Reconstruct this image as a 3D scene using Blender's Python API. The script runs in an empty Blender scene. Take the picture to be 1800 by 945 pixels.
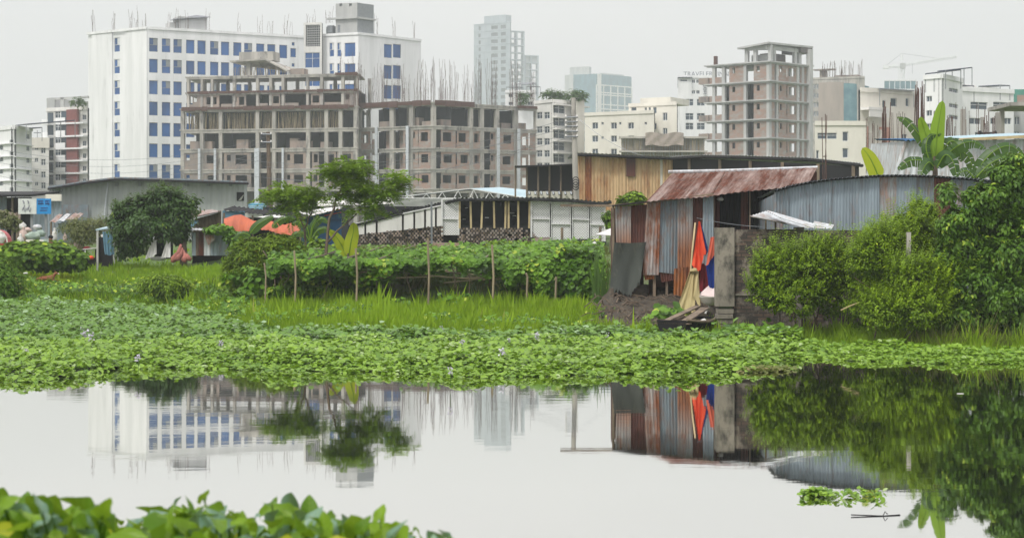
import bpy, math, random
import numpy as np
from mathutils import Vector, Matrix, noise

random.seed(11)
rng = np.random.default_rng(11)
SC = bpy.context.scene
COL = SC.collection

# ------------------------------------------------------------------ camera, sky, sun, exposure
cam_d = bpy.data.cameras.new('camera'); cam = bpy.data.objects.new('camera', cam_d); COL.objects.link(cam)
cam.location = (0, 0, 2.5); cam.rotation_euler = (math.radians(90), 0, 0)
cam_d.lens = 60; cam_d.sensor_width = 36; cam_d.shift_y = -69.5/1800
cam_d.clip_start = 0.1; cam_d.clip_end = 6000
cam_d.dof.use_dof = True; cam_d.dof.focus_distance = 42; cam_d.dof.aperture_fstop = 4.0
SC.camera = cam

SUN_EL, SUN_ROT = math.radians(52), math.radians(215)
W = bpy.data.worlds.new('World'); SC.world = W; W.use_nodes = True
nt = W.node_tree; nt.nodes.clear()
wo = nt.nodes.new('ShaderNodeOutputWorld'); bg = nt.nodes.new('ShaderNodeBackground')
sky = nt.nodes.new('ShaderNodeTexSky'); sky.sky_type = 'NISHITA'; sky.sun_disc = False
sky.sun_elevation = SUN_EL; sky.sun_rotation = SUN_ROT; sky.dust_density = 4; sky.air_density = 1.2
geo = nt.nodes.new('ShaderNodeTexCoord'); mp = nt.nodes.new('ShaderNodeMapping'); mp.inputs['Scale'].default_value = (1, 1, 3.5)
nz = nt.nodes.new('ShaderNodeTexNoise'); nz.inputs['Scale'].default_value = 1.6; nz.inputs['Detail'].default_value = 4
rp = nt.nodes.new('ShaderNodeValToRGB')
rp.color_ramp.elements[0].position = .3; rp.color_ramp.elements[0].color = (7.75, 7.5, 7.6, 1)
rp.color_ramp.elements[1].position = .72; rp.color_ramp.elements[1].color = (9.1, 8.65, 8.5, 1)
mx = nt.nodes.new('ShaderNodeMixRGB'); mx.inputs[0].default_value = .93
nt.links.new(geo.outputs['Generated'], mp.inputs[0]); nt.links.new(mp.outputs[0], nz.inputs['Vector'])
nt.links.new(nz.outputs[0], rp.inputs[0]); nt.links.new(sky.outputs[0], mx.inputs[1]); nt.links.new(rp.outputs[0], mx.inputs[2])
# an overcast sky is brighter overhead than at the horizon
sx_ = nt.nodes.new('ShaderNodeSeparateXYZ'); nt.links.new(geo.outputs['Generated'], sx_.inputs[0])
mr_ = nt.nodes.new('ShaderNodeMapRange'); mr_.inputs[1].default_value = .12; mr_.inputs[2].default_value = 1.; mr_.inputs[3].default_value = 1.; mr_.inputs[4].default_value = 2.2
nt.links.new(sx_.outputs[2], mr_.inputs[0])
vm_ = nt.nodes.new('ShaderNodeVectorMath'); vm_.operation = 'SCALE'; nt.links.new(mx.outputs[0], vm_.inputs[0]); nt.links.new(mr_.outputs[0], vm_.inputs['Scale'])
nt.links.new(vm_.outputs[0], bg.inputs[0]); bg.inputs[1].default_value = .064
nt.links.new(bg.outputs[0], wo.inputs[0])

sl = bpy.data.lights.new('sun', 'SUN'); so = bpy.data.objects.new('sun', sl); COL.objects.link(so)
sl.energy = 1.5; sl.angle = math.radians(10); sl.color = (1, .965, .9)
sd = Vector((math.sin(SUN_ROT)*math.cos(SUN_EL), math.cos(SUN_ROT)*math.cos(SUN_EL), math.sin(SUN_EL)))
so.rotation_euler = sd.to_track_quat('Z', 'Y').to_euler()
SC.view_settings.view_transform = 'Standard'; SC.view_settings.look = 'None'
SC.view_settings.exposure = 0.62; SC.view_settings.gamma = 1
SC.cycles.volume_bounces = 3; SC.cycles.max_bounces = 8; SC.cycles.transparent_max_bounces = 8

# ------------------------------------------------------------------ measuring: pixel of the photo + distance -> place
F, CX, HY, H = 3000., 900., 403., 2.5
def X(px, Y): return (px-CX)*Y/F
def Z(py, Y): return H+(HY-py)*Y/F
def P(px, py, Y): return Vector((X(px, Y), Y, Z(py, Y)))

# ------------------------------------------------------------------ materials
def newmat(name):
    m = bpy.data.materials.new(name); m.use_nodes = True
    n = m.node_tree; n.nodes.clear()
    o = n.nodes.new('ShaderNodeOutputMaterial'); b = n.nodes.new('ShaderNodeBsdfPrincipled')
    n.links.new(b.outputs[0], o.inputs[0])
    return m, n, b
def c4(c): return (c[0], c[1], c[2], 1)
def pos_node(n, scale=(1, 1, 1)):
    g = n.nodes.new('ShaderNodeNewGeometry'); mp = n.nodes.new('ShaderNodeMapping'); mp.inputs['Scale'].default_value = scale
    n.links.new(g.outputs['Position'], mp.inputs[0]); return mp.outputs[0]
def noise_ramp(n, vec, scale, lo, hi, detail=5, rough=.6):
    t = n.nodes.new('ShaderNodeTexNoise'); t.inputs['Scale'].default_value = scale; t.inputs['Detail'].default_value = detail
    t.inputs['Roughness'].default_value = rough; n.links.new(vec, t.inputs['Vector'])
    r = n.nodes.new('ShaderNodeMapRange'); r.inputs[1].default_value = lo; r.inputs[2].default_value = hi
    n.links.new(t.outputs[0], r.inputs[0]); return r.outputs[0]
def mix(n, f, a, b):
    m = n.nodes.new('ShaderNodeMixRGB')
    if isinstance(f, float): m.inputs[0].default_value = f
    else: n.links.new(f, m.inputs[0])
    for k, c in ((1, a), (2, b)):
        if isinstance(c, tuple): m.inputs[k].default_value = c4(c)
        else: n.links.new(c, m.inputs[k])
    return m.outputs[0]
def bump(n, b, h, strength=.3, dist=.02):
    u = n.nodes.new('ShaderNodeBump'); u.inputs['Strength'].default_value = strength; u.inputs['Distance'].default_value = dist
    n.links.new(h, u.inputs['Height']); n.links.new(u.outputs[0], b.inputs['Normal'])
def stained(name, c1, c2, c3=None, s=.6, stretch=(1, 1, .25), lo=.4, hi=.65, s3=2.5, lo3=.55, hi3=.7, rough=.85, metal=0., bmp=0.):
    """base colour, a second tone in vertical streaks, and patches of a third"""
    m, n, b = newmat(name)
    v = pos_node(n, stretch); a = noise_ramp(n, v, s, lo, hi); col = mix(n, a, c1, c2)
    if c3:
        v3 = pos_node(n, (stretch[0]*1.3, stretch[1]*1.1, stretch[2]*1.6)); a3 = noise_ramp(n, v3, s3, lo3, hi3, 6, .7); col = mix(n, a3, col, c3)
    n.links.new(col, b.inputs['Base Color']); b.inputs['Roughness'].default_value = rough; b.inputs['Metallic'].default_value = metal
    if bmp: bump(n, b, a, bmp)
    return m
def plain(name, c, rough=.8, metal=0.):
    m, n, b = newmat(name); a = noise_ramp(n, pos_node(n), 3., .3, .7)
    n.links.new(mix(n, a, tuple(x*.86 for x in c), tuple(min(1, x*1.1) for x in c)), b.inputs['Base Color'])
    b.inputs['Specular IOR Level'].default_value = .5 if rough < .55 else .15
    b.inputs['Roughness'].default_value = rough; b.inputs['Metallic'].default_value = metal; return m
def leafmat(name, c1, c2, c3=None, p3=.93, rough=.5, trans=.22, spec=.5):
    """three leaf tones picked leaf by leaf, light passing through the blade"""
    m, n, b = newmat(name)
    at = n.nodes.new('ShaderNodeAttribute'); at.attribute_name = 'rnd'
    col = mix(n, at.outputs['Fac'], c1, c2)
    if c3:
        g = n.nodes.new('ShaderNodeMath'); g.operation = 'GREATER_THAN'; g.inputs[1].default_value = p3
        n.links.new(at.outputs['Fac'], g.inputs[0]); col = mix(n, g.outputs[0], col, c3)
    n.links.new(col, b.inputs['Base Color']); b.inputs['Roughness'].default_value = rough
    b.inputs['Specular IOR Level'].default_value = spec*.7
    t = n.nodes.new('ShaderNodeBsdfTranslucent'); ms = n.nodes.new('ShaderNodeMixShader'); ms.inputs[0].default_value = trans
    tc = mix(n, .5, col, (.30, .42, .03))
    n.links.new(tc, t.inputs[0]); n.links.new(b.outputs[0], ms.inputs[1]); n.links.new(t.outputs[0], ms.inputs[2])
    n.links.new(ms.outputs[0], n.nodes['Material Output'].inputs[0]); return m
def glass(name, c, rough=.12, var=.5):
    m, n, b = newmat(name); a = noise_ramp(n, pos_node(n, (1, 1, .6)), .35, .35, .65, 2)
    n.links.new(mix(n, a, tuple(x*(1-var) for x in c), c), b.inputs['Base Color']); b.inputs['Roughness'].default_value = rough; return m
def rustmat(name, galv, r1, r2, amount, s=2.2, metal=.15, seed=0., zb=None, st=(2.2, 2.2, .6), rough=.62, rotz=0.):
    """galvanised sheet with rust running down the grooves; amount 0..1; zb = (height, softness): rust stronger below it"""
    m, n, b = newmat(name)
    v = pos_node(n, st); mpn = v.node; rz = n.nodes.new('ShaderNodeMapping'); rz.inputs['Rotation'].default_value = (0, 0, rotz); n.links.new(mpn.inputs[0].links[0].from_socket, rz.inputs[0]); n.links.new(rz.outputs[0], mpn.inputs[0]); mpn.inputs['Location'].default_value = (seed*7.3, seed*3.1, seed*1.7)
    a = noise_ramp(n, v, s, .95-amount*.75-.18, .95-amount*.75+.1, 8, .72)
    if zb:
        g = n.nodes.new('ShaderNodeNewGeometry'); sp = n.nodes.new('ShaderNodeSeparateXYZ'); n.links.new(g.outputs['Position'], sp.inputs[0])
        r = n.nodes.new('ShaderNodeMapRange'); r.inputs[1].default_value = zb[0]+zb[1]; r.inputs[2].default_value = zb[0]-zb[1]
        n.links.new(sp.outputs[2], r.inputs[0]); mm = n.nodes.new('ShaderNodeMath'); mm.operation = 'MAXIMUM'
        k = n.nodes.new('ShaderNodeMath'); k.operation = 'MULTIPLY'; k.inputs[1].default_value = .9; n.links.new(r.outputs[0], k.inputs[0])
        n.links.new(a, mm.inputs[0]); n.links.new(k.outputs[0], mm.inputs[1]); a = mm.outputs[0]
    v2 = pos_node(n, (1.6, 1.6, .5)); v2.node.inputs['Location'].default_value = (seed*2, 5, seed)
    rc = mix(n, noise_ramp(n, v2, 3., .35, .62, 7, .7), r1, r2)
    v3 = pos_node(n, (3, 3 if not rotz else .2, .25)); gc = mix(n, noise_ramp(n, v3, 1.6, .35, .7, 6, .7), galv, tuple(x*.58 for x in galv))
    n.links.new(mix(n, a, gc, rc), b.inputs['Base Color'])
    b.inputs['Metallic'].default_value = metal; b.inputs['Roughness'].default_value = rough; b.inputs['Specular IOR Level'].default_value = .5 if metal else .1
    return m

M = {}
M['concrete'] = stained('raw concrete', (.44, .42, .38), (.27, .26, .24), (.13, .125, .12), s=.5, lo=.42, hi=.62, s3=.9, lo3=.54, hi3=.68)
M['concrete_dark'] = stained('dark concrete', (.20, .185, .17), (.10, .09, .085), (.15, .08, .06), s=.7)
M['brick_far'] = stained('raw brickwork', (.33, .215, .17), (.27, .215, .18), (.30, .285, .265), s=1.1, stretch=(1, 1, 1.6), s3=.7, lo3=.46, hi3=.62)
M['brick_old'] = stained('weathered brickwork', (.31, .245, .205), (.25, .22, .195), (.16, .15, .145), s=.8, s3=.6, lo3=.48, hi3=.64)
M['concrete_hazed'] = stained('haze tinted tower concrete', (.33, .37, .40), (.22, .26, .29), s=.2)  # blue of the distant haze put into the tower's colour
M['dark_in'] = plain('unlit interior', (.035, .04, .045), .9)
M['white_wall'] = stained('white painted render', (.80, .81, .82), (.70, .715, .72), (.44, .45, .46), s=.5, stretch=(1, 1, .1), lo=.4, hi=.62, s3=.8, lo3=.58, hi3=.8)
M['white_far'] = stained('off white render', (.72, .71, .68), (.58, .58, .56), (.42, .42, .4), s=.5, stretch=(1, 1, .3), s3=.8, lo3=.62, hi3=.8)
M['cream'] = stained('cream render', (.70, .68, .61), (.58, .56, .50), (.42, .40, .36), s=.4, stretch=(1, 1, .3), s3=.9, lo3=.62, hi3=.8)
M['grey_wall'] = stained('grey render', (.46, .47, .46), (.36, .37, .37), s=.5)
M['pink_wall'] = plain('salmon render', (.55, .30, .24)); M['maroon'] = plain('maroon cladding', (.21, .085, .08), .6)
M['blue_glass'] = glass('blue mirrored glass', (.02, .11, .34), .18, .45)
M['dark_glass'] = glass('dark window glass', (.07, .10, .13), .2, .5)
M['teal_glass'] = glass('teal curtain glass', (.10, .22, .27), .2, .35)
M['frame'] = plain('white window frame', (.6, .62, .63)); M['grey_frame'] = plain('grey frame', (.25, .27, .28))
M['rebar'] = plain('rusty reinforcing bar', (.10, .055, .045), .8); M['black'] = plain('black and interior dark', (.018, .018, .02), .7)  # black also puts the shade of interiors and openings into the colour
M['bamboo'] = stained('weathered bamboo', (.34, .28, .18), (.22, .18, .12), s=3.); M['wood'] = stained('grey timber', (.22, .17, .12), (.11, .085, .065), s=3.)
M['wood_pale'] = stained('pale split bamboo', (.52, .42, .24), (.36, .28, .15), s=2.)
M['pipe'] = plain('grey plastic pipe', (.52, .56, .60), .5)
M['steel'] = plain('dull steel', (.22, .24, .26), .5, .5); M['solar'] = glass('solar cells', (.03, .045, .08), .25, .4)
M['galv_pale'] = stained('pale painted tin', (.40, .435, .42), (.35, .385, .375), (.28, .31, .31), s=.9, stretch=(1.5, 1.5, .1), lo=.4, hi=.6, s3=2., lo3=.62, hi3=.8, rough=.55)
M['galv_white'] = rustmat('whitish tin', (.62, .66, .69), (.34, .15, .06), (.18, .08, .04), .38, seed=9)
M['galv_blue'] = rustmat('blue grey galvanised tin', (.30, .37, .42), (.17, .075, .04), (.30, .13, .05), .30, seed=1)
M['galv_blue2'] = rustmat('dull galvanised tin', (.23, .29, .33), (.16, .075, .04), (.28, .12, .05), .40, seed=2)
M['galv_rusty'] = rustmat('streaked galvanised tin', (.50, .52, .52), (.30, .09, .025), (.12, .045, .022), .60, seed=3)
M['rust_red'] = rustmat('red brown rusted tin', (.25, .23, .22), (.125, .038, .024), (.06, .022, .018), .92, seed=4)
M['rust_orange'] = rustmat('orange rusted tin', (.36, .30, .24), (.38, .13, .03), (.15, .05, .02), .80, seed=5)
M['rust_roof'] = rustmat('rusted roof tin', (.42, .34, .31), (.145, .040, .018), (.045, .016, .010), .62, s=2.2, seed=6, rotz=.222, st=(2.1, .10, .10), metal=0., rough=.85)
M['rust_half'] = rustmat('half rusted tin', (.36, .40, .41), (.36, .115, .022), (.15, .05, .02), .45, seed=7, zb=(2.45, .5))
M['warm_tin'] = rustmat('ochre stained tin', (.66, .47, .27), (.42, .17, .06), (.16, .065, .035), .44, s=.75, seed=8, metal=0.)
M['lattice'] = plain('white plastic lattice', (.64, .65, .65), .6); M['white_sheet'] = stained('grimy white panel', (.62, .62, .60), (.50, .50, .48), (.33, .31, .27), s=1.2, s3=1.5, lo3=.6, hi3=.8)
M['blue_paint'] = plain('blue painted board', (.03, .10, .22)); M['sign_blue'] = plain('blue sign paint', (.005, .24, .58), .5); M['sign_white'] = plain('pale sign paint', (.62, .66, .63), .5)
M['sign_ink'] = plain('sign lettering', (.01, .06, .22), .5); M['ink'] = plain('faded sign figures', (.26, .27, .31), .6)
M['tarp_orange'] = stained('orange tarpaulin', (.50, .12, .05), (.36, .09, .05), s=2., rough=.65); M['tarp_blue'] = plain('faded blue tarpaulin', (.10, .20, .27), .6)
M['cloth_red'] = plain('vermilion cloth', (.78, .10, .045), .75); M['cloth_maroon'] = plain('maroon cloth', (.13, .012, .018), .8)
M['cloth_blue'] = plain('royal blue cloth', (.012, .035, .20), .8); M['cloth_coral'] = plain('coral cloth', (.55, .12, .075), .8); M['cloth_salmon'] = stained('faded salmon cloth', (.36, .13, .10), (.22, .08, .065), s=4.)
M['cloth_beige'] = stained('mustard sackcloth', (.50, .43, .22), (.38, .31, .15), s=4.); M['cloth_pink'] = plain('pale pink cloth', (.62, .52, .50), .8)
M['cloth_white'] = stained('white plastic cloth', (.66, .66, .64), (.48, .48, .46), s=4., rough=.6); M['net'] = stained('dark green shade net', (.05, .058, .05), (.028, .034, .03), (.11, .11, .085), s=1.5, s3=2.)
M['sack_green'] = stained('pale green sack', (.34, .42, .36), (.22, .29, .25), s=4.); M['sack_pink'] = stained('pinkish sack', (.52, .40, .36), (.36, .28, .24), s=4.)
M['dirt'] = stained('dark muddy debris', (.065, .052, .036), (.032, .026, .02), (.13, .10, .06), s=4., stretch=(1, 1, 1), s3=7., bmp=.5)
M['bark'] = stained('grey brown bark', (.16, .12, .085), (.08, .06, .045), s=6., stretch=(2, 2, .5)); M['skin'] = plain('brown skin', (.20, .11, .07), .6)
M['red_paint'] = plain('red vehicle paint', (.42, .025, .03), .4); M['fur'] = stained('reddish brown fur', (.24, .085, .035), (.15, .05, .025), s=14.)
M['cream_fur'] = plain('pale muzzle fur', (.55, .48, .38)); M['tank'] = plain('blue plastic tank', (.05, .22, .32), .4); M['roof_blue'] = stained('pale blue roofing', (.40, .53, .58), (.32, .44, .5), s=.6)
M['net_green'] = stained('green safety net', (.06, .22, .17), (.10, .30, .24), s=.6); M['net_teal'] = stained('teal safety net', (.07, .17, .21), (.13, .25, .28), s=.5, stretch=(1, 1, 1))
M['beige_net'] = stained('beige scaffold sheet', (.36, .31, .27), (.29, .25, .22), s=.5)

# ------------------------------------------------------------------ mesh making
ORG = {}          # root name -> origin used by its parts
class MB:
    def __init__(s): s.v = []; s.f = []; s.m = []
    def poly(s, pts, m=0):
        i = len(s.v); s.v += [tuple(p) for p in pts]; s.f.append(tuple(range(i, i+len(pts)))); s.m.append(m)
    def box(s, o, ex, ey, ez, m=0):
        o, ex, ey, ez = Vector(o), Vector(ex), Vector(ey), Vector(ez)
        if ex.cross(ey).dot(ez) < 0: o = o+ex; ex = -ex
        c = [o, o+ex, o+ex+ey, o+ey, o+ez, o+ex+ez, o+ex+ey+ez, o+ey+ez]
        i = len(s.v); s.v += [tuple(p) for p in c]
        for q in ((3, 2, 1, 0), (4, 5, 6, 7), (0, 1, 5, 4), (1, 2, 6, 5), (2, 3, 7, 6), (3, 0, 4, 7)):
            s.f.append(tuple(i+k for k in q)); s.m.append(m)
    def cb(s, x, y, z, sx, sy, sz, m=0, rot=0.):
        c, t = math.cos(rot), math.sin(rot)
        ex = Vector((c, t, 0))*sx; ey = Vector((-t, c, 0))*sy
        s.box(Vector((x, y, z))-ex/2-ey/2, ex, ey, (0, 0, sz), m)
    def beam(s, a, b, w, h=None, m=0):
        a, b = Vector(a), Vector(b); h = h or w; d = (b-a); up = Vector((0, 0, 1))
        if abs(d.normalized().z) > .95: up = Vector((0, 1, 0))
        sx = d.cross(up).normalized(); sy = sx.cross(d).normalized()
        s.box(a-sx*w/2-sy*h/2, sx*w, sy*h, d, m)
    def tube(s, pts, r, n=6, m=0, cap=True):
        pts = [Vector(p) for p in pts]; k = len(pts)
        rs = r if isinstance(r, (list, tuple)) else [r]*k
        i0 = len(s.v); ref = None
        for j, p in enumerate(pts):
            d = (pts[min(j+1, k-1)]-pts[max(j-1, 0)]).normalized()
            if ref is None: ref = d.orthogonal().normalized()
            ref = (ref-d*ref.dot(d)).normalized(); q = d.cross(ref)
            for a in range(n):
                t = 2*math.pi*a/n; s.v.append(tuple(p+(ref*math.cos(t)+q*math.sin(t))*rs[j]))
        for j in range(k-1):
            for a in range(n):
                b = (a+1) % n; s.f.append((i0+j*n+a, i0+j*n+b, i0+(j+1)*n+b, i0+(j+1)*n+a)); s.m.append(m)
        if cap:
            s.f.append(tuple(i0+a for a in reversed(range(n)))); s.m.append(m)
            s.f.append(tuple(i0+(k-1)*n+a for a in range(n))); s.m.append(m)
    def grid(s, g, m=0, closed=False):
        """g[j][i] points"""
        i0 = len(s.v); nj, ni = len(g), len(g[0])
        for row in g: s.v += [tuple(p) for p in row]
        for j in range(nj-1):
            for i in range(ni-1+(1 if closed else 0)):
                i2 = (i+1) % ni; s.f.append((i0+j*ni+i, i0+j*ni+i2, i0+(j+1)*ni+i2, i0+(j+1)*ni+i)); s.m.append(m)
    def build(s, name, mats, parent=None, smooth=False):
        if isinstance(mats, str): mats = [mats]
        me = bpy.data.meshes.new(name); o = Vector((0, 0, 0))
        if parent is not None: o = worldloc(parent)
        me.from_pydata([(p[0]-o.x, p[1]-o.y, p[2]-o.z) for p in s.v], [], s.f)
        for k in mats: me.materials.append(M[k] if isinstance(k, str) else k)
        if len(mats) > 1: me.polygons.foreach_set('material_index', s.m)
        if smooth: me.polygons.foreach_set('use_smooth', [True]*len(me.polygons))
        me.update()
        ob = bpy.data.objects.new(name, me); COL.objects.link(ob)
        if parent is not None: ob.parent = parent
        return ob
def worldloc(o):
    v = Vector(o.location)
    while o.parent is not None: o = o.parent; v += o.location
    return v
def thing(name, label, cat, loc, group=None, rot=0.):
    o = bpy.data.objects.new(name, None); COL.objects.link(o); o.empty_display_size = .2
    o.location = Vector(loc); o.rotation_euler = (0, 0, rot); o['label'] = label; o['category'] = cat
    if group: o['group'] = group
    return o
def tag(o, label=None, cat=None, group=None, kind=None):
    if label: o['label'] = label
    if cat: o['category'] = cat
    if group: o['group'] = group
    if kind: o['kind'] = kind
    return o
def copy_tree(o, parent=None):
    c = o.copy(); COL.objects.link(c)
    if parent is not None: c.parent = parent
    for ch in [x for x in COL.objects if x.parent is o]: copy_tree(ch, c)
    return c
def recentre(o):
    """put the origin of a one-mesh thing at the middle of its foot"""
    me = o.data; n = len(me.vertices); a = np.empty(n*3, 'f'); me.vertices.foreach_get('co', a); a = a.reshape(-1, 3)
    c = (a.min(0)+a.max(0))/2; c[2] = a[:, 2].min(); me.vertices.foreach_set('co', (a-c).ravel()); o.location = Vector([float(t) for t in c]); return o

# ---- many small faces at once (leaves, blades)
def scatter(name, tv, tf, pos, R, s, mats, parent=None, rnd=None, midx=None):
    tv = np.asarray(tv, 'f'); tf = np.asarray(tf, 'i'); n = len(pos); k = len(tv); o = np.zeros(3)
    if parent is not None: o = np.array(worldloc(parent))
    s = np.asarray(s, 'f'); s = s[:, None] if s.ndim == 1 else s
    v = np.einsum('nij,nkj->nki', R, tv[None, :, :]*s[:, None, :])+np.asarray(pos)[:, None, :]-o
    fi = (tf[None]+(np.arange(n)*k)[:, None, None]).reshape(-1, tf.shape[1])
    me = bpy.data.meshes.new(name); nf = len(fi); q = tf.shape[1]
    me.vertices.add(n*k); me.vertices.foreach_set('co', v.astype('f').ravel())
    me.loops.add(nf*q); me.loops.foreach_set('vertex_index', fi.ravel())
    me.polygons.add(nf); me.polygons.foreach_set('loop_start', np.arange(nf, dtype='i')*q)
    if midx is not None: me.polygons.foreach_set('material_index', np.repeat(midx, len(tf)).astype('i'))
    if rnd is None: rnd = rng.random(n)
    at = me.attributes.new('rnd', 'FLOAT', 'POINT'); at.data.foreach_set('value', np.repeat(rnd, k).astype('f'))
    me.update(calc_edges=True); me.validate()
    for m_ in (mats if isinstance(mats, (list, tuple)) else [mats]): me.materials.append(m_)
    ob = bpy.data.objects.new(name, me); COL.objects.link(ob)
    if parent is not None: ob.parent = parent
    return ob
def nrm(a): return a/np.maximum(np.linalg.norm(a, axis=-1, keepdims=True), 1e-6)
def basis(nor, ydir):
    """columns x, y, z: z = leaf normal, y = along the leaf"""
    z = nrm(nor); y = nrm(ydir-(ydir*z).sum(-1, keepdims=True)*z); x = np.cross(y, z)
    return np.stack([x, y, z], -1)
LEAF_T = ([(0, 0, 0), (-.3, .45, .07), (0, 1, -.06), (.3, .45, .07)], [(0, 3, 2), (0, 2, 1)])
LEAF_N = ([(0, 0, 0), (-.13, .5, .03), (0, 1, -.05), (.13, .5, .03)], [(0, 3, 2), (0, 2, 1)])
LEAF_R = ([(0, 0, 0), (-.42, .3, .12), (-.36, .8, .1), (0, 1.02, -.02), (.36, .8, .1), (.42, .3, .12)], [(0, 3, 2, 1), (0, 5, 4, 3)])
LEAF_B = ([(0, 0, 0), (-.26, .28, .05), (-.22, .65, .02), (0, 1.02, -.16), (.22, .65, .02), (.26, .28, .05)], [(0, 3, 2, 1), (0, 5, 4, 3)])

LM = {}
LM['bush'] = leafmat('fresh bush leaf', (.025, .07, .004), (.26, .41, .012), (.40, .50, .02), .92, spec=.3)
LM['bush2'] = leafmat('deep bush leaf', (.02, .06, .006), (.17, .31, .015), (.34, .44, .03), .88, spec=.3)
LM['broad'] = leafmat('broad shrub leaf', (.028, .085, .010), (.14, .27, .022), (.30, .42, .04), .88, rough=.42, spec=.4)
LM['tree'] = leafmat('dark tree leaf', (.018, .050, .012), (.065, .135, .025), (.20, .30, .03), .93, rough=.45, spec=.4)
LM['feather'] = leafmat('feathery leaflet', (.07, .15, .012), (.25, .40, .03), (.30, .38, .04), .90, spec=.3)
LM['vine'] = leafmat('vine leaf', (.03, .09, .008), (.18, .36, .025), (.36, .46, .05), .92, rough=.45, spec=.4)
LM['casu'] = leafmat('fine needle foliage', (.05, .105, .006), (.17, .26, .012), (.36, .33, .02), .94, spec=.25)
LM['olive'] = leafmat('olive shrub leaf', (.075, .095, .022), (.17, .19, .06), (.24, .22, .1), .9)
LM['hya'] = leafmat('water hyacinth leaf', (.065, .165, .010), (.28, .46, .04), (.36, .48, .20), .90, rough=.38, spec=.6)  # pale third tone puts leaf highlights into the colour
LM['hya_dark'] = leafmat('older hyacinth leaf', (.045, .13, .014), (.18, .34, .04), (.28, .42, .22), .88, rough=.36, spec=.7)  # palest tone again stands for highlights on the blades
LM['grass'] = leafmat('lush grass blade', (.13, .26, .010), (.38, .56, .04), (.45, .46, .12), .96, rough=.55, spec=.3)
LM['grass_dry'] = leafmat('dry grass blade', (.08, .12, .02), (.20, .20, .07), (.30, .24, .12), .8, rough=.7)
LM['grass_dark'] = leafmat('dark grass blade', (.05, .13, .010), (.14, .26, .02), (.32, .34, .08), .93, rough=.6, spec=.25)  # deeper green, for rank grass and the left edge bush
LM['banana'] = leafmat('banana leaf dark', (.030, .085, .014), (.060, .130, .02), rough=.4, trans=.3)
LM['banana_new'] = leafmat('new banana leaf', (.22, .38, .03), (.26, .43, .04), rough=.4, trans=.5)
LM['banana_yellow'] = leafmat('yellow green banana leaf', (.40, .47, .02), (.44, .5, .03), rough=.4, trans=.5)
LM['taro'] = leafmat('taro leaf', (.06, .16, .010), (.22, .37, .02), (.42, .46, .03), .9, rough=.45, trans=.4, spec=.3)
LM['taro_grey'] = leafmat('bluish taro leaf', (.10, .20, .14), (.17, .29, .21), rough=.4, trans=.2, spec=.7)
LM['reed'] = leafmat('reed blade', (.07, .15, .03), (.2, .3, .07), (.36, .36, .14), .85)
LM['petal'] = leafmat('lilac petal', (.50, .44, .62), (.72, .70, .80), rough=.6)

for k_ in ('taro', 'taro_grey'):      # paler side veins and yellowing blotches on the near leaves
    n = LM[k_].node_tree; b = n.nodes['Principled BSDF']; src = b.inputs['Base Color'].links[0].from_socket
    tc = n.nodes.new('ShaderNodeTexCoord'); sp = n.nodes.new('ShaderNodeSeparateXYZ'); n.links.new(tc.outputs['Object'], sp.inputs[0])
    def mth(op, a, b2=None, c=None):
        q = n.nodes.new('ShaderNodeMath'); q.operation = op
        for i, v_ in enumerate((a, b2, c)):
            if v_ is None: continue
            if isinstance(v_, (int, float)): q.inputs[i].default_value = v_
            else: n.links.new(v_, q.inputs[i])
        return q.outputs[0]
    ax = mth('ABSOLUTE', sp.outputs[0]); ph = mth('MULTIPLY_ADD', ax, -.8, mth('MULTIPLY', sp.outputs[1], 1.1)); w = mth('ABSOLUTE', mth('SINE', mth('MULTIPLY', ph, 11.)))
    v = mth('MAXIMUM', mth('LESS_THAN', w, .10), mth('LESS_THAN', ax, .012)); v = mth('MULTIPLY', v, .55)
    c = mix(n, v, src, (.30, .42, .12)); a = noise_ramp(n, tc.outputs['Object'], 3.2, .58, .72, 4); c = mix(n, mth('MULTIPLY', a, .6 if k_ == 'taro' else .2), c, (.36, .33, .04))
    n.links.new(c, b.inputs['Base Color'])
# ------------------------------------------------------------------ ground, water, haze
SHORE = ([-900, -200, 0, 200, 330, 420, 600, 900, 1000, 1130, 1200, 1300, 1450, 1600, 1800, 2700], [54, 53, 52, 52.5, 48, 43.5, 40.5, 40, 39.5, 38.6, 37.8, 36.5, 35.3, 34.4, 33.9, 33])
FRONT = ([-900, 0, 130, 190, 240, 400, 700, 850, 1000, 1150, 1250, 1340, 1352, 1362, 1450, 1550, 1700, 1800, 2700],
         [26, 27.8, 28.6, 29.9, 30.7, 30.5, 29.8, 28.9, 29.2, 29.6, 29.9, 30.3, 31.0, 32.9, 33.0, 32.4, 31.8, 32.0, 31.5])
GT = ([-40, -8, -2, 0, 3, 7, 16, 28, 48, 100, 3000], [-1.2, -1., -.4, .03, .18, .40, .98, 1.45, 1.85, 2.0, 2.0])
def pxof(x, y): return CX+F*x/np.maximum(y, 1.)
def ground(x, y):
    x = np.asarray(x, float); y = np.asarray(y, float)
    t = y-np.interp(pxof(x, y), *SHORE)
    z = np.interp(t, *GT)
    z = z+.05*np.sin(x*1.3+y*.7)*np.clip(t/3, 0, 1)*np.clip(1-(y-60)/40, 0, 1)
    # near bank where the camera stands
    nb = np.interp(y, [-60, 0, 5.2, 6.5, 8, 9.5, 12], [1.0, 1.0, .98, .85, .3, -.3, -1.2])
    nb = nb-np.clip(x-.3, 0, 4)*.35*np.clip(y/4, 0, 1)
    return np.where(y < 14, nb, z)
def gz(x, y): return float(ground(x, y))

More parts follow.
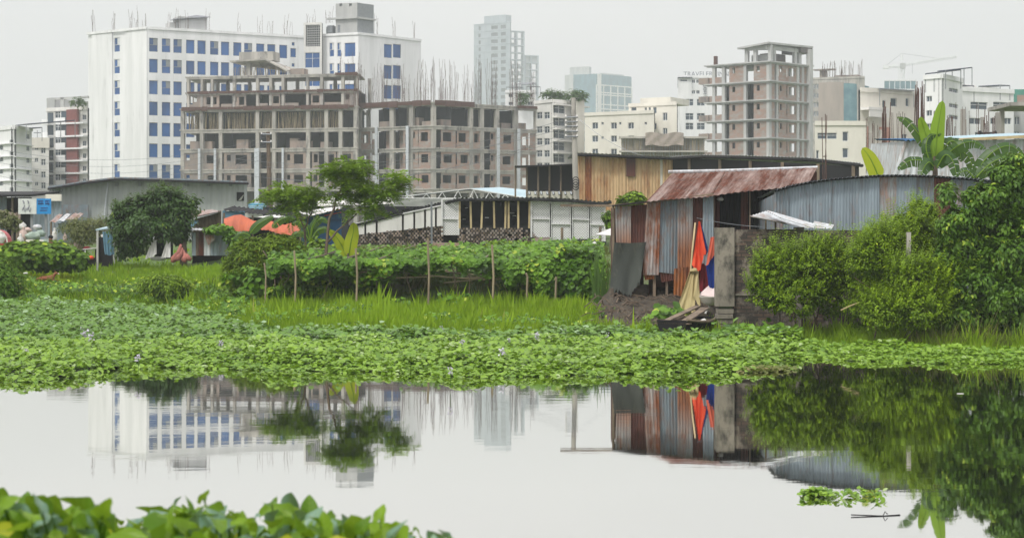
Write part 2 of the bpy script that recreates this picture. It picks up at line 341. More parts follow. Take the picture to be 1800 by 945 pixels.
ys = np.concatenate([np.arange(-40, 4, 4.), np.arange(4, 14, .5), np.arange(14, 32, 2.), np.arange(32, 75, .5), np.arange(75, 130, 5.), [150, 200, 300, 500, 900, 1600, 2600]])
us = np.concatenate([np.linspace(-1.6, -.36, 12), np.linspace(-.34, .34, 137), np.linspace(.36, 1.6, 12)])
mb = MB(); g = []
for y in ys:
    yy = max(abs(y), 25.)
    row = []
    for u in us: x = u*yy*1.02; row.append((x, y, gz(x, y)))
    g.append(row)
mb.grid(g)
m, n, b = newmat('grassy soil')
a = noise_ramp(n, pos_node(n), 1.5, .35, .65); a2 = noise_ramp(n, pos_node(n), .35, .5, .62)
n.links.new(mix(n, a2, mix(n, a, (.05, .10, .015), (.08, .14, .02)), (.07, .06, .03)), b.inputs['Base Color']); b.inputs['Roughness'].default_value = .95
tag(mb.build('ground', [m], smooth=True), 'grassy ground rising gently from the pond to the sheds', kind='structure')

mb = MB(); mb.poly([(-60, -30, 0), (60, -30, 0), (60, 60, 0), (-60, 60, 0)])
m = bpy.data.materials.new('still pond water'); m.use_nodes = True; n = m.node_tree; n.nodes.clear()
o = n.nodes.new('ShaderNodeOutputMaterial'); gl = n.nodes.new('ShaderNodeBsdfGlossy'); di = n.nodes.new('ShaderNodeBsdfDiffuse'); ms = n.nodes.new('ShaderNodeMixShader')
gl.inputs['Roughness'].default_value = .022; gl.inputs['Color'].default_value = (.94, .935, .91, 1); di.inputs['Color'].default_value = (.02, .022, .015, 1)
lw = n.nodes.new('ShaderNodeLayerWeight'); lw.inputs[0].default_value = .5
mr = n.nodes.new('ShaderNodeMapRange'); mr.inputs[1].default_value = .25; mr.inputs[2].default_value = .85; mr.inputs[3].default_value = .3; mr.inputs[4].default_value = .965
n.links.new(lw.outputs['Facing'], mr.inputs[0]); n.links.new(mr.outputs[0], ms.inputs[0])
n.links.new(di.outputs[0], ms.inputs[1]); n.links.new(gl.outputs[0], ms.inputs[2]); n.links.new(ms.outputs[0], o.inputs[0])
t1 = n.nodes.new('ShaderNodeTexNoise'); t1.inputs['Scale'].default_value = 1.; t1.inputs['Detail'].default_value = 3
n.links.new(pos_node(n, (1.1, 3.2, 1)), t1.inputs['Vector'])
t2 = noise_ramp(n, pos_node(n, (.22, .12, 1)), 1., .42, .62, 2)
mu = n.nodes.new('ShaderNodeMath'); mu.operation = 'MULTIPLY'; n.links.new(t1.outputs[0], mu.inputs[0]); n.links.new(t2, mu.inputs[1])
ad = n.nodes.new('ShaderNodeMath'); ad.operation = 'MULTIPLY_ADD'; ad.inputs[1].default_value = .35; n.links.new(t1.outputs[0], ad.inputs[0]); n.links.new(mu.outputs[0], ad.inputs[2])
bu = n.nodes.new('ShaderNodeBump'); bu.inputs['Strength'].default_value = 1.; bu.inputs['Distance'].default_value = .0007
n.links.new(ad.outputs[0], bu.inputs['Height']); n.links.new(bu.outputs[0], gl.inputs['Normal'])
tag(mb.build('water', [m]), 'calm grey pond mirroring the sheds and towers', kind='structure')

mb = MB(); mb.box((-700, -120, -2.3), (1400, 0, 0), (0, 1900, 0), (0, 0, 240))
m = bpy.data.materials.new('haze'); m.use_nodes = True; n = m.node_tree; n.nodes.clear()
o = n.nodes.new('ShaderNodeOutputMaterial'); v = n.nodes.new('ShaderNodeVolumePrincipled'); n.links.new(v.outputs[0], o.inputs['Volume'])
v.inputs['Color'].default_value = (.90, .955, 1, 1); v.inputs['Density'].default_value = .0005; v.inputs['Anisotropy'].default_value = .2
tag(mb.build('haze', [m]), 'pale damp air that fades the far towers', kind='stuff')

# ------------------------------------------------------------------ facades
class Fac:
    """a wall line on plan from A (left) to B (right) as seen from the pond; d > 0 is towards the viewer"""
    def __init__(s, pA, YA, pB, YB):
        s.A = Vector((X(pA, YA), YA, 0)); s.B = Vector((X(pB, YB), YB, 0)); s.init()
    def init(s):
        d = s.B-s.A; s.L = d.length; s.e = d/s.L; s.n = Vector((s.e.y, -s.e.x, 0)); s.ang = math.atan2(s.e.y, s.e.x)
    def u(s, px):
        k = (px-CX)/F; dx, dy = s.B.x-s.A.x, s.B.y-s.A.y
        return (k*s.A.y-s.A.x)/(dx-k*dy)*s.L
    def Y(s, u): return s.A.y+s.e.y*u
    def z(s, py, u=0.): return Z(py, s.Y(u))
    def p(s, u, d, z): q = s.A+s.e*u+s.n*d; return Vector((q.x, q.y, z))
    def box(s, mb, u0, u1, d0, d1, z0, z1, m=0):
        mb.box(s.p(u0, d0, z0), s.e*(u1-u0), s.n*(d1-d0), (0, 0, z1-z0), m)
    def wall(s, mb, z0, z1, holes, th=.3, m=0, u0=0., u1=None, dep=0.):
        u1 = s.L if u1 is None else u1
        us = sorted({round(t, 3) for t in [u0, u1]+[h[0] for h in holes]+[h[1] for h in holes] if u0-1e-3 <= t <= u1+1e-3})
        zs = sorted({round(t, 3) for t in [z0, z1]+[h[2] for h in holes]+[h[3] for h in holes] if z0-1e-3 <= t <= z1+1e-3})
        for i in range(len(us)-1):
            for j in range(len(zs)-1):
                uc, zc = (us[i]+us[i+1])/2, (zs[j]+zs[j+1])/2
                if any(h[0] < uc < h[1] and h[2] < zc < h[3] for h in holes): continue
                mb.poly([s.p(us[i], dep, zs[j]), s.p(us[i+1], dep, zs[j]), s.p(us[i+1], dep, zs[j+1]), s.p(us[i], dep, zs[j+1])], m)
        for a, b_, c, d in holes:
            for (q, r) in (((a, c), (a, d)), ((b_, d), (b_, c)), ((a, d), (b_, d)), ((b_, c), (a, c))):
                mb.poly([s.p(q[0], dep, q[1]), s.p(r[0], dep, r[1]), s.p(r[0], dep-th, r[1]), s.p(q[0], dep-th, q[1])], m)
    def px_holes(s, xs, ys, w, h):
        out = []
        for y in ys:
            for x in xs:
                ww = w
                if isinstance(x, tuple): x, ww = x
                u = s.u(x); k = s.Y(u)/F; zc = s.z(y, u)
                out.append((s.u(x-ww/2), s.u(x+ww/2), zc-h*k/2, zc+h*k/2))
        return out
WC = {}
def window(fac, hole, style, root, depth=.14, fm='frame', gm='dark_glass', name='window'):
    u0, u1, z0, z1 = hole; w, h = round(u1-u0, 2), round(z1-z0, 2); key = (w, h, style, fm, gm)
    if key not in WC:
        t = .07 if h > 1 else .05; mb = MB()
        B = lambda a, c, b_, d, y0, y1, k: mb.box((a, y0, b_), (c-a, 0, 0), (0, y1-y0, 0), (0, 0, d-b_), k)
        B(0, t, 0, h, -.03, .04, 0); B(w-t, w, 0, h, -.03, .04, 0); B(t, w-t, 0, t, -.03, .04, 0); B(t, w-t, h-t, h, -.03, .04, 0)
        if style in ('two', 'grid', 'slide'): B(w/2-.04, w/2+.04, t, h-t, -.025, .04, 0)
        if style == 'grid': B(t, w-t, h*.62-.03, h*.62+.03, -.02, .04, 0)
        if style == 'half': B(t, w-t, h*.5-.04, h*.5+.04, -.025, .04, 0); B(w/2, w-t, h*.5, h-t, -.02, .02, 0)
        mb.poly([(t, .02, t), (w-t, .02, t), (w-t, .02, h-t), (t, .02, h-t)], 1)
        me_o = mb.build(name, [fm, gm]); WC[key] = me_o.data; bpy.data.objects.remove(me_o)
    o = bpy.data.objects.new(name, WC[key]); COL.objects.link(o); o.parent = root
    o.location = fac.p(u0, -depth, z0)-worldloc(root); o.rotation_euler = (0, 0, fac.ang); return o
def solid(fac_list, depth, z0, z1, mb, m=0, roof=1, inset=.35):
    """closed core behind the facades plus side, back and roof"""
    pts = [fac_list[0].A]+[f.B for f in fac_list]
    md = (pts[0].x+pts[-1].x)/2; back = [Vector((p.x*(1+depth/p.y)+(md-p.x)*.04, p.y+depth, 0)) for p in (pts[-1], pts[0])]
    if len(fac_list) == 2:
        back = [pts[0]+pts[2]-pts[1]]
    ring = pts+back
    R = lambda q, z: (q.x, q.y, z)
    for i in range(len(pts)-1, len(ring)):
        a, b_ = ring[i], ring[(i+1) % len(ring)]; mb.poly([R(a, z0), R(b_, z0), R(b_, z1), R(a, z1)], m)
    mb.poly([R(q, z1-.02) for q in ring], m)
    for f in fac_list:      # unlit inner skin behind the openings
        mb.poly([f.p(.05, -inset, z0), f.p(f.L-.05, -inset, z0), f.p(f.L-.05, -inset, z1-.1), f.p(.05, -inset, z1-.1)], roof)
def rebars(root, spots, z, hmin, hmax, n=7, r=.021, spread=.35, name='rebar_bundle', lean=.25):
    for (x, y) in spots:
        mb = MB()
        for k in range(n):
            h = random.uniform(hmin, hmax); a = Vector((x+random.uniform(-spread, spread), y+random.uniform(-spread, spread), z))
            mb.tube([a, a+Vector((random.uniform(-lean, lean)*.3, 0, h*.5)), a+Vector((random.uniform(-lean, lean), 0, h))], r, 3)
        mb.build(name, ['rebar'], root)
# ------------------------------------------------------------------ the city behind
G0 = 1.9
def rebar_line(fac, root, pxs, z, hmin, hmax, n=6, d=-.6, **k):
    rebars(root, [tuple(fac.p(fac.u(p), d, 0))[:2] for p in pxs], z, hmin, hmax, n, **k)

# --- long white office block with blue windows
f1, f2 = Fac(155, 309, 260, 300), Fac(260, 300, 536, 314)
zt = f2.z(48, 0)
root = thing('office_building', 'long white office block with rows of blue windows', 'building', (f2.A.x, f2.A.y, G0))
ysA = [78.5, 115.5, 153.5, 190.6, 227.3, 264.4, 301]
h1 = f1.px_holes([205.5], [79, 117, 154, 191, 228, 265, 301], 10, 25)
xsA = [269.8, 292, 312.3, 334.6, 354.4, 376.7, 395.8, 417.3, 436.4, 457.6, 477, 498]
h2 = []
for i, y in enumerate(ysA):
    for j, x in enumerate(xsA):
        u = f2.u(x); zc = f2.z(ysA[i], f2.u(269.8)*0+0); k = 300/F
        h2.append((u-.78, u+.78, zc-1.22, zc+1.22))
h2b = f2.px_holes([515.5], [93, 129], 10, 16)+f2.px_holes([515.5], [77.5, 114.5], 5, 6)
mb = MB()
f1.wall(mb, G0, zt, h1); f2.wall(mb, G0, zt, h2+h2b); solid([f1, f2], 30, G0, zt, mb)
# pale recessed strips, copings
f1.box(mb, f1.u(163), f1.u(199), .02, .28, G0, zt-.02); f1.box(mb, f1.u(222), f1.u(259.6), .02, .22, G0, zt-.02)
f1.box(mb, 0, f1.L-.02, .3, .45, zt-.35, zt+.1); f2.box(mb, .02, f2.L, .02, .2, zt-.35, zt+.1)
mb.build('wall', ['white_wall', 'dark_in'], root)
for h in h1: window(f1, h, 'half', root, gm='blue_glass')
for i, h in enumerate(h2): window(f2, h, random.choice(['plain', 'plain', 'plain', 'half']), root, fm='grey_frame', gm='blue_glass')
for h in h2b: window(f2, h, 'plain', root, fm='grey_frame', gm='blue_glass')
mb = MB(); f2.box(mb, f2.u(322), f2.u(372), -6, -2.5, zt, f2.z(27, 8)+.0); f2.box(mb, f2.u(307), f2.u(324), -5.5, -3, zt, f2.z(38, 8)); mb.build('roof_room', ['grey_wall'], root)
mb = MB(); a = [f2.p(f2.u(306), -2, f2.z(33, 5)), f2.p(f2.u(378), -2, f2.z(32, 20)), f2.p(f2.u(365), -6.5, f2.z(25, 20)), f2.p(f2.u(318), -6.5, f2.z(27, 5))]
mb.poly(a); mb.poly([p-Vector((0, 0, .15)) for p in reversed(a)]); mb.build('solar_panel', ['solar'], root)
rebar_line(f1, root, [161, 196, 226, 236], zt, 1.5, 4.2, 5, r=.024, spread=.3)
rebar_line(f2, root, [258, 300, 314, 330, 368, 421, 460, 476, 502, 512], zt, 1.2, 4., 4, r=.024, spread=.5)

# --- white wing with louvred stair tower
g1, g2 = Fac(563, 300, 630, 297), Fac(630, 297, 740, 308)
zt = g1.z(57, 10)
root = thing('office_building', 'white office wing with a boxy two tone room on its roof', 'building', (g1.B.x, g1.B.y, G0))
h1 = g1.px_holes([(583, 8), (596, 7), (615, 19)], [87.5, 124, 160], 8, 24.5)
h2 = g2.px_holes([682, 698], [90, 127, 162, 198], 14, 24)
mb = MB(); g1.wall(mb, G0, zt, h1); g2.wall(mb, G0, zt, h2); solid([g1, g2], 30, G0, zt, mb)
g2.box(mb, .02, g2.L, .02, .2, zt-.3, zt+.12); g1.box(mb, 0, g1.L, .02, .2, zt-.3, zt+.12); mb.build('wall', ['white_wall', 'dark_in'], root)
for h in h1: window(g1, h, 'half' if h[1]-h[0] < 1 else 'plain', root, gm='blue_glass')
for h in h2: window(g2, h, 'plain', root, fm='grey_frame', gm='blue_glass')
st = Fac(534, 299, 566, 298.4); zs = st.z(40, 1)
hs = st.px_holes([549], [106], 26, 27)+st.px_holes([549], [141, 176], 26, 22)
mb = MB(); st.wall(mb, G0, zs, hs+[(.35, st.L-.35, st.z(82, 1), zs-.4)], .5); solid([st], 8, G0, zs, mb, inset=.6); mb.build('stair_tower', ['white_far', 'dark_in'], root)
for h in hs: window(st, h, 'grid', root, gm='blue_glass')
mb = MB(); z0_ = st.z(82, 1)
for k in range(10): st.box(mb, .3, st.L-.3, -.3, -.2, z0_+.2+k*.42, z0_+.32+k*.42)
for k in range(8): u = .3+k*(st.L-.6)/7; st.box(mb, u-.04, u+.04, -.2, -.1, z0_, zs-.4)
mb.build('louvre', ['grey_wall'], root)
rb1, rb2 = Fac(590, 299, 628, 297.5), Fac(628, 297.5, 657, 300.5); z2 = rb1.z(6, 2); z1 = rb1.z(28, 2)
hs = rb1.px_holes([599, 616], [5.8+3], 5, 5)
mb = MB(); rb1.wall(mb, zt, z2, hs); rb2.wall(mb, zt, z2, [], m=1); solid([rb1, rb2], 6, zt, z2, mb, inset=.3, roof=1)
rb1.box(mb, -1.5, rb1.L+.1, 0.01, .5, z1-.6, z1-.3); rb2.box(mb, 0, rb2.L+.2, 0.01, .4, z1-.6, z1-.3); mb.build('roof_room', ['grey_wall', 'grey_frame'], root)
mb = MB(); g1.box(mb, .5, g1.L-1, -2.2, -1.2, zt, zt+1.5)
for k in range(2): mb.tube([g1.p(1.7+k*1.9, -.8, zt+.3), g1.p(1.7+k*1.9, -.8, zt+1.6)], .65, 10)
mb.build('roof_plant', ['steel'], root)
rebar_line(g2, root, [665, 697, 733], zt, 1.5, 4.2, 4, r=.024)
rebar_line(g1, root, [540, 548, 572, 579], zs, .8, 3, 4, r=.022)

# --- concrete skeletons
def skeleton(root, fA, fB, levels, colA, colB, infA, infB, G, slab_t=.45, props=(), top_slab=True, cm='concrete', overhang=.15, brick='brick_far', dd=None, col=.55):
    """fA: left facade, fB: right facade (or None, then depth dd). levels = slab tops from the ground up"""
    if fB is None:
        back = Vector((0, 1, 0))*dd; P4 = [fA.A, fA.B, fA.B+back, fA.A+back]
    else:
        P4 = [fA.A, fA.B, fB.B, fA.A+fB.B-fA.B]
    cen = (P4[0]+P4[1]+P4[2]+P4[3])/4
    for i, z in enumerate(levels):
        if i == len(levels)-1 and not top_slab: continue
        mb = MB(); ring = [q+(q-cen).normalized()*overhang for q in P4]
        up = [(q.x, q.y, z) for q in ring]; lo = [(q.x, q.y, z-.2) for q in ring]
        mb.poly(up); mb.poly(list(reversed(lo)))
        for k in range(4): a, b_ = k, (k+1) % 4; mb.poly([lo[a], lo[b_], up[b_], up[a]])
        for f in ([fA] if fB is None else [fA, fB]): f.box(mb, .1, f.L-.1, -.45, -.05+overhang*.3, z-slab_t-.15, z-.21)
        if i == len(levels)-1 or i % 2: pass
        mb.build('floor_slab', [cm], root)
    zt = levels[-1]
    hh = levels[1]-levels[0]
    for f in ([fA] if fB is None else [fA, fB]):
        if levels[0]-G > 1: mb = MB(); f.box(mb, .5, f.L-.5, -3.2, -3., G, levels[0]-.5); mb.build('ground_floor_wall', ['concrete_dark'], root)  # dark wall colour holds the shade of the open ground floor
    def cols(f, pxs, depths):
        for p in pxs:
            u = min(max(f.u(p), .3), f.L-.3)
            for d in depths:
                mb = MB(); w = col*random.uniform(.9, 1.15); f.box(mb, u-w/2, u+w/2, d-.5, d+.06, G, zt-.22); mb.build('column', [cm], root)
    cols(fA, colA, (-.1, -6.5))
    if fB is not None: cols(fB, colB, (-.1, -6.5))
    def infill(f, inf, lv0=0, segs=()):
        for i in range(lv0, len(levels)-1):
            z0, z1 = levels[i]+.01, levels[i+1]-slab_t-.17
            for (pa, pb, kind) in (inf['segs'] if i not in inf.get('skip', ()) else ()):
                mb = MB()
                ua, ub = f.u(pa), f.u(pb); w = ub-ua; h = z1-z0
                holes = []
                if kind == 'w': c = ua+w*random.uniform(.42, .6); ww = min(w*.3, .9); holes = [(c-ww, c+ww, z0+h*.36, z0+h*.86)]
                if kind == 's': c = ua+w*.3; holes = [(c-.3, c+.3, z0+h*.55, z0+h*.9)]
                if kind == '2': holes = [(ua+w*.1, ua+w*.25, z0+h*.5, z0+h*.86), (ua+w*.42, ua+w*.85, z0+h*.22, z0+h*.86)]
                if kind == 'd': holes = [(ua+w*.3, ua+w*.8, z0+.05, z0+h*.8)]
                if kind == 'h': f.box(mb, ua, ub, -.35, -.12, z0, z0+h*.38); mb.build('low_wall', [brick], root); continue
                if kind == 'r': f.box(mb, ua, ub, -1.75, -1.6, z0, z1+.1); mb.build('brick_wall', [brick], root); continue
                f.wall(mb, z0, z1+.1, holes, .22, 0, ua, ub, -.14)
                mb.poly([f.p(ub, -.36, z0), f.p(ua, -.36, z0), f.p(ua, -.36, z0+h*.3), f.p(ub, -.36, z0+h*.3)])
                mb.build('brick_wall', [brick], root)
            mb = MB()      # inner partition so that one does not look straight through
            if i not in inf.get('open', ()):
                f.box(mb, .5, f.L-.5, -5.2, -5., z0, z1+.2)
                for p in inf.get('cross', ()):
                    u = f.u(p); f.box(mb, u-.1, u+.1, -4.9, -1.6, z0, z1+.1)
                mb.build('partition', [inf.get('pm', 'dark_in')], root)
    infill(fA, infA)
    if fB is not None: infill(fB, infB)
def props(f, ua, ub, z0, z1, root, n, rows=2, name='bamboo_props'):
    mb = MB()
    for r_ in range(rows):
        for k in range(n):
            u = ua+(ub-ua)*(k+random.uniform(.1, .9))/n; d = -.4-r_*1.6-random.random()
            mb.tube([f.p(u+random.uniform(-.25, .25), d, z0), f.p(u, d, z1)], .05, 4)
    tag(mb.build(name, ['bamboo'], root), kind='stuff')
def form_edge(f, ua, ub, z, root, h=.6):
    mb = MB(); u = ua
    while u < ub:
        w = random.uniform(.8, 2.); hh = h*random.uniform(.5, 1.1); f.box(mb, u, min(u+w, ub)-.05, .22, .3, z-hh*.7, z+hh*.35); u += w
    mb.build('formwork_edge', ['rebar'], root)

# left skeleton: wide lower storeys, narrower upper ones
fA = Fac(317, 262, 628, 256)
lv = [fA.z(y, 0) for y in (330, 298, 262, 228, 191)]
root = thing('unfinished_building', 'wide unfinished concrete block with bamboo props under its middle floor and a stepped top', 'building', (fA.A.x+13, fA.A.y, G0))
segs = [(320, 352, 's'), (356, 384, 'w'), (393, 441, '2'), (446, 458, 's'), (462, 496, 'r'), (500, 538, '2'), (548, 560, 'w'), (574, 590, 'w'), (592, 622, 'w')]
skeleton(root, fA, None, lv, [320, 354, 387, 452, 481, 541, 573, 598, 625], [], {'segs': segs, 'skip': (2, 3), 'cross': (354, 387, 452, 481, 541, 598)}, None, G0, dd=18, brick='brick_old', cm='concrete')
for (a, b_) in ((322, 384), (391, 449), (455, 478), (484, 538), (545, 596)): props(fA, fA.u(a), fA.u(b_), lv[3], lv[4]-.7, root, int((b_-a)*.62), 2)
form_edge(fA, .3, fA.L-.4, lv[4], root)
for (px, h_) in ((330, 1.2), (345, 1.2), (412, 1.4), (506, 1.5), (520, 1.1), (560, .9)):
    mb = MB(); u = fA.u(px); fA.box(mb, u, u+random.uniform(1., 2.4), -2, -.9, lv[2], lv[2]+h_); mb.build('rubble_block', ['brick_old'], root)
for px, w in ((353.5, .3), (381, .28), (456, .62), (500, .26)): mb = MB(); u = fA.u(px); fA.box(mb, u-w, u+w*.2, .35, .55, G0, fA.z(262, 0)); mb.build('drain_pipe', ['pipe'], root)
rebar_line(fA, root, [628, 622, 612], lv[4], 1.5, 6, 7, spread=.4)
fU = Fac(327, 265, 630, 259)
lu = [lv[4], fU.z(163, 0), fU.z(135, 0)]
segs = [(330, 338, 'h'), (338, 352, 's'), (355, 385, 'w'), (388, 408, 'h'), (410, 432, '2'), (452, 470, 'h'), (474, 492, 'w'), (500, 524, 'h'), (546, 566, 'w'), (570, 600, 'h'), (604, 624, 's')]
skeleton(root, fU, None, lu, [329, 354, 372, 411, 452, 475, 497, 540, 565, 602, 627], [], {'segs': segs, 'skip': (1,), 'cross': (354, 452, 540), 'open': (1,)}, None, lv[4], dd=10, brick='brick_old', slab_t=.3, col=.4)
form_edge(fU, fU.u(590), fU.L, lu[2], root, .5)
form_edge(fU, 0.3, fU.L, lu[1], root, .45)
rebar_line(fU, root, [600, 614, 629], lu[2], 1., 3.5, 6, spread=.4)
fP = Fac(405, 264, 505, 262); zp = fP.z(107, 0)
mb = MB(); ring = [fP.p(0, .3, zp), fP.p(fP.L*.62, .3, zp+.2), fP.p(fP.L, .3, zp-1.6), fP.p(fP.L, -7, zp-1.2), fP.p(0, -7, zp)]
mb.poly(ring); mb.poly([q-Vector((0, 0, .25)) for q in reversed(ring)])
for a in range(5): q, r_ = ring[a], ring[(a+1) % 5]; mb.poly([q-Vector((0, 0, .25)), r_-Vector((0, 0, .25)), r_, q])
fP.box(mb, fP.u(416), fP.u(476), -4, -1, zp+.02, fP.z(91, 0)); mb.build('stair_head', ['concrete'], root)
props(fP, 0.2, fP.L-.3, lu[2], zp-.9, root, 26, 2)
fP.box(mb := MB(), fP.u(430), fP.u(438), -.9, -.5, lu[2], zp-.3); mb.build('column', ['concrete'], root)
fP.box(mb := MB(), fP.u(506), fP.u(530), -3, -1, lu[2], fP.z(122, 0)); mb.build('water_tank_wall', ['brick_old'], root)

# middle skeleton with dense reinforcing bars
mA, mB = Fac(628, 261, 761, 254), Fac(761, 254, 948, 266)
lv = [mA.z(y, mA.L) for y in (331, 296, 259, 220, 179)]
root = thing('unfinished_building', 'unfinished brick and concrete block bristling with dense rusty reinforcing bars on its roof', 'building', (mA.B.x, mA.B.y, G0))
inf1 = {'segs': [(634, 650, 'w'), (652, 662, 's'), (668, 682, 'r'), (692, 706, 'r'), (708, 718, 'd'), (722, 734, 's'), (735, 756, 'w')], 'skip': (3,), 'cross': (663, 690, 722)}
inf2 = {'segs': [(776, 802, 'w'), (804, 826, 'w'), (832, 846, 'w'), (850, 862, 'r'), (863, 874, 's'), (880, 904, 'w'), (914, 930, 'd'), (932, 944, 'b')], 'skip': (3,), 'cross': (803, 828, 875, 910)}
skeleton(root, mA, mB, lv, [630, 688, 722], [763, 829, 848, 875, 908, 945], inf1, inf2, G0, brick='brick_far', col=.7)
form_edge(mA, .2, mA.L-.2, lv[4], root, .9); form_edge(mB, .2, mB.u(833), lv[4], root, .8); form_edge(mB, mB.u(908), mB.L, lv[4], root, .7)
for px, f in ((664.5, mA), (719, mA), (873, mB), (909, mB)): mb = MB(); u = f.u(px); f.box(mb, u-.23, u+.23, .35, .55, G0, lv[3]); mb.build('drain_pipe', ['pipe'], root)
for f, px, h_ in ((mA, 660, .9), (mA, 712, 1.3), (mB, 782, 1.), (mB, 888, .9), (mA, 735, .7), (mB, 915, 1.)):
    mb = MB(); u = f.u(px); f.box(mb, u, u+1.8, -2.4, -1, lv[3], lv[3]+h_); mb.build('rubble_block', ['brick_old'], root)
rebar_line(mA, root, [632, 650, 663, 688, 706, 728, 738], lv[4], 1.5, 6.5, 9, spread=.6, d=-1)
rebar_line(mB, root, [763, 778, 790, 797], lv[4], 2, 7., 12, spread=.9, d=-1.2)
rebar_line(mB, root, [826, 841, 848, 868, 874, 906, 918, 943], lv[4], 2, 7.5, 11, spread=.5, d=-1)
rebar_line(mB, root, [733, 755, 773, 812, 860], lv[4], 2., 6., 7, d=-9, spread=.5)

# --- brick tower under construction on the right
tA, tB = Fac(1242, 286, 1352, 278), Fac(1352, 278, 1426, 286)
lv = [tA.z(y, tA.L) for y in (309, 275, 241, 208, 174, 141, 107)]
root = thing('unfinished_building', 'unfinished red brick tower with grey slabs and an open canopy of columns on top', 'building', (tA.B.x, tA.B.y, G0))
inf1 = {'segs': [(1244, 1252, 'h'), (1253, 1268, 'h'), (1281, 1307, 's'), (1324, 1350, 's')], 'cross': (1281, 1308, 1323), 'open': (5,)}
inf2 = {'segs': [(1354, 1363, 'b'), (1370, 1384, 's'), (1385, 1402, 'w'), (1408, 1422, 's')], 'cross': (1364, 1404), 'open': (5,)}
skeleton(root, tA, tB, lv, [1254, 1271, 1309, 1350], [1355, 1367, 1403, 1412], inf1, inf2, G0, overhang=.5, cm='grey_wall', slab_t=.25, col=.55)
for i in range(1, 6): mb = MB(); tA.box(mb, -1.4, .5, -1., .3, lv[i]+.02, lv[i]+1.); mb.build('balcony_box', ['brick_old'], root)
zc = tA.z(74, tA.L)
for f, px in ((tA, 1309), (tA, 1324), (tA, 1350), (tB, 1366), (tB, 1403), (tB, 1411)):
    mb = MB(); u = f.u(px); f.box(mb, u-.3, u+.3, -1, -.45, lv[6], zc-.4); mb.build('column', ['grey_wall'], root)
mb = MB()
ring = [tA.p(tA.u(1297), .2, zc-.5), tA.p(tA.L, .4, zc), tB.p(tB.L+.3, .2, zc+.15), tB.p(tB.L, -6, zc+.3), tA.p(tA.u(1300), -6, zc-.2)]
mb.poly(ring); mb.poly([q-Vector((0, 0, .3)) for q in reversed(ring)])
for a in range(5): q, r_ = ring[a], ring[(a+1) % 5]; mb.poly([q-Vector((0, 0, .3)), r_-Vector((0, 0, .3)), r_, q])
tA.box(mb, tA.u(1308), tA.L, -.9, -.5, zc-1.1, zc-.45); tB.box(mb, .1, tB.L, -.9, -.5, zc-1.1, zc-.45); mb.build('canopy', ['grey_wall'], root)
mb = MB(); tB.box(mb, tB.u(1408), tB.L+.3, -4, .05, tB.z(92, 8), zc-.1); tB.box(mb, tB.u(1370), tB.u(1398), -4, -2, lv[6], lv[6]+1.6)
mb.build('roof_room', ['concrete_dark'], root)
mb = MB(); tB.box(mb, tB.u(1419), tB.u(1424), -.2, .6, G0, tB.z(85, 8)); mb.build('column', ['grey_wall'], root)
for px in (1256,):
    mb = MB(); u = tA.u(px); tA.box(mb, u-.25, u+.25, -.6, -.1, lv[6], tA.z(100, 0)); mb.build('column', ['rebar'], root)
mb = MB(); tA.box(mb, tA.u(1310), tA.u(1352), -2, -1.9, lv[6], lv[6]+1.3); mb.build('parapet', ['grey_wall'], root)

# --- generic finished blocks
def block(label, faces, ytop, wins, depth=12, mat='white_far', gm='dark_glass', fm='frame', name='apartment_building', cat='building', group=None, coping=True, ledge=()):
    """faces: list of (pxA, YA, pxB, YB); wins: list (face index, xs, ys, w, h, style)"""
    fs = [Fac(*q) for q in faces]; zt = fs[0].z(ytop, 0 if len(fs) == 1 else fs[0].L)
    root = thing(name, label, cat, (fs[0].B.x, fs[0].B.y, G0), group)
    mb = MB(); wl = []
    for i, f in enumerate(fs):
        hs = []
        for (k, xs, ys_, w, h, stl) in wins:
            if k != i: continue
            hh = f.px_holes(xs, ys_, w, h); hs += hh; wl += [(f, q, stl) for q in hh]
        f.wall(mb, G0, zt, hs, .22)
        if coping: f.box(mb, .01, f.L-.01, .01, .15, zt-.35, zt+.15)
        for y in ledge: z = f.z(y, f.L/2); f.box(mb, .05, f.L-.05, .005, .3, z-.12, z)
    solid(fs, depth, G0, zt, mb); mb.build('wall', [mat, 'dark_in'], root)
    for f, q, stl in wl: window(f, q, stl, root, gm=gm, fm=fm)
    return root, fs, zt
def roof_sheet(root, f, pxa, pxb, ya, yb, d0, d1, mat='solar', name='solar_panel', dz=None, th=.12):
    """tilted sheet on thin legs: front edge at py ya, back edge at py yb"""
    ua, ub = f.u(pxa), f.u(pxb); za, zb = f.z(ya, ua), f.z(yb, ub)
    q = [f.p(ua, d0, za), f.p(ub, d0, za), f.p(ub+(ub-ua)*.35, d1, zb), f.p(ua+(ub-ua)*.35, d1, zb)]
    mb = MB(); mb.poly(q); mb.poly([p-Vector((0, 0, th)) for p in reversed(q)])
    for a in range(4): mb.poly([q[a]-Vector((0, 0, th)), q[(a+1) % 4]-Vector((0, 0, th)), q[(a+1) % 4], q[a]])
    mb.build(name, [mat], root)
    for a in q: mb = MB(); mb.tube([a, (a.x, a.y, a.z-(abs(zb-za)+1.6))], .05, 4); mb.build('post', ['steel'], root)

